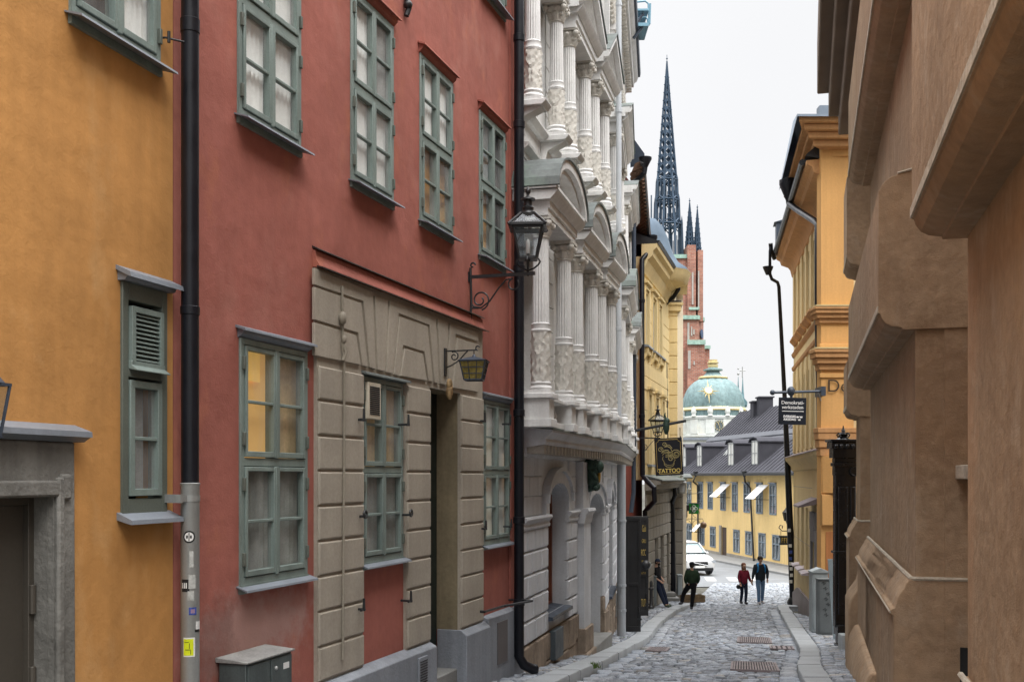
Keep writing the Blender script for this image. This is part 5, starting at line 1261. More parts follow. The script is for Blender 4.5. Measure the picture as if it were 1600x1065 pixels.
pts = [(-hw+e+.06,-hh+e),(hw-e-.06,-hh+e),(hw-e-.06,-hh+e+.04),(hw-e,-hh+e+.08),(hw-e,hh-e-.08),(hw-e-.06,hh-e-.05),(hw-e-.08,hh-e),(-hw+e+.08,hh-e),(-hw+e+.06,hh-e-.05),(-hw+e,hh-e-.08),(-hw+e,-hh+e+.08),(-hw+e+.06,-hh+e+.04),(-hw+e+.06,-hh+e)]
m.tube([(x,-.018,z) for x,z in pts], .007, 5); mk(m, 'gold_border', K['gold'], bd)
m = MB(Ms)            # coiled arms over a skull-like cup
def crv(ps, r): m.tube([(x,-.02,z) for x,z in ps], r, 6)
def coil(cx,cz,r0,a0,t_,r,n=18): crv([(cx+r0*(1-.75*i/n)*math.cos(a0+t_*6.283*i/n), cz+r0*(1-.75*i/n)*math.sin(a0+t_*6.283*i/n)) for i in range(n+1)], r)
coil(-.24,.22,.085,R(-60),1.5,.010); crv([(-.20,.145),(-.10,.20),(-.02,.19),(.03,.12)],.012); crv([(-.22,.12),(-.1,.155),(-.03,.14),(.0,.08)],.010)
coil(-.12,.37,.075,R(-90),1.4,.010); crv([(-.12,.295),(-.02,.31),(.06,.25),(.10,.16)],.012); crv([(-.05,.36),(.04,.34),(.11,.24)],.010)
coil(.22,.06,.13,R(150),1.5,.012); coil(.22,.06,.10,R(150),1.2,.008); crv([(.10,.14),(.17,.19),(.26,.19),(.34,.12),(.35,.04)],.012)
coil(.06,-.06,.10,R(-20),1.5,.011); coil(.04,.07,.07,R(40),1.3,.009); coil(-.06,.03,.05,R(200),1.2,.009)
crv([(-.17,.02),(-.19,-.08),(-.15,-.14),(-.14,-.24),(-.08,-.30),(.02,-.315),(.11,-.29),(.15,-.22),(.15,-.15),(.20,-.09)],.010); crv([(-.13,-.20),(-.06,-.25),(.03,-.265),(.11,-.24),(.14,-.19)],.007); crv([(-.19,.05),(-.14,.10),(-.06,.12),(.04,.13)],.010)
for i in range(26): a_=rnd.uniform(0,6.28); r_=rnd.uniform(.02,.15); m.ball((.02+r_*math.cos(a_),-.018,.03+r_*.8*math.sin(a_)), .012, 6, 4, (1,.4,1))
mk(m, 'gold_drawing', mat('dull_gold_line', (.30,.25,.11), .5, .2), bd)
text_mesh('lettering','TATTOO',.165,mat('gold_letters', (.62,.47,.14), .45, .2),bd,Ms @ Matrix.Translation((0,-.019,-.475)),ext=.004,sx=.98,bold=.004)
# pharmacy sign, pawnbroker globes, bracket ironwork at the corner
a = E(1084,794,43.6)
ps_ = thing('pharmacy_sign','square green sign with a white clover emblem hung from a black bracket at the corner','sign', locM(*a))
m = MB(locM(a[0],a[1],a[2])); m.box(-.20,.20,-.04,.04,-.21,.21); bd = mk(m, 'sign_board', mat('pharmacy_green', (.02,.22,.04), .4), ps_, bevel=.01)
m = MB(locM(a[0],a[1],a[2])); 
for k in range(4):
    c0_,s0_ = math.cos(math.pi/2*k), math.sin(math.pi/2*k); m.tube([(c0_*.085+.052*math.cos(t_),-.05,s0_*.085+.052*math.sin(t_)) for t_ in [i*.5236 for i in range(13)]], .014, 6)
m.ball((0,-.045,0), .03, 8, 6, (1,.4,1)); mk(m, 'clover_emblem', mat('sign_white', (.75,.78,.76), .5), bd)
m = MB(); m.tube([E(1036,785,43),E(1095,786,43.6)], .022, 6); m.tube([E(1056,808,43),E(1064,800,43.1),E(1070,787,43.2)], .015, 6); m.box(a[0]-.42,a[0]-.2,a[1]-.1,a[1]+.1,a[2]-.1,a[2]+.14); m.box(a[0]-.40,a[0]-.27,a[1]-.1,a[1]+.1,a[2]-.34,a[2]-.1); mk(m, 'bracket', K['iron'], ps_)
gb = thing('globe_bracket','scrolled iron bracket carrying two round bronze globes beneath the green clover sign','sign', locM(*E(1063,812,43.4)))
m = MB(); z1_ = E(0,810,43.4)[2]; m.tube([E(1062,818,43.4),E(1063,810,43.4),E(1098,810,43.4),E(1099,816,43.4)], .015, 6)
for sx in (1074,1088):
    for s_ in (8,-8): 
        c_ = E(sx,810+s_,43.4); m.tube([(c_[0]+.14*math.cos(t_*.52),43.4,c_[2]+.15*math.sin(t_*.52)) for t_ in range(10)], .009, 5)
m.tube([E(1081,786,43.4),E(1081,832,43.4)], .02, 6); mk(m, 'bracket', K['iron'], gb)
for px_ in (1063,1099): m = MB(); c_ = E(px_,820,43.4); m.ball(c_, .135, 16, 12); mk(m, 'globe', mat('brown_bronze', (.16,.10,.06), .4, .5, .5), gb)
il = thing('iron_lantern_bracket','delicate wrought iron bracket with a tiny lamp above the clover sign','bracket', locM(*E(1062,775,44)))
m = MB(); m.tube([E(1062,772,44),E(1095,770,44)], .012, 5)
for (px_,py_,r_) in ((1070,778,.12),(1076,772,.10),(1070,786,.09),(1066,768,.08)): c_ = E(px_,py_,44); m.tube([(c_[0]+r_*(1-i*.06)*math.cos(i*.6),44,c_[2]+r_*(1-i*.06)*math.sin(i*.6)) for i in range(13)], .010, 5)
mk(m, 'ironwork', K['iron'], il); m = MB(); c_ = E(1077,766,44); m.lathe([(.05,c_[2]-.12),(.08,c_[2]+.05),(.03,c_[2]+.14),(.03,c_[2]+.22),(.005,c_[2]+.26)],c_[0],c_[1],8); mk(m, 'lamp', K['galv'], il)
# things at the foot of the left walls
def cabinet(label, px0,px1,pyb,Y,h,depth,matl,grp=None,roof=False,tag=False,name='utility_cabinet'):
    x0,_,z0 = E(px0,pyb,Y); x1 = E(px1,pyb,Y)[0]; th = thing(name,label,'cabinet',locM((x0+x1)/2,Y,z0),grp); w_=(x1-x0)/2
    M = locM((x0+x1)/2,Y,z0)
    m = MB(M); m.box(-w_,w_,0,depth,0,h); bd = mk(m,'body',matl,th,bevel=.012)
    m = MB(M); m.box(-w_+.03,w_-.03,-.012,0,.08,h-.06); dr = mk(m,'door',matl,th,bevel=.006)
    m = MB(M)
    if roof: m.prism([(-w_-.02,h),(w_+.02,h),(w_+.02,h+.04),(0,h+.13),(-w_-.02,h+.04)], -.03, depth+.03)
    else: m.box(-w_-.015,w_+.015,-.03,depth+.02,h,h+.03)
    mk(m,'cap',matl,th,bevel=.006)
    return th, M, w_, dr
cabm = mat('pale_grey_cabinet', (.33,.37,.38), .5, .1, .4, .12, 2, streak=.12); cabd = mat('mid_grey_cabinet', (.16,.18,.185), .5, .1, .4, .15, 2, streak=.15)
cabinet('narrow grey steel cabinet the man in the black cap leans against',1014,1026,945,37.6,.98,.35,cabd)
cabinet('small grey steel box standing against the stone corner pier',1059,1066,929,42.0,.75,.3,cabm)
bp = thing('bollard','short black iron bollard beside the lettered shutter door','bollard',locM(*E(1018,948,33.5)))
m = MB(locM(*E(1017.5,950,33.5))); m.lathe([(.09,0),(.09,.06),(.06,.10),(.05,.55),(.08,.58),(.08,.63),(.05,.66),(.05,.8),(.02,.86)],0,0,12); mk(m,'post',K['iron'],bp)
ds = thing('stone_step','low grey stone step in front of the stone corner house','step',locM(*E(1048,936,41.5)))
m = MB(locM(*E(1048,937,41.5))); m.box(-.35,.3,-.3,.6,0,.12); mk(m,'lower_slab',K['granite'],ds,bevel=.015); m = MB(locM(*E(1047,937,41.5))); m.box(-.27,.22,0,.6,.12,.28); mk(m,'upper_slab',K['granite'],ds,bevel=.015)
pl = thing('wooden_planter','low weathered wooden planter box on the kerb behind the man in green','planter',locM(*E(1082,940,40.5)))
pm = mat('weathered_planks', (.20,.14,.08), .85, 0, .2, .3, 4, .2, 30, streak=.2); M = locM(E(1082,0,40.6)[0],40.6,g(40.6)+.12,R(12)); m = MB(M)
for i in range(2): m.box(-.42,.42,-.22,-.19,.02+i*.13,.14+i*.13); m.box(-.42,.42,.19,.22,.02+i*.13,.14+i*.13); m.box(-.42,-.39,-.19,.19,.02+i*.13,.14+i*.13); m.box(.39,.42,-.19,.19,.02+i*.13,.14+i*.13)
mk(m,'planks',pm,pl,bevel=.005); m = MB(M); m.box(-.39,.39,-.19,.19,0,.2); mk(m,'soil',K['grout'],pl)
# ================================================================== far yellow house with dormers
FF = Frame(1225, 62, 538, True)
K['yell'] = mat('weathered_yellow_plaster', (.69,.50,.225), .9, 0, .2, .10, .5, .05, 10, .1, 20, .1, 2, .08, patch=(((.55,.36,.13),.56,.5,.4,.2),((.70,.55,.33),.6,.9,.4,.15)))
K['slate'] = mat('dark_sheet_roof', (.055,.055,.065), .8, .05, .15, .12, 1.5, .05, 20)
xf0 = FF.x(1070)-2; xf1 = 7.0
fh = thing('yellow_row_house','long low yellow house with a dark dormered sheet roof across the far street','house', FF.M @ Matrix.Translation((xf1-5,0,g(60))))
up = [1077,1095,1110,1130,1148.5,1167,1187,1208]; lo = [(1077,0),(1097,0),(1114,0),(1151,0),(1170,0),(1191,0),(1213,0)]
W_ = []
for p in up: x = FF.x(p); W_.append((x-.48,x+.48,-2.18,-.42,1))
for p,_ in lo: x = FF.x(p); W_.append((x-.52,x+.52,-4.78+(.0 if p>1140 else .05),-3.42,0))
dxx = FF.x(1131.5); dr = (dxx-.45,dxx+.45,-5.5,-3.3)
m = MB(FF.M); m.sheet(xf0,xf1,-6,.25,[(*h[:4],.18) for h in W_]+[(*dr,.3)]); m.shell(xf0,xf1,-6,.25,8)
m.M = FF.M; mk(m,'wall',K['yell'],fh)
m = MB(FF.M); m.box(xf0,dr[0]-.35,-.05,0,-6,-5.0); m.box(dr[1]+.1,xf1,-.05,0,-6,-4.95); m.box(dr[0]-.35,dr[0],-.08,0,-6,-3.2); mk(m,'stone_base',K['gstone'],fh)
m = MB(FF.M); m.box(dr[0],dr[1],.03,.25,-6,-3.3); mk(m,'door',mat('dark_brown_door',(.06,.04,.03),.6),fh)
gb2 = mat('blue_grey_window_frame', (.16,.20,.235), .5)
protos = {}
for (a,b,c,d,u) in W_:
    m = MB(FF.M); q=.06
    m.box(a-.05,a+q,-.03,.1,c,d); m.box(b-q,b+.05,-.03,.1,c,d); m.box(a,b,-.03,.1,d-q,d+.05); m.box(a,b,-.03,.1,c-.03,c+q); m.box((a+b)/2-.035,(a+b)/2+.035,-.03,.1,c,d); m.box(a,b,-.028,.1,c+(d-c)*.62,c+(d-c)*.62+.07)
    if u: m.box(a,b,-.02,.1,c+(d-c)*.3,c+(d-c)*.3+.03)
    wn = mk(m,'window',gb2,fh); m = MB(FF.M); m.box(a+q,b-q,.03,.04,c+q,d-q); mk(m,'glass',K['glass'],wn)
    m = MB(FF.M); m.box(a-.06,b+.06,-.12,.0,d+.05,d+.11) if u else m.box(a-.06,b+.06,-.08,.0,d+.05,d+.08); mk(m,'hood',K['zinc'],wn)
    m = MB(FF.M); m.box(a,b,.12,.14,c,d); mk(m,'room_back',K['dark'],wn)
rdm = mat('red_window_decoration', (.55,.04,.05), .7)
for p in (1130,1148.5,1167,1208): x = FF.x(p); m = MB(FF.M); m.prism([(x-.4,-2.1),(x+.4,-2.1),(x+.36,-1.75),(x,-1.95),(x-.36,-1.75)], .09,.11); mk(m,'red_decoration',rdm,fh)
# roof: lower slope, break, upper slope, far rake
zb5,zr5 = 2.75, 4.95
m = MB(FF.M); m.prism([(-.45,.12),(-.50,.28),(2.6,zb5),(5.0,zr5),(8.2,zb5-1),(8.2,.12)], xf0,xf1,'x'); roof = mk(m,'roof',K['slate'],fh)
m = MB(FF.M); x = xf0+.2
while x < xf1:
    m.prism([(-.4,.34),(2.6,zb5+.03),(2.6,zb5+.09),(-.4,.40)], x,x+.05,'x'); m.prism([(2.7,zb5+.1),(5.0,zr5+.0),(5.0,zr5+.07),(2.7,zb5+.16)], x,x+.05,'x'); x += .62
mk(m,'standing_seams',K['slate'],roof)
m = MB(FF.M); m.prism([(2.35,zb5-.25),(2.5,zb5-.1),(2.9,zb5+.22),(2.6,zb5+.25),(2.3,zb5-.05)], xf0,xf1,'x'); m.prism([(1.95,zb5-.5),(2.1,zb5-.45),(2.3,zb5-.15),(2.1,zb5-.2)], xf0,xf1,'x'); mk(m,'break_flashing',mat('mid_grey_sheet', (.09,.095,.11), .55,.15,.3),roof)
m = MB(FF.M); m.prism([(-.6,.10),(-.62,.24),(-.5,.26),(-.46,.12)], xf0,xf1,'x'); mk(m,'gutter',K['iron'],fh)
def dormer(px,Yhint=0):
    x = FF.x(px,-.6); z0_,z1_ = .55,2.35; y0_ = .15; w2 = .72
    m = MB(FF.M); top = [(-w2,z1_-.25),(-w2*.7,z1_-.06),(0,z1_+.03),(w2*.7,z1_-.06),(w2,z1_-.25)]
    m.prism([(x-w2,z0_)]+[(x+a,b) for a,b in top]+[(x+w2,z0_)], y0_, 2.9); d_ = mk(m,'dormer',K['slate'],fh)
    m = MB(FF.M); pts_ = [(x+a*1.12,b+.03) for a,b in top]; 
    for p,q in zip(pts_,pts_[1:]): m.prism([p,q,(q[0],q[1]+.07),(p[0],p[1]+.07)], y0_-.15, 2.95)
    mk(m,'dormer_roof',mat('mid_grey_sheet', (.16,.17,.19), .5,.2,.4) if False else K['slate'],d_)
    m = MB(FF.M); m.box(x-.50,x-.44,y0_-.05,y0_,z0_+.25,z1_-.12); m.box(x+.44,x+.50,y0_-.05,y0_,z0_+.25,z1_-.12); m.box(x-.03,x+.03,y0_-.05,y0_,z0_+.25,z1_-.12); m.box(x-.46,x+.46,y0_-.05,y0_,1.45,1.5); m.box(x-.46,x+.46,y0_-.05,y0_,z1_-.18,z1_-.1); m.box(x-.46,x+.46,y0_-.05,y0_,z0_+.22,z0_+.28); wn = mk(m,'dormer_window',K['greyj'],d_); m = MB(FF.M); m.box(x-.45,x+.45,y0_-.02,y0_-.004,z0_+.27,z1_-.14); mk(m,'curtained_pane',mat('dormer_curtain_pane',(.6,.6,.56),.4) if 'dormer_curtain_pane' not in bpy.data.materials else bpy.data.materials['dormer_curtain_pane'],wn)
for px in (1078,1103,1153,1191): dormer(px)
for px in (1140,): 
    x = FF.x(px,-1.4); m = MB(FF.M); T=Matrix.Translation((x,1.4,1.85))@Matrix.Rotation(R(52),4,'X'); m.box(-.3,.3,-.5,.5,0,.08,T); mk(m,'skylight',K['galv'],roof)
for (pa,pb,pt,pb2) in ((1177,1187,628,648),(1187,1208,621,645)):
    YC_ = 78 if pb < 1190 else 77; xa2 = E(pa,0,YC_)[0]; xb2 = E(pb,0,YC_)[0]; m = MB(); m.box(xa2,xb2,YC_,YC_+1,2,E(0,pt,YC_)[2]); m.box(xa2-.08,xb2+.08,YC_-.1,YC_+1.1,E(0,pt,YC_)[2],E(0,pt,YC_)[2]+.1); mk(m,'chimney',K['slate'],fh)
for px,pts_ in ((1084,[(1087,742),(1083,752),(1090,758),(1091,865)]),(1165,[(1163,742),(1164,752),(1172,762),(1178,880)])):
    Yb = FF.Y(FF.x(px))-.4; th = thing('drainpipe','thin black drainpipe at the left end of the far yellow house' if px<1100 else 'thin black drainpipe in the middle of the far yellow house','drainpipe',locM(*E(*pts_[-1],Yb)))
    m = MB(FF.M)
    L_ = [(-.55,FF.hit(a,b,.55)) if i==0 else (-.14,FF.hit(a,b,.14)) for i,(a,b) in enumerate(pts_)]
    m.tube([(h[0],y,h[1]) for y,h in L_], .06, 8); mk(m,'pipe',K['iron'],th)
    m = MB(FF.M); h = L_[0][1]; m.lathe([(.07,h[1]-.1),(.2,h[1]+.25),(.05,h[1]+.27)],h[0],-.55,8); mk(m,'rain_hopper',K['iron'],th)
for i,(px,z0_,n_,lb) in enumerate(((1132,-.55,'a','white awning over an upper window, left one of the upper pair'),(1190,-.55,'a','white awning over an upper window, right one of the upper pair'),(1093,-3.35,'b','white awning over a ground floor window beside the white car'))):
    x = FF.x(px); th = thing('window_awning',lb,'awning',FF.M@Matrix.Translation((x,0,z0_)),'white window awnings')
    q_ = 1 if z0_ > -1 else .62; m = MB(FF.M); m.prism([(-.05,z0_+.1),(-.95*q_,z0_-.72*q_),(-.95*q_,z0_-.72*q_-.03),(-.05,z0_+.07)], x-.25,x-.25+1.4*q_,'x'); mk(m,'fabric',mat('white_awning_cloth', (.82,.82,.82), .9) if i==0 else bpy.data.materials['white_awning_cloth'],th)
    m = MB(FF.M)
    for q in (x-.2,x-.25+1.35*q_): m.tube([(q,-.92*q_,z0_-.72*q_-.04),(q,0,z0_-.74*q_-.04)], .018, 5)
    mk(m,'arms',K['iron'],th)
# shop sign seen at the right end
hs = thing('hanging_guild_sign','small black and gold cut out sign on a scrolled arm at the far right pipe','sign',locM(*E(1226,840,42)))
m = MB(); m.tube([E(1234,829,42),E(1222,829,42),E(1217,824,42),E(1219,820,42),E(1223,821,42),E(1222,825,42)], .02, 6); m.tube([E(1220,829,42),E(1220,836,42)], .01, 5); mk(m,'arm',K['iron'],hs)
m = MB(); x0,_,z1_ = E(1219,838,42); x1,_,z0_ = E(1232,849,42); m.box(x0,x1,41.98,42.02,z0_,z1_)
for i in range(6): m.ball((x0+(x1-x0)*i/5,42,z1_), .05, 6, 5); m.ball((x0+(x1-x0)*i/5,42,z0_), .05, 6, 5)
bd = mk(m,'sign_board',K['iron'],hs)
m = MB(); 
for i in range(3): xx = x0+.05+i*.09; m.box(xx,xx+.02,41.96,41.98,z0_+.04,z1_-.04); m.box(xx+.02,xx+.06,41.96,41.98,z1_-.07,z1_-.04); m.box(xx+.02,xx+.05,41.96,41.98,(z0_+z1_)/2,(z0_+z1_)/2+.03)
mk(m,'gold_letters',K['gold'],bd)
hl = thing('corner_lamp','dark lantern with curled arm high beside the far right black pipe','lantern',locM(*E(1229,800,43)))
m = MB(); c_ = E(1228.5,806,43); m.lathe([(.09,c_[2]-.18),(.16,c_[2]+.15),(.05,c_[2]+.28),(.01,c_[2]+.36)],c_[0],43,8); m.tube([E(1228,812,43),E(1230,818,43),E(1236,820,43)], .03, 6); mk(m,'lamp_body',K['iron'],hl)
# ================================================================== copper dome
Yd = 225.0
def ED(px,py): return E(px,py,Yd)
cx_,_,zd0 = ED(1114,641); Rd = (1163-1065)/2/FPX*Yd
gd_ = copper('verdigris_dome', (.17,.255,.26), (.24,.33,.335), .6); gdst = mat('pale_marble', (.62,.64,.60), .8, vs=.4, fs=4, var=.12, patch=(((.62,.52,.36),.56,.25,.5,.15),)); gild = mat('gilding', (.75,.62,.32), .35, .4, .5, .1, 1)
dome = thing('domed_chapel','round pale stone chapel with a green copper dome and a gilded star','chapel',locM(cx_,Yd,-8))
m = MB(); n=14; ht = ED(0,590)[2]-zd0
m.lathe([(Rd*(math.cos(R(84)*i/n)**.85), zd0+ht*math.sin(R(90)*i/n)**1.0) for i in range(n+1)],cx_,Yd,48,lambda r,z,t,k: r*(1-.075*(abs(math.cos(t*6))**5)),a0=R(7.5)); mk(m,'copper_dome',gd_,dome,angle=50)
zz = lambda py: ED(0,py)[2]
m = MB(); m.lathe([(Rd*1.03,zz(643)),(Rd*1.06,zz(641)),(Rd*1.03,zz(638))],cx_,Yd,48); m.lathe([(3.0,zz(592)),(3.1,zz(590)),(2.6,zz(588))],cx_,Yd,20); m.lathe([(1.0,zz(574)),(1.1,zz(570)),(.8,zz(569))],cx_,Yd,16); m.lathe([(1.1,zz(568)),(1.2,zz(566)),(.9,zz(565)),(.95,zz(562))],cx_,Yd,12); mk(m,'gilded_rings',gild,dome)
m = MB(); m.lathe([(Rd*.99,zz(652)),(Rd*1.0,zz(643)),(Rd*.9,zz(641))],cx_,Yd,48); m.lathe([(2.2,zz(588)),(1.6,zz(584)),(1.3,zz(580)),(2.0,zz(579)),(2.0,zz(577)),(1.0,zz(575)),(.9,zz(570))],cx_,Yd,12); mk(m,'copper_trim',gd_,dome)
m = MB(); m.lathe([(Rd*1.0,-9),(Rd*1.0,zz(684)),(Rd*1.05,zz(683)),(Rd*1.05,zz(680)),(Rd*1.0,zz(679)),(Rd*1.0,zz(657)),(Rd*1.04,zz(656)),(Rd*1.06,zz(653)),(Rd*.99,zz(651))],cx_,Yd,32)
for k in range(12):
    t_ = R(15+k*30); m.box(-.9,.9,-Rd-.25,-Rd+.3,zz(679),zz(657),Matrix.Translation((cx_,Yd,0))@Matrix.Rotation(t_,4,'Z'))
    m.lathe([(.55,zz(652)),(.4,zz(649)),(.6,zz(646)),(.5,zz(641)),(.1,zz(637))],0,-Rd-.2,8,T=Matrix.Translation((cx_,Yd,0))@Matrix.Rotation(t_,4,'Z'))
mk(m,'stone_drum',gdst,dome)
m = MB(); T = Matrix.Translation((cx_-.0,Yd-Rd-.1,zz(667)))@Matrix.Rotation(R(90),4,'X'); m.lathe([(1.05,0),(1.05,.12)],0,0,20,T=T); cl = mk(m,'clock_face',mat('dark_clock_face',(.10,.12,.12),.6),dome)
m = MB()
for k in range(12): m.box(-.06,.06,.72,1.0,.12,.2,T@Matrix.Rotation(R(30*k),4,'Z'))
m.box(-.05,.05,-.1,.7,.12,.22,T@Matrix.Rotation(R(20),4,'Z')); m.box(-.05,.05,-.1,.5,.12,.22,T@Matrix.Rotation(R(200),4,'Z')); mk(m,'clock_marks',gild,cl)
m = MB(); sc_ = ED(1106,611); ys = Yd-Rd*.93; Ts = Matrix.Translation((sc_[0]*ys/Yd,ys-.6,sc_[2]*ys/Yd))@Matrix.Rotation(R(90-26),4,'X'); 
for k in range(12):
    L_ = (2.4,1.3,1.7)[k%3] if k%6 else 2.9; m.add([(-.28,0,0),(.28,0,0),(0,L_,0),(0,0,.35)],[(0,2,3),(1,3,2),(0,3,1),(0,1,2)],Ts@Matrix.Rotation(R(30*k),4,'Z'))
m.lathe([(.9,0),(.7,.3),(.1,.4)],0,0,12,T=Ts); mk(m,'gilded_star',gild,dome)
# ================================================================== brick church with openwork spire
Yc_ = 260.0
def EC(px,py): return E(px,py,Yc_)
zc = lambda py: EC(0,py)[2]; xc = lambda px: EC(px,0)[0]; u1 = Yc_/FPX
bk = brickmat('red_church_brick',(.27,.09,.06),(.39,.17,.115),(.30,.24,.20),.9,.34)
sp_ = mat('blackened_spire_iron', (.045,.075,.115), .5, .3, .4, .2, .5)
ch = thing('brick_church','red brick church tower topped by a tall openwork blue black iron spire','church',locM(xc(1060),Yc_,-10))
X0_ = xc(1043.5)
m = MB(); m.prism([(xc(1022),Yc_-3.2),(xc(1073),Yc_-3.2),(xc(1088),Yc_+1.5),(xc(1088),Yc_+8),(xc(1022),Yc_+8)],-10,zc(408),'z')
for (a,b,zt_) in ((1070,1083,388),(1086,1094,396)): m.prism([(xc(a),Yc_-4),(xc(b),Yc_-4),(xc(b),Yc_+2),(xc(a),Yc_+2)],zc(505),zc(zt_),'z')
m.prism([(xc(1060),Yc_-4.2),(xc(1086),Yc_-4.2),(xc(1098),Yc_-1),(xc(1098),Yc_+6),(xc(1060),Yc_+6)],-10,zc(502),'z')
m.prism([(xc(1068),Yc_-6),(xc(1094),Yc_-6),(xc(1094),Yc_-2),(xc(1068),Yc_-2)],-10,zc(542),'z'); m.prism([(xc(1094),Yc_-4),(xc(1104),Yc_-4),(xc(1104),Yc_+2),(xc(1094),Yc_+2)],-10,zc(547),'z')
mk(m,'brick_tower',bk,ch,smooth=False)
m = MB()
m.prism([(xc(1058),Yc_-4.8),(xc(1087),Yc_-4.8),(xc(1100),Yc_-1),(xc(1100),Yc_+6),(xc(1058),Yc_+6)],zc(503),zc(497),'z'); m.prism([(xc(1067),Yc_-6.5),(xc(1095),Yc_-6.5),(xc(1090),Yc_-3),(xc(1072),Yc_-3)],zc(543),zc(536),'z'); m.prism([(xc(1093),Yc_-4.5),(xc(1105),Yc_-4.5),(xc(1101),Yc_-2),(xc(1095),Yc_-2)],zc(548),zc(543),'z')
m.prism([(xc(1022),Yc_-3.6),(xc(1073),Yc_-3.6),(xc(1073),Yc_+7),(xc(1022),Yc_+7)],zc(408),zc(402),'z'); m.box(xc(1072),xc(1088),Yc_-4.3,Yc_-3.9,zc(488),zc(484)); mk(m,'copper_ledges',copper('pale_verdigris',(.30,.45,.38),(.40,.52,.45)),ch)
m = MB()
for (a,b,c,d,y) in ((1076.5,1079,430,480,-4.1),(1086,1088,428,485,-4.1),(1068.5,1072.5,552,580,-6.1),(1077,1079,568,574,-6.1),(1075,1077,514,528,-4.3),(1078.5,1080.5,518,526,-4.3),(1069.5,1072.5,508,535,-4.3)):
    m.box(xc(a),xc(b),Yc_+y-.1,Yc_+y+.1,zc(d),zc(c))
mk(m,'blind_niches',mat('pale_niche_render',(.38,.36,.33),.9),ch)
m = MB(); T=Matrix.Translation((xc(1093),Yc_-2.7,zc(524)))@Matrix.Rotation(R(66),4,'Z')@Matrix.Rotation(R(90),4,'X'); m.lathe([(1.1,0),(1.1,.2)],0,0,16,T=T); mk(m,'tower_clock',mat('blue_clock_face',(.05,.08,.15),.5),ch)
def spire(name, cx, cy, zb, zt, rb, tiers, nlev, th, parent, barw, finial=1.2):
    m = MB(); NN = 8
    def ring(z,r): return [Vector((cx+r*math.cos(R(22.5+45*k)),cy+r*math.sin(R(22.5+45*k)),z)) for k in range(NN)]
    z = zb
    for (h,r) in tiers:
        a = ring(z,r); b = ring(z+h,r*.93); c = ring(z+h*.62,r*.96)
        for k in range(NN):
            m.tube([a[k],b[k]], barw*1.5, 5); m.lathe([(barw*1.5,b[k].z),(barw*1.0,b[k].z+h*.12),(.02,b[k].z+h*.26)], b[k].x,b[k].y,5)
            k2=(k+1)%NN; mid = (b[k]+b[k2])/2; mid.z -= h*.02
            m.tube([a[k],a[k2]], barw*1.3, 4); m.tube([b[k],b[k2]], barw*1.3, 4)
            m.tube([c[k], (c[k]*.7+mid*.3)+Vector((0,0,h*.12)), mid, (c[k2]*.7+mid*.3)+Vector((0,0,h*.12)), c[k2]], barw*.9, 4)
            m.tube([(a[k]+a[k2])/2, mid], barw*.8, 4)
            m.tube([a[k]*.75+a[k2]*.25, c[k]*.75+c[k2]*.25], barw*.5, 4); m.tube([a[k]*.25+a[k2]*.75, c[k]*.25+c[k2]*.75], barw*.5, 4)
            m.tube([b[k],mid+Vector((0,0,h*.16)),b[k2]], barw*.8, 4)
        z += h
    H = zt-z; r0 = tiers[-1][1]*.86 if tiers else rb
    lv = [z+H*(1-(1-i/nlev)**1.0) for i in range(nlev+1)]
    rr = lambda zz_: max(r0*(1-(zz_-z)/H)+.05,.04)
    for i in range(nlev):
        za_,zb_ = lv[i],lv[i+1]; a = ring(za_,rr(za_)); b = ring(zb_,rr(zb_)); zm_ = (za_+zb_)/2
        bw = barw*(1-.55*i/nlev)
        for k in range(NN):
            k2=(k+1)%NN; m.tube([a[k],b[k]], bw*1.2, 4); 
            A,B,C_,D_ = a[k],a[k2],b[k2],b[k]; q = lambda p,s,t_: (A*(1-s)*(1-t_)+B*s*(1-t_)+C_*s*t_+D_*(1-s)*t_)
            hole = [(.5,.08),(.84,.34),(.84,.66),(.5,.92),(.16,.66),(.16,.34)]; sq = [(.5,0),(1,.2),(1,.8),(.5,1),(0,.8),(0,.2)]
            vs = [q(None,*p) for p in hole]+[q(None,*p) for p in sq]
            m.add(vs, [(j,(j+1)%6,6+(j+1)%6,6+j) for j in range(6)]); m.add([A,B,q(None,1,.2),q(None,.5,0)],[(0,3,2,1)]); m.add([q(None,0,0),q(None,.5,0),q(None,0,.2)],[(0,1,2)]); m.add([q(None,0,1),q(None,.5,1),q(None,0,.8)],[(0,1,2)]); m.add([q(None,1,1),q(None,.5,1),q(None,1,.8)],[(0,1,2)]); m.add([q(None,1,0),q(None,.5,0),q(None,1,.2)],[(0,1,2)])
            if k%2==0 and i<nlev-2: m.ball(b[k]+(b[k]-Vector((cx,cy,b[k].z))).normalized()*bw*1.6, bw*1.3, 4, 3)
    m.tube([(cx,cy,zt-.5),(cx,cy,zt+finial)], .07, 5); m.ball((cx,cy,zt+finial*.4), .22, 6, 5)
    return mk(m,name,sp_,parent,smooth=False)
zb_ = zc(402)
spire('openwork_spire', X0_, Yc_+1.5, zb_, zc(92), 3.4, [(zc(350)-zb_,25.5*u1),(zc(312)-zc(350),20.5*u1),(zc(280)-zc(312),17.5*u1)], 15, None, ch, .20, 1.5)
for (px,pt,pb,r) in ((1076.5,318,388,6.2),(1088.5,328,396,5.2)): spire('pinnacle', xc(px), Yc_-1, zc(pb), zc(pt), r*u1, [], 9, None, ch, .16, 1.0)
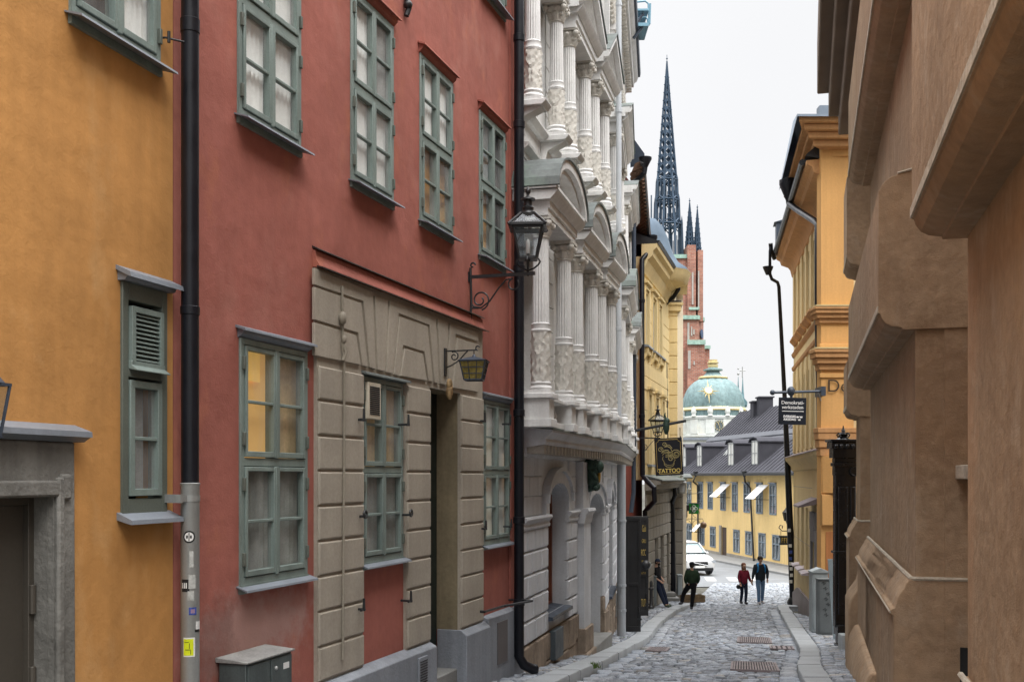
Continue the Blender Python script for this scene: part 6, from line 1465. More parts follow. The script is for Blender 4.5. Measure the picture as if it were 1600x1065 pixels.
# small twin spires
Yw = 300.0
tw = thing('twin_spire_turret','small green copper turret with two thin spires and a cross behind the dome','church',locM(E(1158,0,Yw)[0],Yw,-8))
m = MB(); xx = lambda p: E(p,0,Yw)[0]; zw = lambda p: E(0,p,Yw)[2]
for (p,t_,b_,r_) in ((1153.5,588,622,3.0),(1160.5,588,626,3.8)): m.lathe([(r_/FPX*Yw,zw(b_+4)),(r_/FPX*Yw*.8,zw(b_)),(r_/FPX*Yw*.45,zw(b_-14)),(.05,zw(t_))],xx(p),Yw,6)
m.box(xx(1153),xx(1166),Yw-1,Yw+2,-8,zw(632)); m.prism([(xx(1151),zw(620)),(xx(1155),zw(615)),(xx(1166),zw(628)),(xx(1166),zw(633)),(xx(1151),zw(633))],Yw-1.5,Yw+2.5); mk(m,'copper_spires',copper('blue_green_copper',(.14,.25,.28),(.2,.33,.36)),tw)
m = MB(); m.tube([(xx(1160),Yw,zw(590)),(xx(1160),Yw,zw(573))], .14, 5); m.tube([(xx(1155.5),Yw,zw(579)),(xx(1164.5),Yw,zw(579))], .14, 5); m.ball((xx(1153.5),Yw,zw(584)), .35, 6, 5); m.ball((xx(1153.5),Yw,zw(576)), .25, 6, 5); mk(m,'cross',K['galv'],tw)
# low buildings filling the gap between the dome and the yellow roofs
bkx = thing('stone_nave','pale grey stone building at the foot of the green dome','building',locM(xx(1150),215,-8))
m = MB(); m.box(E(1060,0,212)[0],E(1175,0,212)[0],209,218,-9,E(0,688,212)[2]); mk(m,'wall',gdst,bkx); m = MB(); m.box(E(1060,0,212)[0]-.3,E(1175,0,212)[0]+.3,208.6,218,E(0,688,212)[2],E(0,684,212)[2]); mk(m,'parapet',K['zinc'],bkx)
# ================================================================== cream house (right), orange corner block, brown house
XR0 = FR.x(1240)
K['creamr'] = mat('cream_ochre_render', (.62,.49,.27), .88, 0, .2, .08, .8, .06, 25, .15, 40, .1, 3, .10)
K['orange'] = mat('orange_render', (.60,.335,.125), .88, 0, .2, .08, .6, .05, 20, .12, 40, .12, 2, .07)
K['oranged'] = mat('terracotta_moulding', (.48,.26,.115), .88, 0, .2, .12, .9, .08, 20, .15, 40, streak=.12)
crh = thing('cream_house','tall cream house with slim tall windows on the right side of the street','house', FR.M @ Matrix.Translation((XR0,0,g(41))))
nb = 5; XL = FR.x(1242); XRn = FR.x(1277)
bw = (XRn-XL)/nb; H_ = []
for i in range(nb):
    a = XL+i*bw+.42; b = a+bw-.84; H_ += [(a,b,5.1,7.25),(a,b,.95,3.45)]
dg0,dg1 = FR.x(1270),FR.x(1276)
for pa,pb in ((1246,1249),(1252,1256),(1259,1263)): H_.append((FR.x(pa),FR.x(pb),-3.05,-1.0))
H_.append((dg0,dg1,-5.2,-1.95))
m = MB(FR.M); m.sheet(XR0,-.1,-6,8.1,[(*h,.30) for h in H_]); m.shell(XR0,-.1,-6,8.1,6); mk(m,'wall',K['creamr'],crh)
for (a,b,c,d) in H_:
    isd = a==dg0
    m = MB(FR.M); q=.06; m.box(a,a+q,.2,.28,c,d); m.box(b-q,b,.2,.28,c,d); m.box(a+q,b-q,.2,.28,d-q,d); m.box(a+q,b-q,.2,.28,c,c+q); m.box((a+b)/2-.03,(a+b)/2+.03,.2,.28,c+q,d-q); m.box(a+q,b-q,.2,.28,c+(d-c)*.6,c+(d-c)*.6+.06)
    wn = mk(m,'door' if isd else 'window',K['redwood'] if isd else K['greyj'],crh); m = MB(FR.M); m.box(a,b,.25,.27,c,d); mk(m,'panel' if isd else 'glass',K['doordk'] if isd else K['glass'],wn)
    if c == -3.05: m = MB(FR.M); m.prism([(.1,c+.02),(-.22,c-.06),(-.23,c-.10),(0,c-.12)],a-.12,b+.12,'x'); mk(m,'sill',mat('pale_violet_sheet',(.45,.40,.43),.6) if 'pale_violet_sheet' not in bpy.data.materials else bpy.data.materials['pale_violet_sheet'],wn)
    if c == 5.1: m = MB(FR.M); m.prism([(.1,c+.02),(-.20,c-.06),(-.21,c-.12),(-.05,c-.30),(0,c-.30)],a-.2,b+.2,'x'); mk(m,'sill',K['oranged'],wn)
m = MB(FR.M)
for i in range(nb+1):
    x = XL+i*bw; a,b = x-.26,x+.26
    for z0_,z1_ in ((5.1,7.5),(.9,3.9)): m.box(a,b,-.06,0,z0_,z1_)
mk(m,'pilasters',K['creamr'],crh,bevel=.01)
m = MB(FR.M); m.prism([(0,4.45),(-.05,4.5),(-.09,4.6),(0,4.62)],XR0,-.1,'x'); m.prism([(0,3.95),(-.06,4.0),(-.08,4.1),(0,4.12)],XR0,-.1,'x'); mk(m,'string_course',K['oranged'],crh)
m = MB(FR.M); m.prism([(0,.2),(-.08,.25),(-.12,.4),(-.22,.52),(-.3,.60),(-.32,.72),(0,.78)],XR0-.1,-.1,'x'); mk(m,'lower_cornice',K['creamr'],crh); m = MB(FR.M); m.prism([(0,.86),(-.36,.74),(-.36,.71),(0,.80)],XR0-.1,-.1,'x'); mk(m,'cornice_flashing',mat('violet_brown_sheet',(.20,.16,.17),.6),crh)
m = MB(FR.M); m.prism([(0,7.5),(-.06,7.55),(-.12,7.8),(-.2,7.9),(-.45,8.0),(-.5,8.15),(-.62,8.22),(-.64,8.32),(0,8.35)],XR0-.1,-.1,'x'); mk(m,'eaves_cornice',K['oranged'],crh)
m = MB(FR.M); x = XR0
while x < -.3: m.box(x,x+.16,-.70,-.4,8.34,8.42); x += .3
m.prism([(-.3,8.36),(-.66,8.45),(-.6,8.52),(2.5,11),(6,11),(6,8.36)],XR0,-.1,'x'); mk(m,'roof',K['iron'],crh)
m = MB(FR.M); 
for px in (1213,1232): x = FR.x(px,.7); m.box(x-.35,x+.35,-.72,1.6,8.5,9.3); m.prism([(-.8,9.3),(.7,9.7),(1.7,9.3)],x-.4,x+.4,'x')
mk(m,'hopper_and_ladder',K['pipeblue'],crh)  # dark boxes for the rain hopper and roof ladder at the eaves
m = MB(FR.M); m.tube([(XR0-.2,-.72,8.36),(-.4,-.72,8.36)],.085,8); mk(m,'gutter',K['iron'],crh)
m = MB(FR.M)
for z_ in (-.35,-2.2): m.box(XR0,dg0-.2,-.004,.0,z_,z_+.015)
m.box(dg0-.22,dg0,-.07,.0,-5.2,-1.6); m.box(dg1,dg1+.22,-.07,.0,-5.2,-1.6); m.box(dg0,dg1,-.07,.0,-1.95,-1.6); m.box(dg0-.05,dg1+.05,-.10,0,-1.6,-1.05); mk(m,'door_surround',mat('grey_violet_stone',(.24,.23,.24),.8),crh,bevel=.01)
m = MB(FR.M); m.prism([(0,-.62),(-.55,-.85),(-.56,-.90),(0,-.80)],dg0-.5,dg1+.4,'x'); mk(m,'door_canopy',bpy.data.materials['violet_brown_sheet'],crh)
m = MB(FR.M); m.prism([(XR0,-6),(XR0,-4.35),(FR.x(1247),-3.95),(FR.x(1249),-3.9),(dg0-.25,-3.9),(dg0-.25,-6)],-.06,0); mk(m,'stone_base',mat('violet_grey_base',(.27,.24,.24),.85,streak=.15),crh)
# black drainpipe standing clear at the far corner
th = thing('drainpipe','very tall black drainpipe with a hopper elbow at the corner of the cream house','drainpipe',locM(*E(1239,944,41)))
m = MB(); m.tube([E(1204,386,40.2),E(1203,392,40.2),E(1203,428,40.3),E(1206,436,40.4),E(1215,441,40.7),E(1217,448,40.8),E(1226,620,41),E(1232,760,41),E(1239,936,41)], [.05,.05,.06,.06,.06,.065,.085,.12,.125], 14); mk(m,'pipe',K['pipe'],th)
m = MB(); a = E(1200,425,40.3); m.lathe([(.08,a[2]-.1),(.18,a[2]+.12),(.2,a[2]+.2),(.05,a[2]+.22)],a[0],a[1],10); m.tube([E(1210,404,40.6),E(1205,392,40.3),E(1204,380,40.2)],.08,8); mk(m,'rain_hopper',K['pipe'],th)
a = E(1239.5,944,41); m = MB(locM(*a)); m.lathe([(.22,0),(.24,.08),(.20,.2),(.15,.28)],0,0,14); mk(m,'foot',K['iron'],th)
for i,(px,py,c) in enumerate(((1233.5,828,stW),(1235,852,stW),(1235.5,872,stB),(1236,880,stW),(1236.5,888,stW),(1237,898,stW),(1236,862,stB),(1236,908,stW))):
    a = E(px,py,40.83); m = MB(locM(a[0],a[1],a[2])); m.box(-.06,.05,0,.02,-.06,.06); mk(m,'sticker',c,th)
a = E(1272,345,31.5)
th = thing('eaves_pipe','black elbow pipe running from the roof hopper to the orange block','drainpipe',locM(*E(1283,700,29)))
m = MB(); m.tube([E(1231,300,33),E(1233,318,33),E(1246,328,32.2),E(1274,346,30.0),E(1278,352,29.6),E(1278,500,29.4),E(1282,700,29.4),E(1290,960,29.4)], .09, 10); mk(m,'pipe',K['pipe'],th); m = MB(); b = E(1232,302,33); m.lathe([(.09,b[2]-.2),(.28,b[2]+.25),(.28,b[2]+.4),(.05,b[2]+.42)],b[0],b[1],10); mk(m,'rain_hopper',K['pipe'],th)
# ---- orange block, its face turned to the viewer
Yo = 28.4; xo = E(1283,0,Yo)[0]; Mo = locM(xo,Yo,0)
ob = thing('orange_block','projecting orange house front with moulded ledges and dark wall lettering','house',Mo @ Matrix.Translation((0,0,g(Yo))))
zo = lambda py: E(0,py,Yo)[2]; xo_ = lambda px: E(px,0,Yo)[0]-xo
m = MB(Mo); m.box(0,4.5,0,.40,-5.5,9.2); m.box(1.0,4.5,.4,3,-5.5,9.2); m.M = FR.M; m.box(-6.8,0,-.05,3,8.36,9.2); mk(m,'wall',K['orange'],ob)
m = MB(Mo)
def ledge(z1_,z0_,pr,side=True,mb=None):
    mb = mb or m; mb.box(-pr*.9,4.5,-pr,.3,z0_,z1_)
def mould(py_top, py_bot, pr):
    z1_,z0_ = zo(py_top),zo(py_bot); h = z1_-z0_
    for i,(u0,u1_,k) in enumerate(((0,.18,1.0),(.18,.42,.86),(.42,.7,.6),(.7,1.0,.3))): m.box(-pr*k,4.5,-pr*k,.33,z1_-u1_*h+(.0),z1_-u0*h-.001)
mould(480,505,.22); mould(546,578,.24); mould(668,712,.12)
mk(m,'moulded_ledges',K['oranged'],ob,bevel=.012)
m = MB(Mo); m.box(-.05,4.5,-.06,.1,zo(543),zo(537)); m.box(-.04,4.5,-.04,.1,zo(590),zo(583)); m.prism([(0.02,-.02),(.55,-.30),(4.5,-.30),(4.5,.1),(.02,.1)],zo(770),zo(712),'z'); m.box(0.0,4.5,-.10,.05,zo(820),zo(772)); mk(m,'plain_bands',K['orange'],ob,bevel=.01)
m = MB(Mo); m.box(-.20,4.5,-.23,.3,zo(480)-.0,zo(480)+.035); m.box(-.22,4.5,-.25,.3,zo(546),zo(546)+.035); mk(m,'ledge_sheet',mat('straw_sheet',(.52,.42,.22),.6),ob)
m = MB(Mo)
cz_ = [zo(234),zo(224),zo(214),zo(205),zo(196)]
for k,pa in enumerate((.30,.46,.62,.78)):
    z0_,z1_ = max(cz_[k],8.37+.002*k),cz_[k+1]; m.prism([(-pa,-pa),(4.6,-pa),(4.6,3),(2.6,3),(2.6,6.8),(1.5-pa,6.8),(.28-pa,0)],z0_,z1_-.003,'z')
mk(m,'eaves_cornice',K['oranged'],ob,bevel=.02)
m = MB(Mo); m.add([(-.86,-.9,zo(196)),(4.8,-.9,zo(196)),(4.8,.9,zo(172)),(-.5,.9,zo(172)),(.45,6.3,zo(196)),(1.2,6,zo(172)),(4.8,6,zo(172)),(-.86,-.9,zo(196)-.06),(4.8,-.9,zo(196)-.06),(.45,6.3,zo(196)-.06)],[(0,1,2,3),(0,3,5,4),(3,2,6,5),(0,7,8,1),(0,4,9,7)]); m.box(.1,4.8,.9,1.1,zo(176),zo(166)); m.box(.3,.7,1.2,1.5,zo(166),zo(140)); mk(m,'sheet_roof',mat('blue_grey_roof_sheet',(.18,.22,.27),.45,.25,.4),ob)
m = MB(Mo);  m.prism([(.35,zo(172)),(.8,zo(172)),(1.0,zo(142)),(.75,zo(142))],1.5,1.9); m.M = Mo; mk(m,'roof_edge',K['pipeblue'],ob)
text_mesh('lettering','Demokrativerkstaden',.47,mat('dark_brown_letters',(.045,.03,.02),.6),ob,Mo @ Matrix.Translation((xo_(1291),-.045,zo(612))),align='LEFT',ext=.004,bold=-.003)
m = MB(Mo); m.box(.12,1.0,-.02,.02,-4.0,zo(830)); mk(m,'wooden_door',mat('varnished_door',(.42,.17,.06),.55,0,.35,.15,1,streak=.2),ob,bevel=.01)
m = MB(Mo); m.box(.05,1.4,-.10,.05,-5.2,-4.0); mk(m,'stone_base',K['plinth'],ob)
# bracket sign
th = thing('bracket_sign','square black bracket sign reading Demokrativerkstaden above a white rule','sign',locM(*E(1284,611,28.2)))
Ysg = 28.1; a = E(1283,611,Ysg); b = E(1207,613,Ysg)
m = MB(); m.tube([a,b],.035,8); m.ball(b,.07,8,6); m.ball(E(1236,611,Ysg),.105,10,8,(1,1,1.2)); m.box(E(1234.5,0,Ysg)[0],E(1238,0,Ysg)[0],Ysg-.03,Ysg+.03,E(0,622,Ysg)[2],E(0,611,Ysg)[2]); m.box(a[0]-.02,a[0]+.1,Ysg-.08,Ysg+.5,a[2]-.12,a[2]+.12); mk(m,'bracket_arm',K['pipeblue'],th)
m = MB(); m.tube([E(1254,613,Ysg),E(1254,621,Ysg)],.008,5); m.tube([E(1276,609,Ysg),E(1279,613,Ysg),E(1283,626,Ysg)],.012,5); mk(m,'chain',K['galv'],th)
Mx = locM(E(1238,0,Ysg)[0],Ysg,E(0,642,Ysg)[2]) @ Matrix.Rotation(R(1.2),4,'Y'); hw = 21.5/FPX*Ysg
m = MB(Mx); m.box(-hw,hw,-.02,.02,-hw*.98,hw*.98); bd = mk(m,'sign_board',mat('matt_black_sign',(.010,.014,.022),.5),th,bevel=.004)
swh = mat('white_sign_lettering',(.8,.8,.8),.5)
text_mesh('lettering','Demokrati-',.125,swh,bd,Mx @ Matrix.Translation((0,-.022,hw*.50)),ext=.003,bold=.001); text_mesh('lettering','verkstaden',.125,swh,bd,Mx @ Matrix.Translation((-.0,-.022,hw*.50-.118)),ext=.003,bold=.001)
text_mesh('lettering','SVERIGES',.078,swh,bd,Mx @ Matrix.Translation((-.075,-.022,-.165)),ext=.003,bold=.003); text_mesh('lettering','RIKSDAG',.078,swh,bd,Mx @ Matrix.Translation((-.065,-.022,-.24)),ext=.003,bold=.003)
m = MB(Mx); m.box(-.27,.29,-.026,-.02,-.012,.004)
for (cx2,cz2) in ((.135,-.145),(.225,-.145),(.18,-.215)):
    w2=.04; m.prism([(cx2-w2*.7,cz2-.026),(cx2+w2*.7,cz2-.026),(cx2+w2,cz2+.026),(cx2+w2*.4,cz2-.004),(cx2,cz2+.026),(cx2-w2*.4,cz2-.004),(cx2-w2,cz2+.026)],-.026,-.02)
mk(m,'rule_and_crowns',swh,bd)
# ---- cabinets, iron pier, junk at the right pavement
c1_,M1,w1,dr1 = cabinet('pale grey cabinet with a small gabled cap, the taller rear one of the pair',1269,1294,987,27.6,1.50,.3,cabm,'pavement cabinets on the right',roof=True)
c2_,M2,w2,dr2 = cabinet('mid grey cabinet with black scribbles, the front one of the pair',1279,1301,993,26.8,1.38,.25,cabd,'pavement cabinets on the right')
m = MB(M2)
for i in range(7):
    z_ = 1.3-i*.13; x_ = rnd.uniform(-.08,.08); m.tube([(x_-.05,-.016,z_),(x_+.01,-.016,z_+.04),(x_+.0,-.016,z_-.04),(x_+.05,-.016,z_+.01)],.008,5)
mk(m,'graffiti',stK,dr2)
Yi = 23.0
ip = thing('cast_iron_pier','glossy black cast iron portal pier with a crown finial, beside the brown wall','pier',locM(*E(1319,1017,Yi)))
gl_ = mat('glossy_black_paint',(.010,.010,.012),.22,0,.6,.2,2,.1,40,.06,40)
def zi(py): return E(0,py,Yi)[2]
def xi(px): return E(px,0,Yi)[0]
m = MB(); m.box(xi(1305),xi(1338),Yi,Yi+.18,zi(980),zi(740)); m.box(xi(1309),xi(1324),Yi-.04,Yi,zi(960),zi(760)); m.box(xi(1328),xi(1336),Yi-.04,Yi,zi(960),zi(760)); mk(m,'shaft',gl_,ip,bevel=.015)
m = MB()
for (pt,pb,l,r_) in ((1015,1005,1310,1338),(1005,992,1312,1338),(992,975,1309,1338)): m.box(xi(l)-.03,xi(r_)+.03,Yi-.10,Yi+.22,zi(pt),zi(pb)-.004)
m.box(xi(1304)-.02,xi(1338)+.02,Yi-.06,Yi+.21,zi(864),zi(860)); m.box(xi(1320),xi(1338)+.02,Yi-.09,Yi+.21,zi(879),zi(876)); mk(m,'base_mouldings',gl_,ip,bevel=.012)
m = MB()
prs = ((742,728,0),(728,722,.03),(722,715,.0),(715,700,.05),(700,690,.09),(690,686,.12))
for (pb,pt,e_) in prs: m.box(xi(1304)-e_,xi(1338)+e_,Yi-.02-e_,Yi+.18+e_,zi(pb),zi(pt)-.002)
m.tube([(xi(1334)+.09*math.cos(t_*.5),Yi-.06,zi(736)+.09*math.sin(t_*.5)) for t_ in range(14)],.02,6)
for px in (1304,1312,1321,1330): m.ball((xi(px),Yi-.1,zi(697)),.06,8,6)
mk(m,'capital',gl_,ip,bevel=.01)
m = MB(); fx_ = xi(1321); m.lathe([(.17,zi(686)),(.10,zi(683)),(.07,zi(680)),(.11,zi(678)),(.05,zi(676)),(.035,zi(673)),(.05,zi(672)),(.02,zi(669)),(.01,zi(664))],fx_,Yi+.15,12)
for k in range(4):
    t_=R(45+90*k); m.tube([(fx_+math.cos(t_)*a_,Yi+.15+math.sin(t_)*a_,zi(p_)) for a_,p_ in ((.05,678),(.13,682),(.15,679),(.11,676),(.06,677))],.018,6)
mk(m,'crown_finial',gl_,ip)
wb = thing('white_base_block','weathered white painted base block at the foot of the black iron pier','block',locM(*E(1323,1062,21.6)))
m = MB(); z0_ = g(21.8); x0,x1 = E(1316,0,21.8)[0],E(1336,0,21.8)[0]; m.box(x0,x1,21.8,22.1,z0_,z0_+.42); mk(m,'block',mat('chalky_white_paint',(.5,.53,.54),.85,streak=.2),wb,bevel=.02)
tb = thing('tilted_board','thin pale blue board leaning between the cabinets and the iron pier','board',locM(*E(1308,990,25)))
m = MB(locM(*E(1309,1005,25)) @ Matrix.Rotation(R(-4),4,'Y')); m.box(-.09,.02,0,.03,0,1.95); mk(m,'board',mat('pale_blue_board',(.35,.43,.47),.6),tb)
# ================================================================== big brown stone house, near right
F5 = Frame(1430, 10.5, 1258, True)
K['brown'] = mat('brown_stone_render', (.37,.262,.170), .9, 0, .2, .16, 1.0, .10, 12, .28, 80, .55, 6, .05, patch=(((.19,.12,.075),.53,1.4,.6,.2),((.46,.37,.28),.54,2.6,.55,.15),((.40,.24,.12),.56,.9,.5,.2)))
add_stain(K['brown'],(6+.0,.3,F5.z(1480,600)-g(14)),(.4,1.2,.9),(.20,.12,.07),.55,3); add_stain(K['brown'],(9.5,0,3.2),(.5,1,1.6),(.50,.30,.17),.45,4)
K['brownl'] = mat('worn_pale_edge', (.47,.42,.34), .85, 0, .2, .15, 4, .12, 25, .5, 30, .6, 8)
br = thing('brown_stone_house','massive brown stone house with bossed piers filling the right edge','house',F5.M @ Matrix.Translation((-6,0,g(14))))
xB0,xB1 = F5.x(1360), 0.0; xC1 = F5.x(1344); xC0 = F5.x(1338); xA0 = F5.x(1512)
D_ = .66
m = MB(F5.M); m.sheet(xC0,8.5,-4,9,[],y=D_); m.shell(xC0,8.5,-4,9,6,y=D_); mk(m,'recessed_wall',K['brown'],br)
def pier(x0,x1,name='pier'):
    m = MB(F5.M); m.box(x0,x1,0,D_-.002,-4,9); m.box(x1-.02,x1+.025,.26,D_-.004,-4,9); return mk(m,name,K['brown'],br,bevel=.008)
pB = pier(xB0,xB1); pC = pier(xC0,xC1); pA = pier(xA0,8.5)
def boss(x0,x1,z0,z1,pr,parent,x1o=0.0,ch=.16,top=True,label=None):
    """block standing proud of a pier, corners rounded towards the street"""
    m = MB(F5.M); n=4; P_=[]
    P_ += [(D_-.01,z0),(0,z0)] if not top else [(D_-.01,z0)]
    c = ch
    P_ += [(-pr+c*1.35,z0),(-pr+c*1.35,z0+c*.12),(-pr+c*1.15,z0+c*.16),(-pr+c*.75,z0+c*.22),(-pr+c*.40,z0+c*.42),(-pr+c*.16,z0+c*.75),(-pr+c*.10,z0+c*1.0),(-pr,z0+c*1.04)]
    P_ += [(-pr,z1-c*1.0),(-pr+c*.08,z1-c*.96),(-pr+c*.16,z1-c*.72),(-pr+c*.40,z1-c*.42),(-pr+c*.72,z1-c*.20),(-pr+c*1.05,z1-c*.12),(-pr+c*1.1,z1)]
    P_ += [(-.02,z1+.03),(D_-.01,z1+.03)]
    m.prism(P_, x0, x1+x1o, 'x'); o = mk(m,'boss_block',K['brown'],parent,bevel=.005,angle=24)
    m = MB(F5.M); m.tube([(x1+x1o+.004,-pr+c*1.1,z1),(x1+x1o+.006,-.02,z1+.03),(x1+x1o+.004,D_-.01,z1+.035)],.012,6)
    m.tube([(x0,-.0,z1+.03),(x1+x1o,-.0,z1+.03)],.014,6); m.box(x0,x1+x1o-.01,-pr-.012,-pr+.03,z0+ch+.01,z0+ch+.075); mk(m,'worn_edge',K['brownl'],o)
    return o
for (z0_,z1_) in ((1.42,2.93),(4.75,6.3)): boss(xB0-.05,xB1,z0_,z1_,.34,pB,.05)
for (z0_,z1_) in ((1.17,2.37),(4.08,5.93)): boss(xC0,xC1,z0_,z1_,.25,pC,.03,.14)
for (z0_,z1_) in ((1.57,3.4),(4.6,5.9)): boss(xA0-.05,8.5,z0_,z1_,.34,pA,.0,.14)
def basef(x0,x1,zt,pr,parent,grooves=()):
    m = MB(F5.M)
    xs = [x0]+list(grooves)+[x1]
    for a,b in zip(xs,xs[1:]):
        m.prism([(D_-.01,-4),(-pr,-4),(-pr,zt-.36),(-pr-.03,zt-.345),(-pr-.03,zt-.30),(-pr+.01,zt-.285),(-pr+.03,zt-.20),(-pr+.08,zt-.11),(-pr+.10,zt-.09),(-pr+.11,zt-.05),(-.05,zt),(D_-.01,zt)],a+.008,b-.008,'x')
    o = mk(m,'pier_base',K['brown'],parent,bevel=.01,angle=50)
    m = MB(F5.M); m.tube([(x0,-.04,zt+.005),(x1-.02,-.04,zt+.005),(x1-.01,.0,zt+.004),(x1-.012,D_-.01,zt+.004)],.022,6); m.tube([(x0,-pr-.03,zt-.325),(x1-.01,-pr-.03,zt-.325)],.012,6); mk(m,'worn_edge',K['brownl'],o); return o
basef(xB0,xB1+.03,-.98,.20,pB,(-1.3,-3.0,-5.0)); basef(xC0,xC1+.03,-.85,.2,pC,())
basef(xA0-.02,8.5,-1.30,.14,pA,(1.9+xA0,))
# flared lower masonry under the pier bases
m = MB(F5.M); P_ = [(.3,-4)]+[(-.20-.45*(1-math.cos(R(90)*i/6)),-2.1-1.5*math.sin(R(90)*i/6)+.4) for i in range(7)]+[(-.66,-4)]
m.prism([(.3,-4),(.3,-1.25),(-.02,-1.3),(-.10,-1.5),(-.16,-1.8),(-.30,-2.0),(-.34,-2.1),(-.34,-4)],xB0-1.6,xB0-.05,'x'); m.prism([(.3,-4),(.3,-2.3),(-.26,-2.35),(-.34,-2.5),(-.40,-2.9),(-.46,-4)],xB0+.4,-2.6,'x'); mk(m,'flared_plinth',K['brown'],br,bevel=.03)
# recess details between the piers
xr0 = xB1+.02
m = MB(F5.M); wz = F5.hit(1492,748,-.35); m.box(xB1+.002,xB1+.9,.38,.62,wz[1]-.0,wz[1]+.035); m.box(xB1+.002,xB1+.9,.36,.40,wz[1]-.0,wz[1]+.13); m.box(xB1+.002,xB1+.02,.38,.62,wz[1]+.035,wz[1]+.12); mk(m,'window_ledge',K['brownl'],br,bevel=.008)
m = MB(F5.M); m.box(xB1+.002,xB1+.07,D_-.09,D_-.01,wz[1]+.12,9); m.box(xB1+.002,xB1+.04,.40,.60,-4,-1.62); mk(m,'dark_infill',K['dark'],br)  # plain black strips down the side of the recess
# upper cornice at the far end
m = MB(F5.M)
for (pr,z0_,z1_) in ((.35,7.2,7.6),(.55,7.6,8.1),(.78,8.1,9.2)): m.box(xC0-.3,8.5,-pr,.6,z0_,z1_-.002)
mk(m,'upper_cornice',mat('dark_brown_cornice',(.16,.115,.085),.85),br,bevel=.03)
# ================================================================== people
def skin(name, nodes, edges, matl, parent, M, root=0, sub=1):
    keys = list(nodes); ix = {k:i for i,k in enumerate(keys)}
    me = bpy.data.meshes.new(name); I = WM[parent.name].inverted() if parent else Matrix.Identity(4)
    me.from_pydata([I @ M @ Vector(nodes[k][0]) for k in keys],[(ix[a],ix[b]) for a,b in edges],[])
    o = bpy.data.objects.new(name+'_tmp', me); COL.objects.link(o)
    md = o.modifiers.new('s','SKIN'); md.use_smooth_shade = True; sv_ = me.skin_vertices[0].data
    for k in keys:
        r = nodes[k][1]; sv_[ix[k]].radius = r if isinstance(r,tuple) else (r,r)
    sv_[ix[keys[root]]].use_root = True
    o.modifiers.new('u','SUBSURF').levels = sub
    bpy.context.view_layer.update()
    m2 = bpy.data.meshes.new_from_object(o.evaluated_get(bpy.context.evaluated_depsgraph_get()))
    bpy.data.objects.remove(o); m2.materials.clear(); m2.materials.append(matl); m2.name = name
    m2.polygons.foreach_set('use_smooth',[True]*len(m2.polygons))
    p = bpy.data.objects.new(name, m2); COL.objects.link(p); p.parent = parent; WM[p.name] = WM[parent.name].copy(); return p
skinm = mat('skin', (.50,.30,.21), .6, 0, .3, .08, 8); skind = mat('skin_tanned', (.38,.22,.15), .6, 0, .3, .08, 8)
def cloth(n,c,**k): return mat(n,c,.9,0,.15,.18,6,.12,60,.3,30,**k)
def V(*a): return Vector(a)
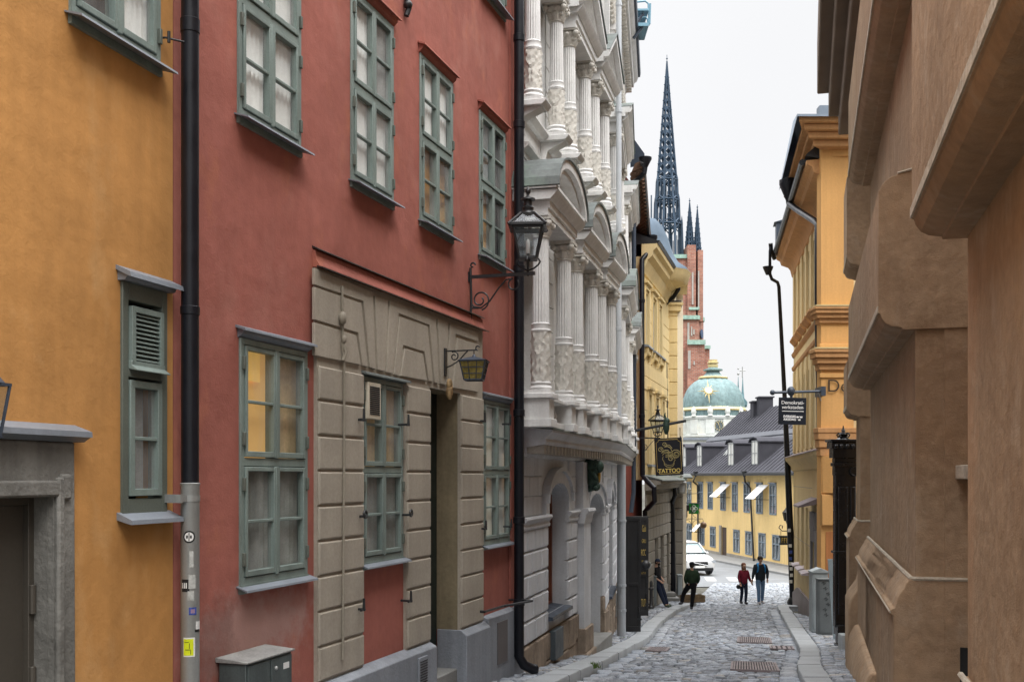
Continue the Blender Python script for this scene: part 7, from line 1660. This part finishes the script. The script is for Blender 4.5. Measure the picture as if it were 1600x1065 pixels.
def person(label, X, Y, Z, H, rz, J, C, sk=skinm, group=None):
    """J: joints in metres for a 1.78 m figure facing -y; C: clothing materials"""
    s_ = H/1.78; M = locM(X,Y,Z,rz) @ Matrix.Scale(s_,4); th = thing('person',label,'person',locM(X,Y,Z,rz),group); B=1.22
    j = dict(J); P = {}
    for k,v in j.items(): P[k] = Vector(v)
    fw = J.get('face',(0,-1,0)); fw = Vector(fw).normalized()
    nodes = {'pelvis':(P['pelvis'],(.125,.09)),'waist':(P['waist'],(.12,.085)),'chest':(P['chest'],(.15,.10)),'neck0':(P['neck'],(.06,.055)),'neck1':(P['neck']+V(0,0,.05),(.05,.05)),'head0':(P['head']-V(0,0,.05),(.07,.078)),'head1':(P['head']+V(0,0,.02),(.088,.10)),'head2':(P['head']+V(0,0,.09),(.07,.08))}
    edges = [('pelvis','waist'),('waist','chest'),('chest','neck0'),('neck0','neck1'),('neck1','head0'),('head0','head1'),('head1','head2')]
    for S in 'lr':
        for a,r in (('sh',.055),('el',.038),('wr',.026)): nodes[a+S] = (P[a+S],r)
        hd = (P['wr'+S]-P['el'+S]).normalized(); hp = P['wr'+S]+hd*.06; nodes['pa'+S] = (hp,(.036,.018)); edges += [('chest','sh'+S),('sh'+S,'el'+S),('el'+S,'wr'+S),('wr'+S,'pa'+S)]
        for a,r in (('hip',.085),('kn',.055),('an',.038)): nodes[a+S] = (P[a+S],r)
        edges += [('pelvis','hip'+S),('hip'+S,'kn'+S),('kn'+S,'an'+S)]
        nodes['to'+S] = (P['an'+S].lerp(P['to'+S],.6),(.025,.02)); edges += [('an'+S,'to'+S)]
        side = hd.cross(fw); side = side.normalized() if side.length>.1 else V(1,0,0)
        for i,(o_,L_) in enumerate(((-.028,.062),(-.010,.072),(.009,.068),(.026,.052))):
            a = hp+side*o_+hd*.03; b = a+hd*L_*.6-fw*-.012; c = b+hd*L_*.4+fw*.02
            nodes[f'f{i}a{S}'] = (a,.009); nodes[f'f{i}b{S}'] = (b,.008); nodes[f'f{i}c{S}'] = (c,.007)
            edges += [('pa'+S,f'f{i}a{S}'),(f'f{i}a{S}',f'f{i}b{S}'),(f'f{i}b{S}',f'f{i}c{S}')]
        a = P['wr'+S]+hd*.035+side*-.036; b = a+hd*.04-side*.012; nodes['t0'+S]=(a,.010); nodes['t1'+S]=(b,.008); edges += [('wr'+S,'t0'+S),('t0'+S,'t1'+S)]
    body = skin('body',nodes,edges,sk,th,M)
    # face: nose, ears, eyes, mouth
    hd_ = P['head']; rt = fw.cross(V(0,0,1)).normalized()
    m = MB(M); m.ball(hd_+fw*.092+V(0,0,.0),.016,8,6,(1,1,1.6)); 
    for s2 in (-1,1): m.ball(hd_+rt*s2*.078+V(0,0,.005),.024,8,6,(.5,.8,1.3))
    mk(m,'nose_and_ears',sk,body)
    m = MB(M)
    for s2 in (-1,1): m.ball(hd_+fw*.082+rt*s2*.032+V(0,0,.025),.011,6,5)
    m.ball(hd_+fw*.084-V(0,0,.05),.016,6,5,(1.4,1,.4)); mk(m,'eyes_and_mouth',mat('eye_dark',(.03,.02,.02),.4) if 'eye_dark' not in bpy.data.materials else bpy.data.materials['eye_dark'],body)
    # clothes
    tn = {'hem':(P['pelvis']+V(0,0,-.07+C.get('hem',0)),(C.get('hw',.165)*B,.13*B)),'waist':(P['waist'],(C.get('ww',.155)*B,.12*B)),'chest':(P['chest'],(.18*B,.125*B)),'top':(P['neck']-V(0,0,.03),(.10,.08))}
    te = [('hem','waist'),('waist','chest'),('chest','top')]
    for S in 'lr':
        tn['sh'+S]=(P['sh'+S],.085); tn['el'+S]=(P['el'+S] if C.get('long',True) else P['sh'+S].lerp(P['el'+S],  .75),.066); te += [('chest','sh'+S),('sh'+S,'el'+S)]
        if C.get('long',True): tn['wr'+S]=(P['wr'+S].lerp(P['el'+S],.02),.050); te += [('el'+S,'wr'+S)]
    skin(C.get('topname','jacket'),tn,te,C['top'],th,M)
    ln = {'top':(P['waist']+V(0,0,.03),(.14,.11)),'pelvis':(P['pelvis']+V(0,0,.02),(.175,.135))}; le = [('top','pelvis')]
    lr_ = C.get('leg',1.0)
    for S in 'lr':
        ln['hip'+S]=(P['hip'+S],.115*lr_); ln['kn'+S]=(P['kn'+S],.082*lr_); ln['an'+S]=(P['an'+S]-V(0,0,.02),.064*lr_); le += [('pelvis','hip'+S),('hip'+S,'kn'+S),('kn'+S,'an'+S)]
    skin('trousers',ln,le,C['legs'],th,M)
    for S in 'lr':
        a,b = P['an'+S],P['to'+S]; d = (b-a); d.z = 0; d = d.normalized() if d.length>.01 else fw
        skin('shoe',{'k':(a+V(0,0,.03),(.05,.05)),'h':(a-d*.03-V(0,0,.03),(.06,.06)),'m':(a.lerp(b,.5)-V(0,0,.0),(.06,.055)),'t':(b+d*.03+V(0,0,.01),(.058,.045))},[('k','h'),('h','m'),('m','t')],C['shoes'],th,M)
        m = MB(M)
    if C.get('cap'):
        m = MB(M); m.lathe([(.100,hd_.z+.03),(.102,hd_.z+.06),(.092,hd_.z+.10),(.055,hd_.z+.135),(.01,hd_.z+.145)],hd_.x-fw.x*.01,hd_.y-fw.y*.01,16); m.ball(hd_+fw*.12+V(0,0,.045),.07,12,6,(1,1,.16)); mk(m,'cap',C['cap'],th)
        m = MB(M); m.ball(hd_-fw*.02+V(0,0,.0),.092,12,8,(1,1,1.0)); mk(m,'hair',C['hair'],th)
    else:
        m = MB(M); c_ = hd_-fw*.026+V(0,0,.045); m.ball(c_,.108,14,10,(1,1,1.02)); mk(m,'hair',C['hair'],th)
    if C.get('beard'): m = MB(M); m.ball(hd_+fw*.055-V(0,0,.065),.055,10,8,(1,1,1)); mk(m,'beard',C['hair'],th)
    if C.get('longhair'):
        skin('long_hair',{'a':(hd_-fw*.04+V(0,0,.06),(.10,.08)),'b':(hd_-fw*.05-V(0,0,.06),(.10,.06)),'c':(hd_-fw*.03-V(0,0,.2),(.11,.05)),'d':(hd_+fw*.04+rt*.07-V(0,0,.16),(.03,.03)),'e':(hd_+fw*.06+rt*.08-V(0,0,.28),(.03,.02)),'f':(hd_+fw*.04-rt*.07-V(0,0,.16),(.03,.03)),'g':(hd_+fw*.06-rt*.08-V(0,0,.28),(.03,.02))},[('a','b'),('b','c'),('b','d'),('d','e'),('b','f'),('f','g')],C['hair'],th,M)
    if C.get('straps'):
        m = MB(M)
        for S,s2 in (('l',1),('r',-1)):
            a = P['neck']; m.tube([a+V(s2*.11,.06,-.0),a+V(s2*.12,-.04,.0),a+V(s2*.13,-.135,-.10),a+V(s2*.14,-.14,-.20),a+V(s2*.16,-.06,-.34)],.024,6)
        mk(m,'backpack_straps',C['straps'],th); 
        m = MB(M); a = P['chest']; m.ball(a+V(0,.19,-.02),.17,12,8,(.95,.55,1.35)); mk(m,'backpack',C['straps'],th)
    return th
def stand(hipw=.09): pass
J0 = dict(pelvis=(0,0,.95),waist=(0,0,1.10),chest=(0,0,1.33),neck=(0,0,1.50),head=(0,-.01,1.665),
  shl=(.19,0,1.43),ell=(.23,.03,1.15),wrl=(.22,-.05,.90),shr=(-.19,0,1.43),elr=(-.23,.03,1.15),wrr=(-.22,-.05,.90),
  hipl=(.09,0,.90),knl=(.09,-.02,.49),anl=(.09,.02,.10),tol=(.10,-.13,.035),hipr=(-.09,0,.90),knr=(-.09,-.02,.49),anr=(-.09,.02,.10),tor=(-.10,-.13,.035))
def pj(**k): d = dict(J0); d.update(k); return d
blackc = cloth('black_fabric',(.012,.013,.017)); navy = cloth('dark_navy_fabric',(.018,.024,.045)); dshoe = mat('dark_shoe',(.015,.015,.017),.5); hairb = mat('dark_hair',(.018,.013,.010),.6)
# couple holding hands, walking towards the viewer
Yp = 41.0; Xw = (1162-800)/1700*Yp; Xm = (1188.5-800)/1700*Yp; gp_ = g(Yp)+.004
person('woman with long auburn hair, burgundy jacket and dark jeans, holding a man by the hand',Xw,Yp,gp_,1.55,R(12),
  pj(shl=(.17,0,1.41),shr=(-.17,0,1.41),ell=(.24,.0,1.17),wrl=(.33,-.02,.98),elr=(-.22,.0,1.16),wrr=(-.21,-.10,.95),knl=(.07,-.10,.50),anl=(.06,-.06,.11),tol=(.07,-.20,.05),knr=(-.07,.02,.49),anr=(-.06,.16,.13),tor=(-.07,.03,.04)),
  dict(top=cloth('burgundy_jacket',(.17,.018,.035)),legs=navy,shoes=dshoe,hair=mat('auburn_hair',(.13,.05,.025),.6,var=.3,vs=20),longhair=True,leg=.85,hem=-.04,hw=.15,ww=.13))
person('man in dark jacket, blue backpack straps and blue jeans, holding a woman by the hand',Xm,Yp+.05,gp_,1.80,R(8),
  pj(shl=(.21,0,1.43),ell=(.29,.03,1.17),wrl=(.24,-.08,.95),shr=(-.21,0,1.43),elr=(-.27,-.01,1.15),wrr=(-.33,-.05,.93),knl=(.10,.02,.49),anl=(.10,.10,.12),tol=(.12,-.04,.04),knr=(-.10,-.10,.50),anr=(-.10,-.10,.10),tor=(-.11,-.25,.04),hipl=(.10,0,.9),hipr=(-.10,0,.9)),
  dict(top=cloth('dark_slate_jacket',(.022,.028,.036)),legs=cloth('faded_blue_denim',(.12,.20,.32)),shoes=mat('white_sole_shoe',(.35,.33,.33),.6),hair=hairb,straps=cloth('bright_blue_nylon',(.03,.22,.50)),hem=-.10,hw=.19,ww=.18,leg=.95),sk=skind)
hb = thing('handbag','small black handbag hanging from the right hand of the woman in burgundy','bag',locM(Xw-.21,Yp-.1,gp_+.62))
m = MB(locM(Xw-.22,Yp-.12,gp_+.60)); m.ball((0,0,.08),.09,10,8,(1,.55,.95)); mk(m,'pouch',dshoe,hb); m = MB(locM(Xw-.22,Yp-.12,gp_+.60)); m.tube([(-.05,0,.14),(-.02,0,.20),(.03,0,.20),(.05,0,.14)],.008,6); mk(m,'handle',dshoe,hb)
# man in green bomber seen from behind, one foot on the kerb
Yg = 38.3; Xg = (1081-800)/1700*Yg
person('man in a dark green bomber jacket seen from behind, left foot up on the kerb',Xg,Yg,g(Yg)+.004,1.66,R(176),
  pj(head=(.0,-.02,1.665),ell=(.25,.05,1.15),wrl=(.20,-.10,.97),elr=(-.26,.08,1.17),wrr=(-.20,-.06,.98),knr=(-.03,.02,.48),anr=(.02,.06,.10),tor=(.0,-.07,.035),hipl=(.10,-.02,.90),knl=(.28,-.26,.60),anl=(.36,-.22,.24),tol=(.44,-.34,.17),hipr=(-.08,0,.9)),
  dict(top=cloth('dark_green_bomber',(.022,.040,.022)),legs=cloth('black_trousers',(.012,.012,.014)),shoes=mat('black_white_shoe',(.08,.08,.09),.5),hair=hairb,cap=blackc,hem=.08,hw=.15,ww=.17,leg=1.05),sk=skind)
# bearded man leaning back against the cabinet, seen from the side
Yl = 37.9; Xl = (1031-800)/1700*Yl
person('bearded man in black cap and black t-shirt leaning back against the stone wall cabinet',Xl,Yl,g(Yl)+.13,1.68,R(52),
  pj(face=(-.15,-1,-.05),pelvis=(0,.08,.90),waist=(0,.14,1.06),chest=(0,.17,1.30),neck=(0,.15,1.48),head=(0,.09,1.64),shl=(.19,.17,1.42),shr=(-.19,.17,1.42),ell=(.24,.16,1.15),wrl=(.12,-.06,1.0),elr=(-.25,.14,1.14),wrr=(-.15,-.08,.98),
     hipl=(.09,.06,.86),hipr=(-.09,.06,.86),knl=(.09,-.14,.47),anl=(.09,-.26,.10),tol=(.10,-.42,.05),knr=(-.09,-.10,.47),anr=(-.09,-.30,.10),tor=(-.10,-.46,.05)),
  dict(top=cloth('black_tshirt',(.012,.012,.014)),topname='t_shirt',long=False,legs=navy,shoes=mat('green_grey_trainer',(.05,.07,.045),.6),hair=hairb,cap=mat('navy_cap',(.015,.025,.05),.7),beard=True,hem=-.02,hw=.15,ww=.15))
# ================================================================== white car
Yc2 = 56.5; Xc = (1093-800)/1700*Yc2
car = thing('parked_car','white estate car with a black grille at the end of the street','car',locM(Xc-.35,Yc2+2.3,g(Yc2+2),R(10)))
Mc = locM(Xc,Yc2,g(Yc2+1)+.01,R(12))         # local: front at y=0, facing -y
wht = mat('white_car_paint',(.50,.51,.52),.22,.0,.6,.02,1,.01,20,0); blkp = mat('black_car_trim',(.015,.015,.017),.35); cgl = mat('car_glass',(.28,.36,.38),.06,.0,.9,.15,2,.02,20,0); chrome = mat('chrome',(.6,.6,.6),.15,.9,.5)
def loft(m, st):
    n = len(st[0][1]); vs = []; fs = []
    for y,prof in st:
        for (x,z) in prof: vs.append((x,y,z))
    for i in range(len(st)-1):
        for k in range(n-1): fs.append((i*n+k,i*n+k+1,(i+1)*n+k+1,(i+1)*n+k))
    fs += [tuple(range(n)),tuple(range(len(st)*n-1,(len(st)-1)*n-1,-1))]
    m.add(vs,fs)
def prof(w_,z0_,zs,zt,c=.9):
    h = [(w_*.90,z0_),(w_,z0_+.12),(w_*1.0,zs*.7+z0_*.3),(w_*.97,zs),(w_*c,zt-.03),(w_*c*.8,zt)]
    return [(x,z) for x,z in h]+[(-x,z) for x,z in reversed(h)]
m = MB(Mc); loft(m,[(-.02,prof(.70,.30,.62,.72)),(.03,prof(.84,.24,.66,.80)),(.25,prof(.93,.20,.74,.90)),(.7,prof(.95,.20,.82,.98)),(1.25,prof(.95,.20,.88,1.06)),(2.0,prof(.95,.20,.92,1.08)),(3.2,prof(.95,.20,.94,1.10)),(4.3,prof(.93,.22,.95,1.10)),(4.55,prof(.85,.3,.9,1.05))]); mk(m,'body',wht,car,angle=50)
m = MB(Mc); loft(m,[(1.1,prof(.82,1.0,1.03,1.06)),(1.9,prof(.78,1.0,1.35,1.60,.86)),(2.4,prof(.77,1.0,1.4,1.655,.86)),(3.8,prof(.75,1.0,1.38,1.63,.86)),(4.4,prof(.72,1.0,1.15,1.2,.9))]); mk(m,'windows',cgl,car,angle=50)
m = MB(Mc); loft(m,[(1.80,[(.66,1.585),(.5,1.61),(-.5,1.61),(-.66,1.585)]),(2.4,[(.68,1.65),(.5,1.685),(-.5,1.685),(-.68,1.65)]),(3.9,[(.66,1.62),(.5,1.65),(-.5,1.65),(-.66,1.62)])]); 
for s2 in (-1,1): m.tube([(s2*.84,1.15,1.05),(s2*.70,1.85,1.58)],.035,6); m.tube([(s2*.83,2.75,1.1),(s2*.70,2.75,1.62)],.035,6)
mk(m,'roof',wht,car)
m = MB(Mc); m.prism([(-.40,.50),(.40,.50),(.46,.60),(.42,.72),(-.42,.72),(-.46,.60)],-.05,.06); gr_ = mk(m,'grille',blkp,car); m = MB(Mc); m.tube([(-.42,-.06,.70),(.42,-.06,.52)],.014,5); m.lathe([(.06,0),(.06,.02)],0,0,12,T=Matrix.Translation((0,-.055,.61))@Matrix.Rotation(R(90),4,'X')); m.tube([(-.46,-.05,.60),(-.42,-.05,.72),(.42,-.05,.72),(.46,-.05,.60),(.40,-.05,.50),(-.40,-.05,.50),(-.46,-.05,.60)],.012,5); mk(m,'chrome_trim',chrome,gr_)
for s2 in (-1,1):
    m = MB(Mc); m.prism([(s2*.50,.62),(s2*.88,.66),(s2*.90,.80),(s2*.60,.75)],-.0,.22); mk(m,'headlight',mat('headlight_glass',(.35,.38,.42),.1,.3,.8) if s2<0 else bpy.data.materials['headlight_glass'],car)
    m = MB(Mc); m.ball((s2*1.0,1.45,1.06),.10,10,8,(1,.7,.8)); mk(m,'side_mirror',wht,car)
    for yy in (.85,3.65):
        T = Matrix.Translation((s2*.86,yy,.33))@Matrix.Rotation(R(90),4,'Y'); m = MB(Mc); m.lathe([(.20,-.11),(.33,-.11),(.34,-.08),(.34,.08),(.33,.11),(.20,.11)],0,0,20,T=T); wl = mk(m,'wheel',blkp,car); m = MB(Mc); m.lathe([(.2,-.10),(.2,.10)],0,0,16,T=T)
        for k in range(5): m.box(-.02,.02,0,.2,-.115,.115,T@Matrix.Rotation(R(72*k),4,'Z'))
        mk(m,'rim',chrome,wl)
m = MB(Mc); m.box(-.75,.75,-.04,.1,.24,.40); mk(m,'lower_intake',blkp,car); m = MB(Mc); m.box(-.26,.26,-.075,-.05,.40,.51); mk(m,'number_plate',stW,car)
# ================================================================== small weeds in the joints
wm_ = bpy.data.materials['weed_green']
for (px,py,n_,lb) in ((928,1048,40,'green weed growing from the kerb joint at the bottom of the street'),(975,1004,30,'flat green weed patch at the foot of the grey drainpipe'),(1023,946,20,'tiny weed tuft by the foot of the cabinet in the pavement')):
    X_,Y_ = gy(px,py); m = MB(locM(X_,Y_,g(Y_)+.06))
    for i in range(n_):
        a_=rnd.uniform(0,6.28); r_=rnd.uniform(0,.10); L_=rnd.uniform(.03,.09); x_,y_=r_*math.cos(a_),r_*math.sin(a_); m.add([(x_-.010,y_,.0),(x_+.010,y_,.0),(x_+rnd.uniform(-.05,.05),y_+rnd.uniform(-.05,.05),L_+.03)],[(0,1,2)])
    w_ = thing('weed_tuft',lb,'weed',locM(X_,Y_,g(Y_)+.06)); mk(m,'leaves',wm_,w_,recalc=False)
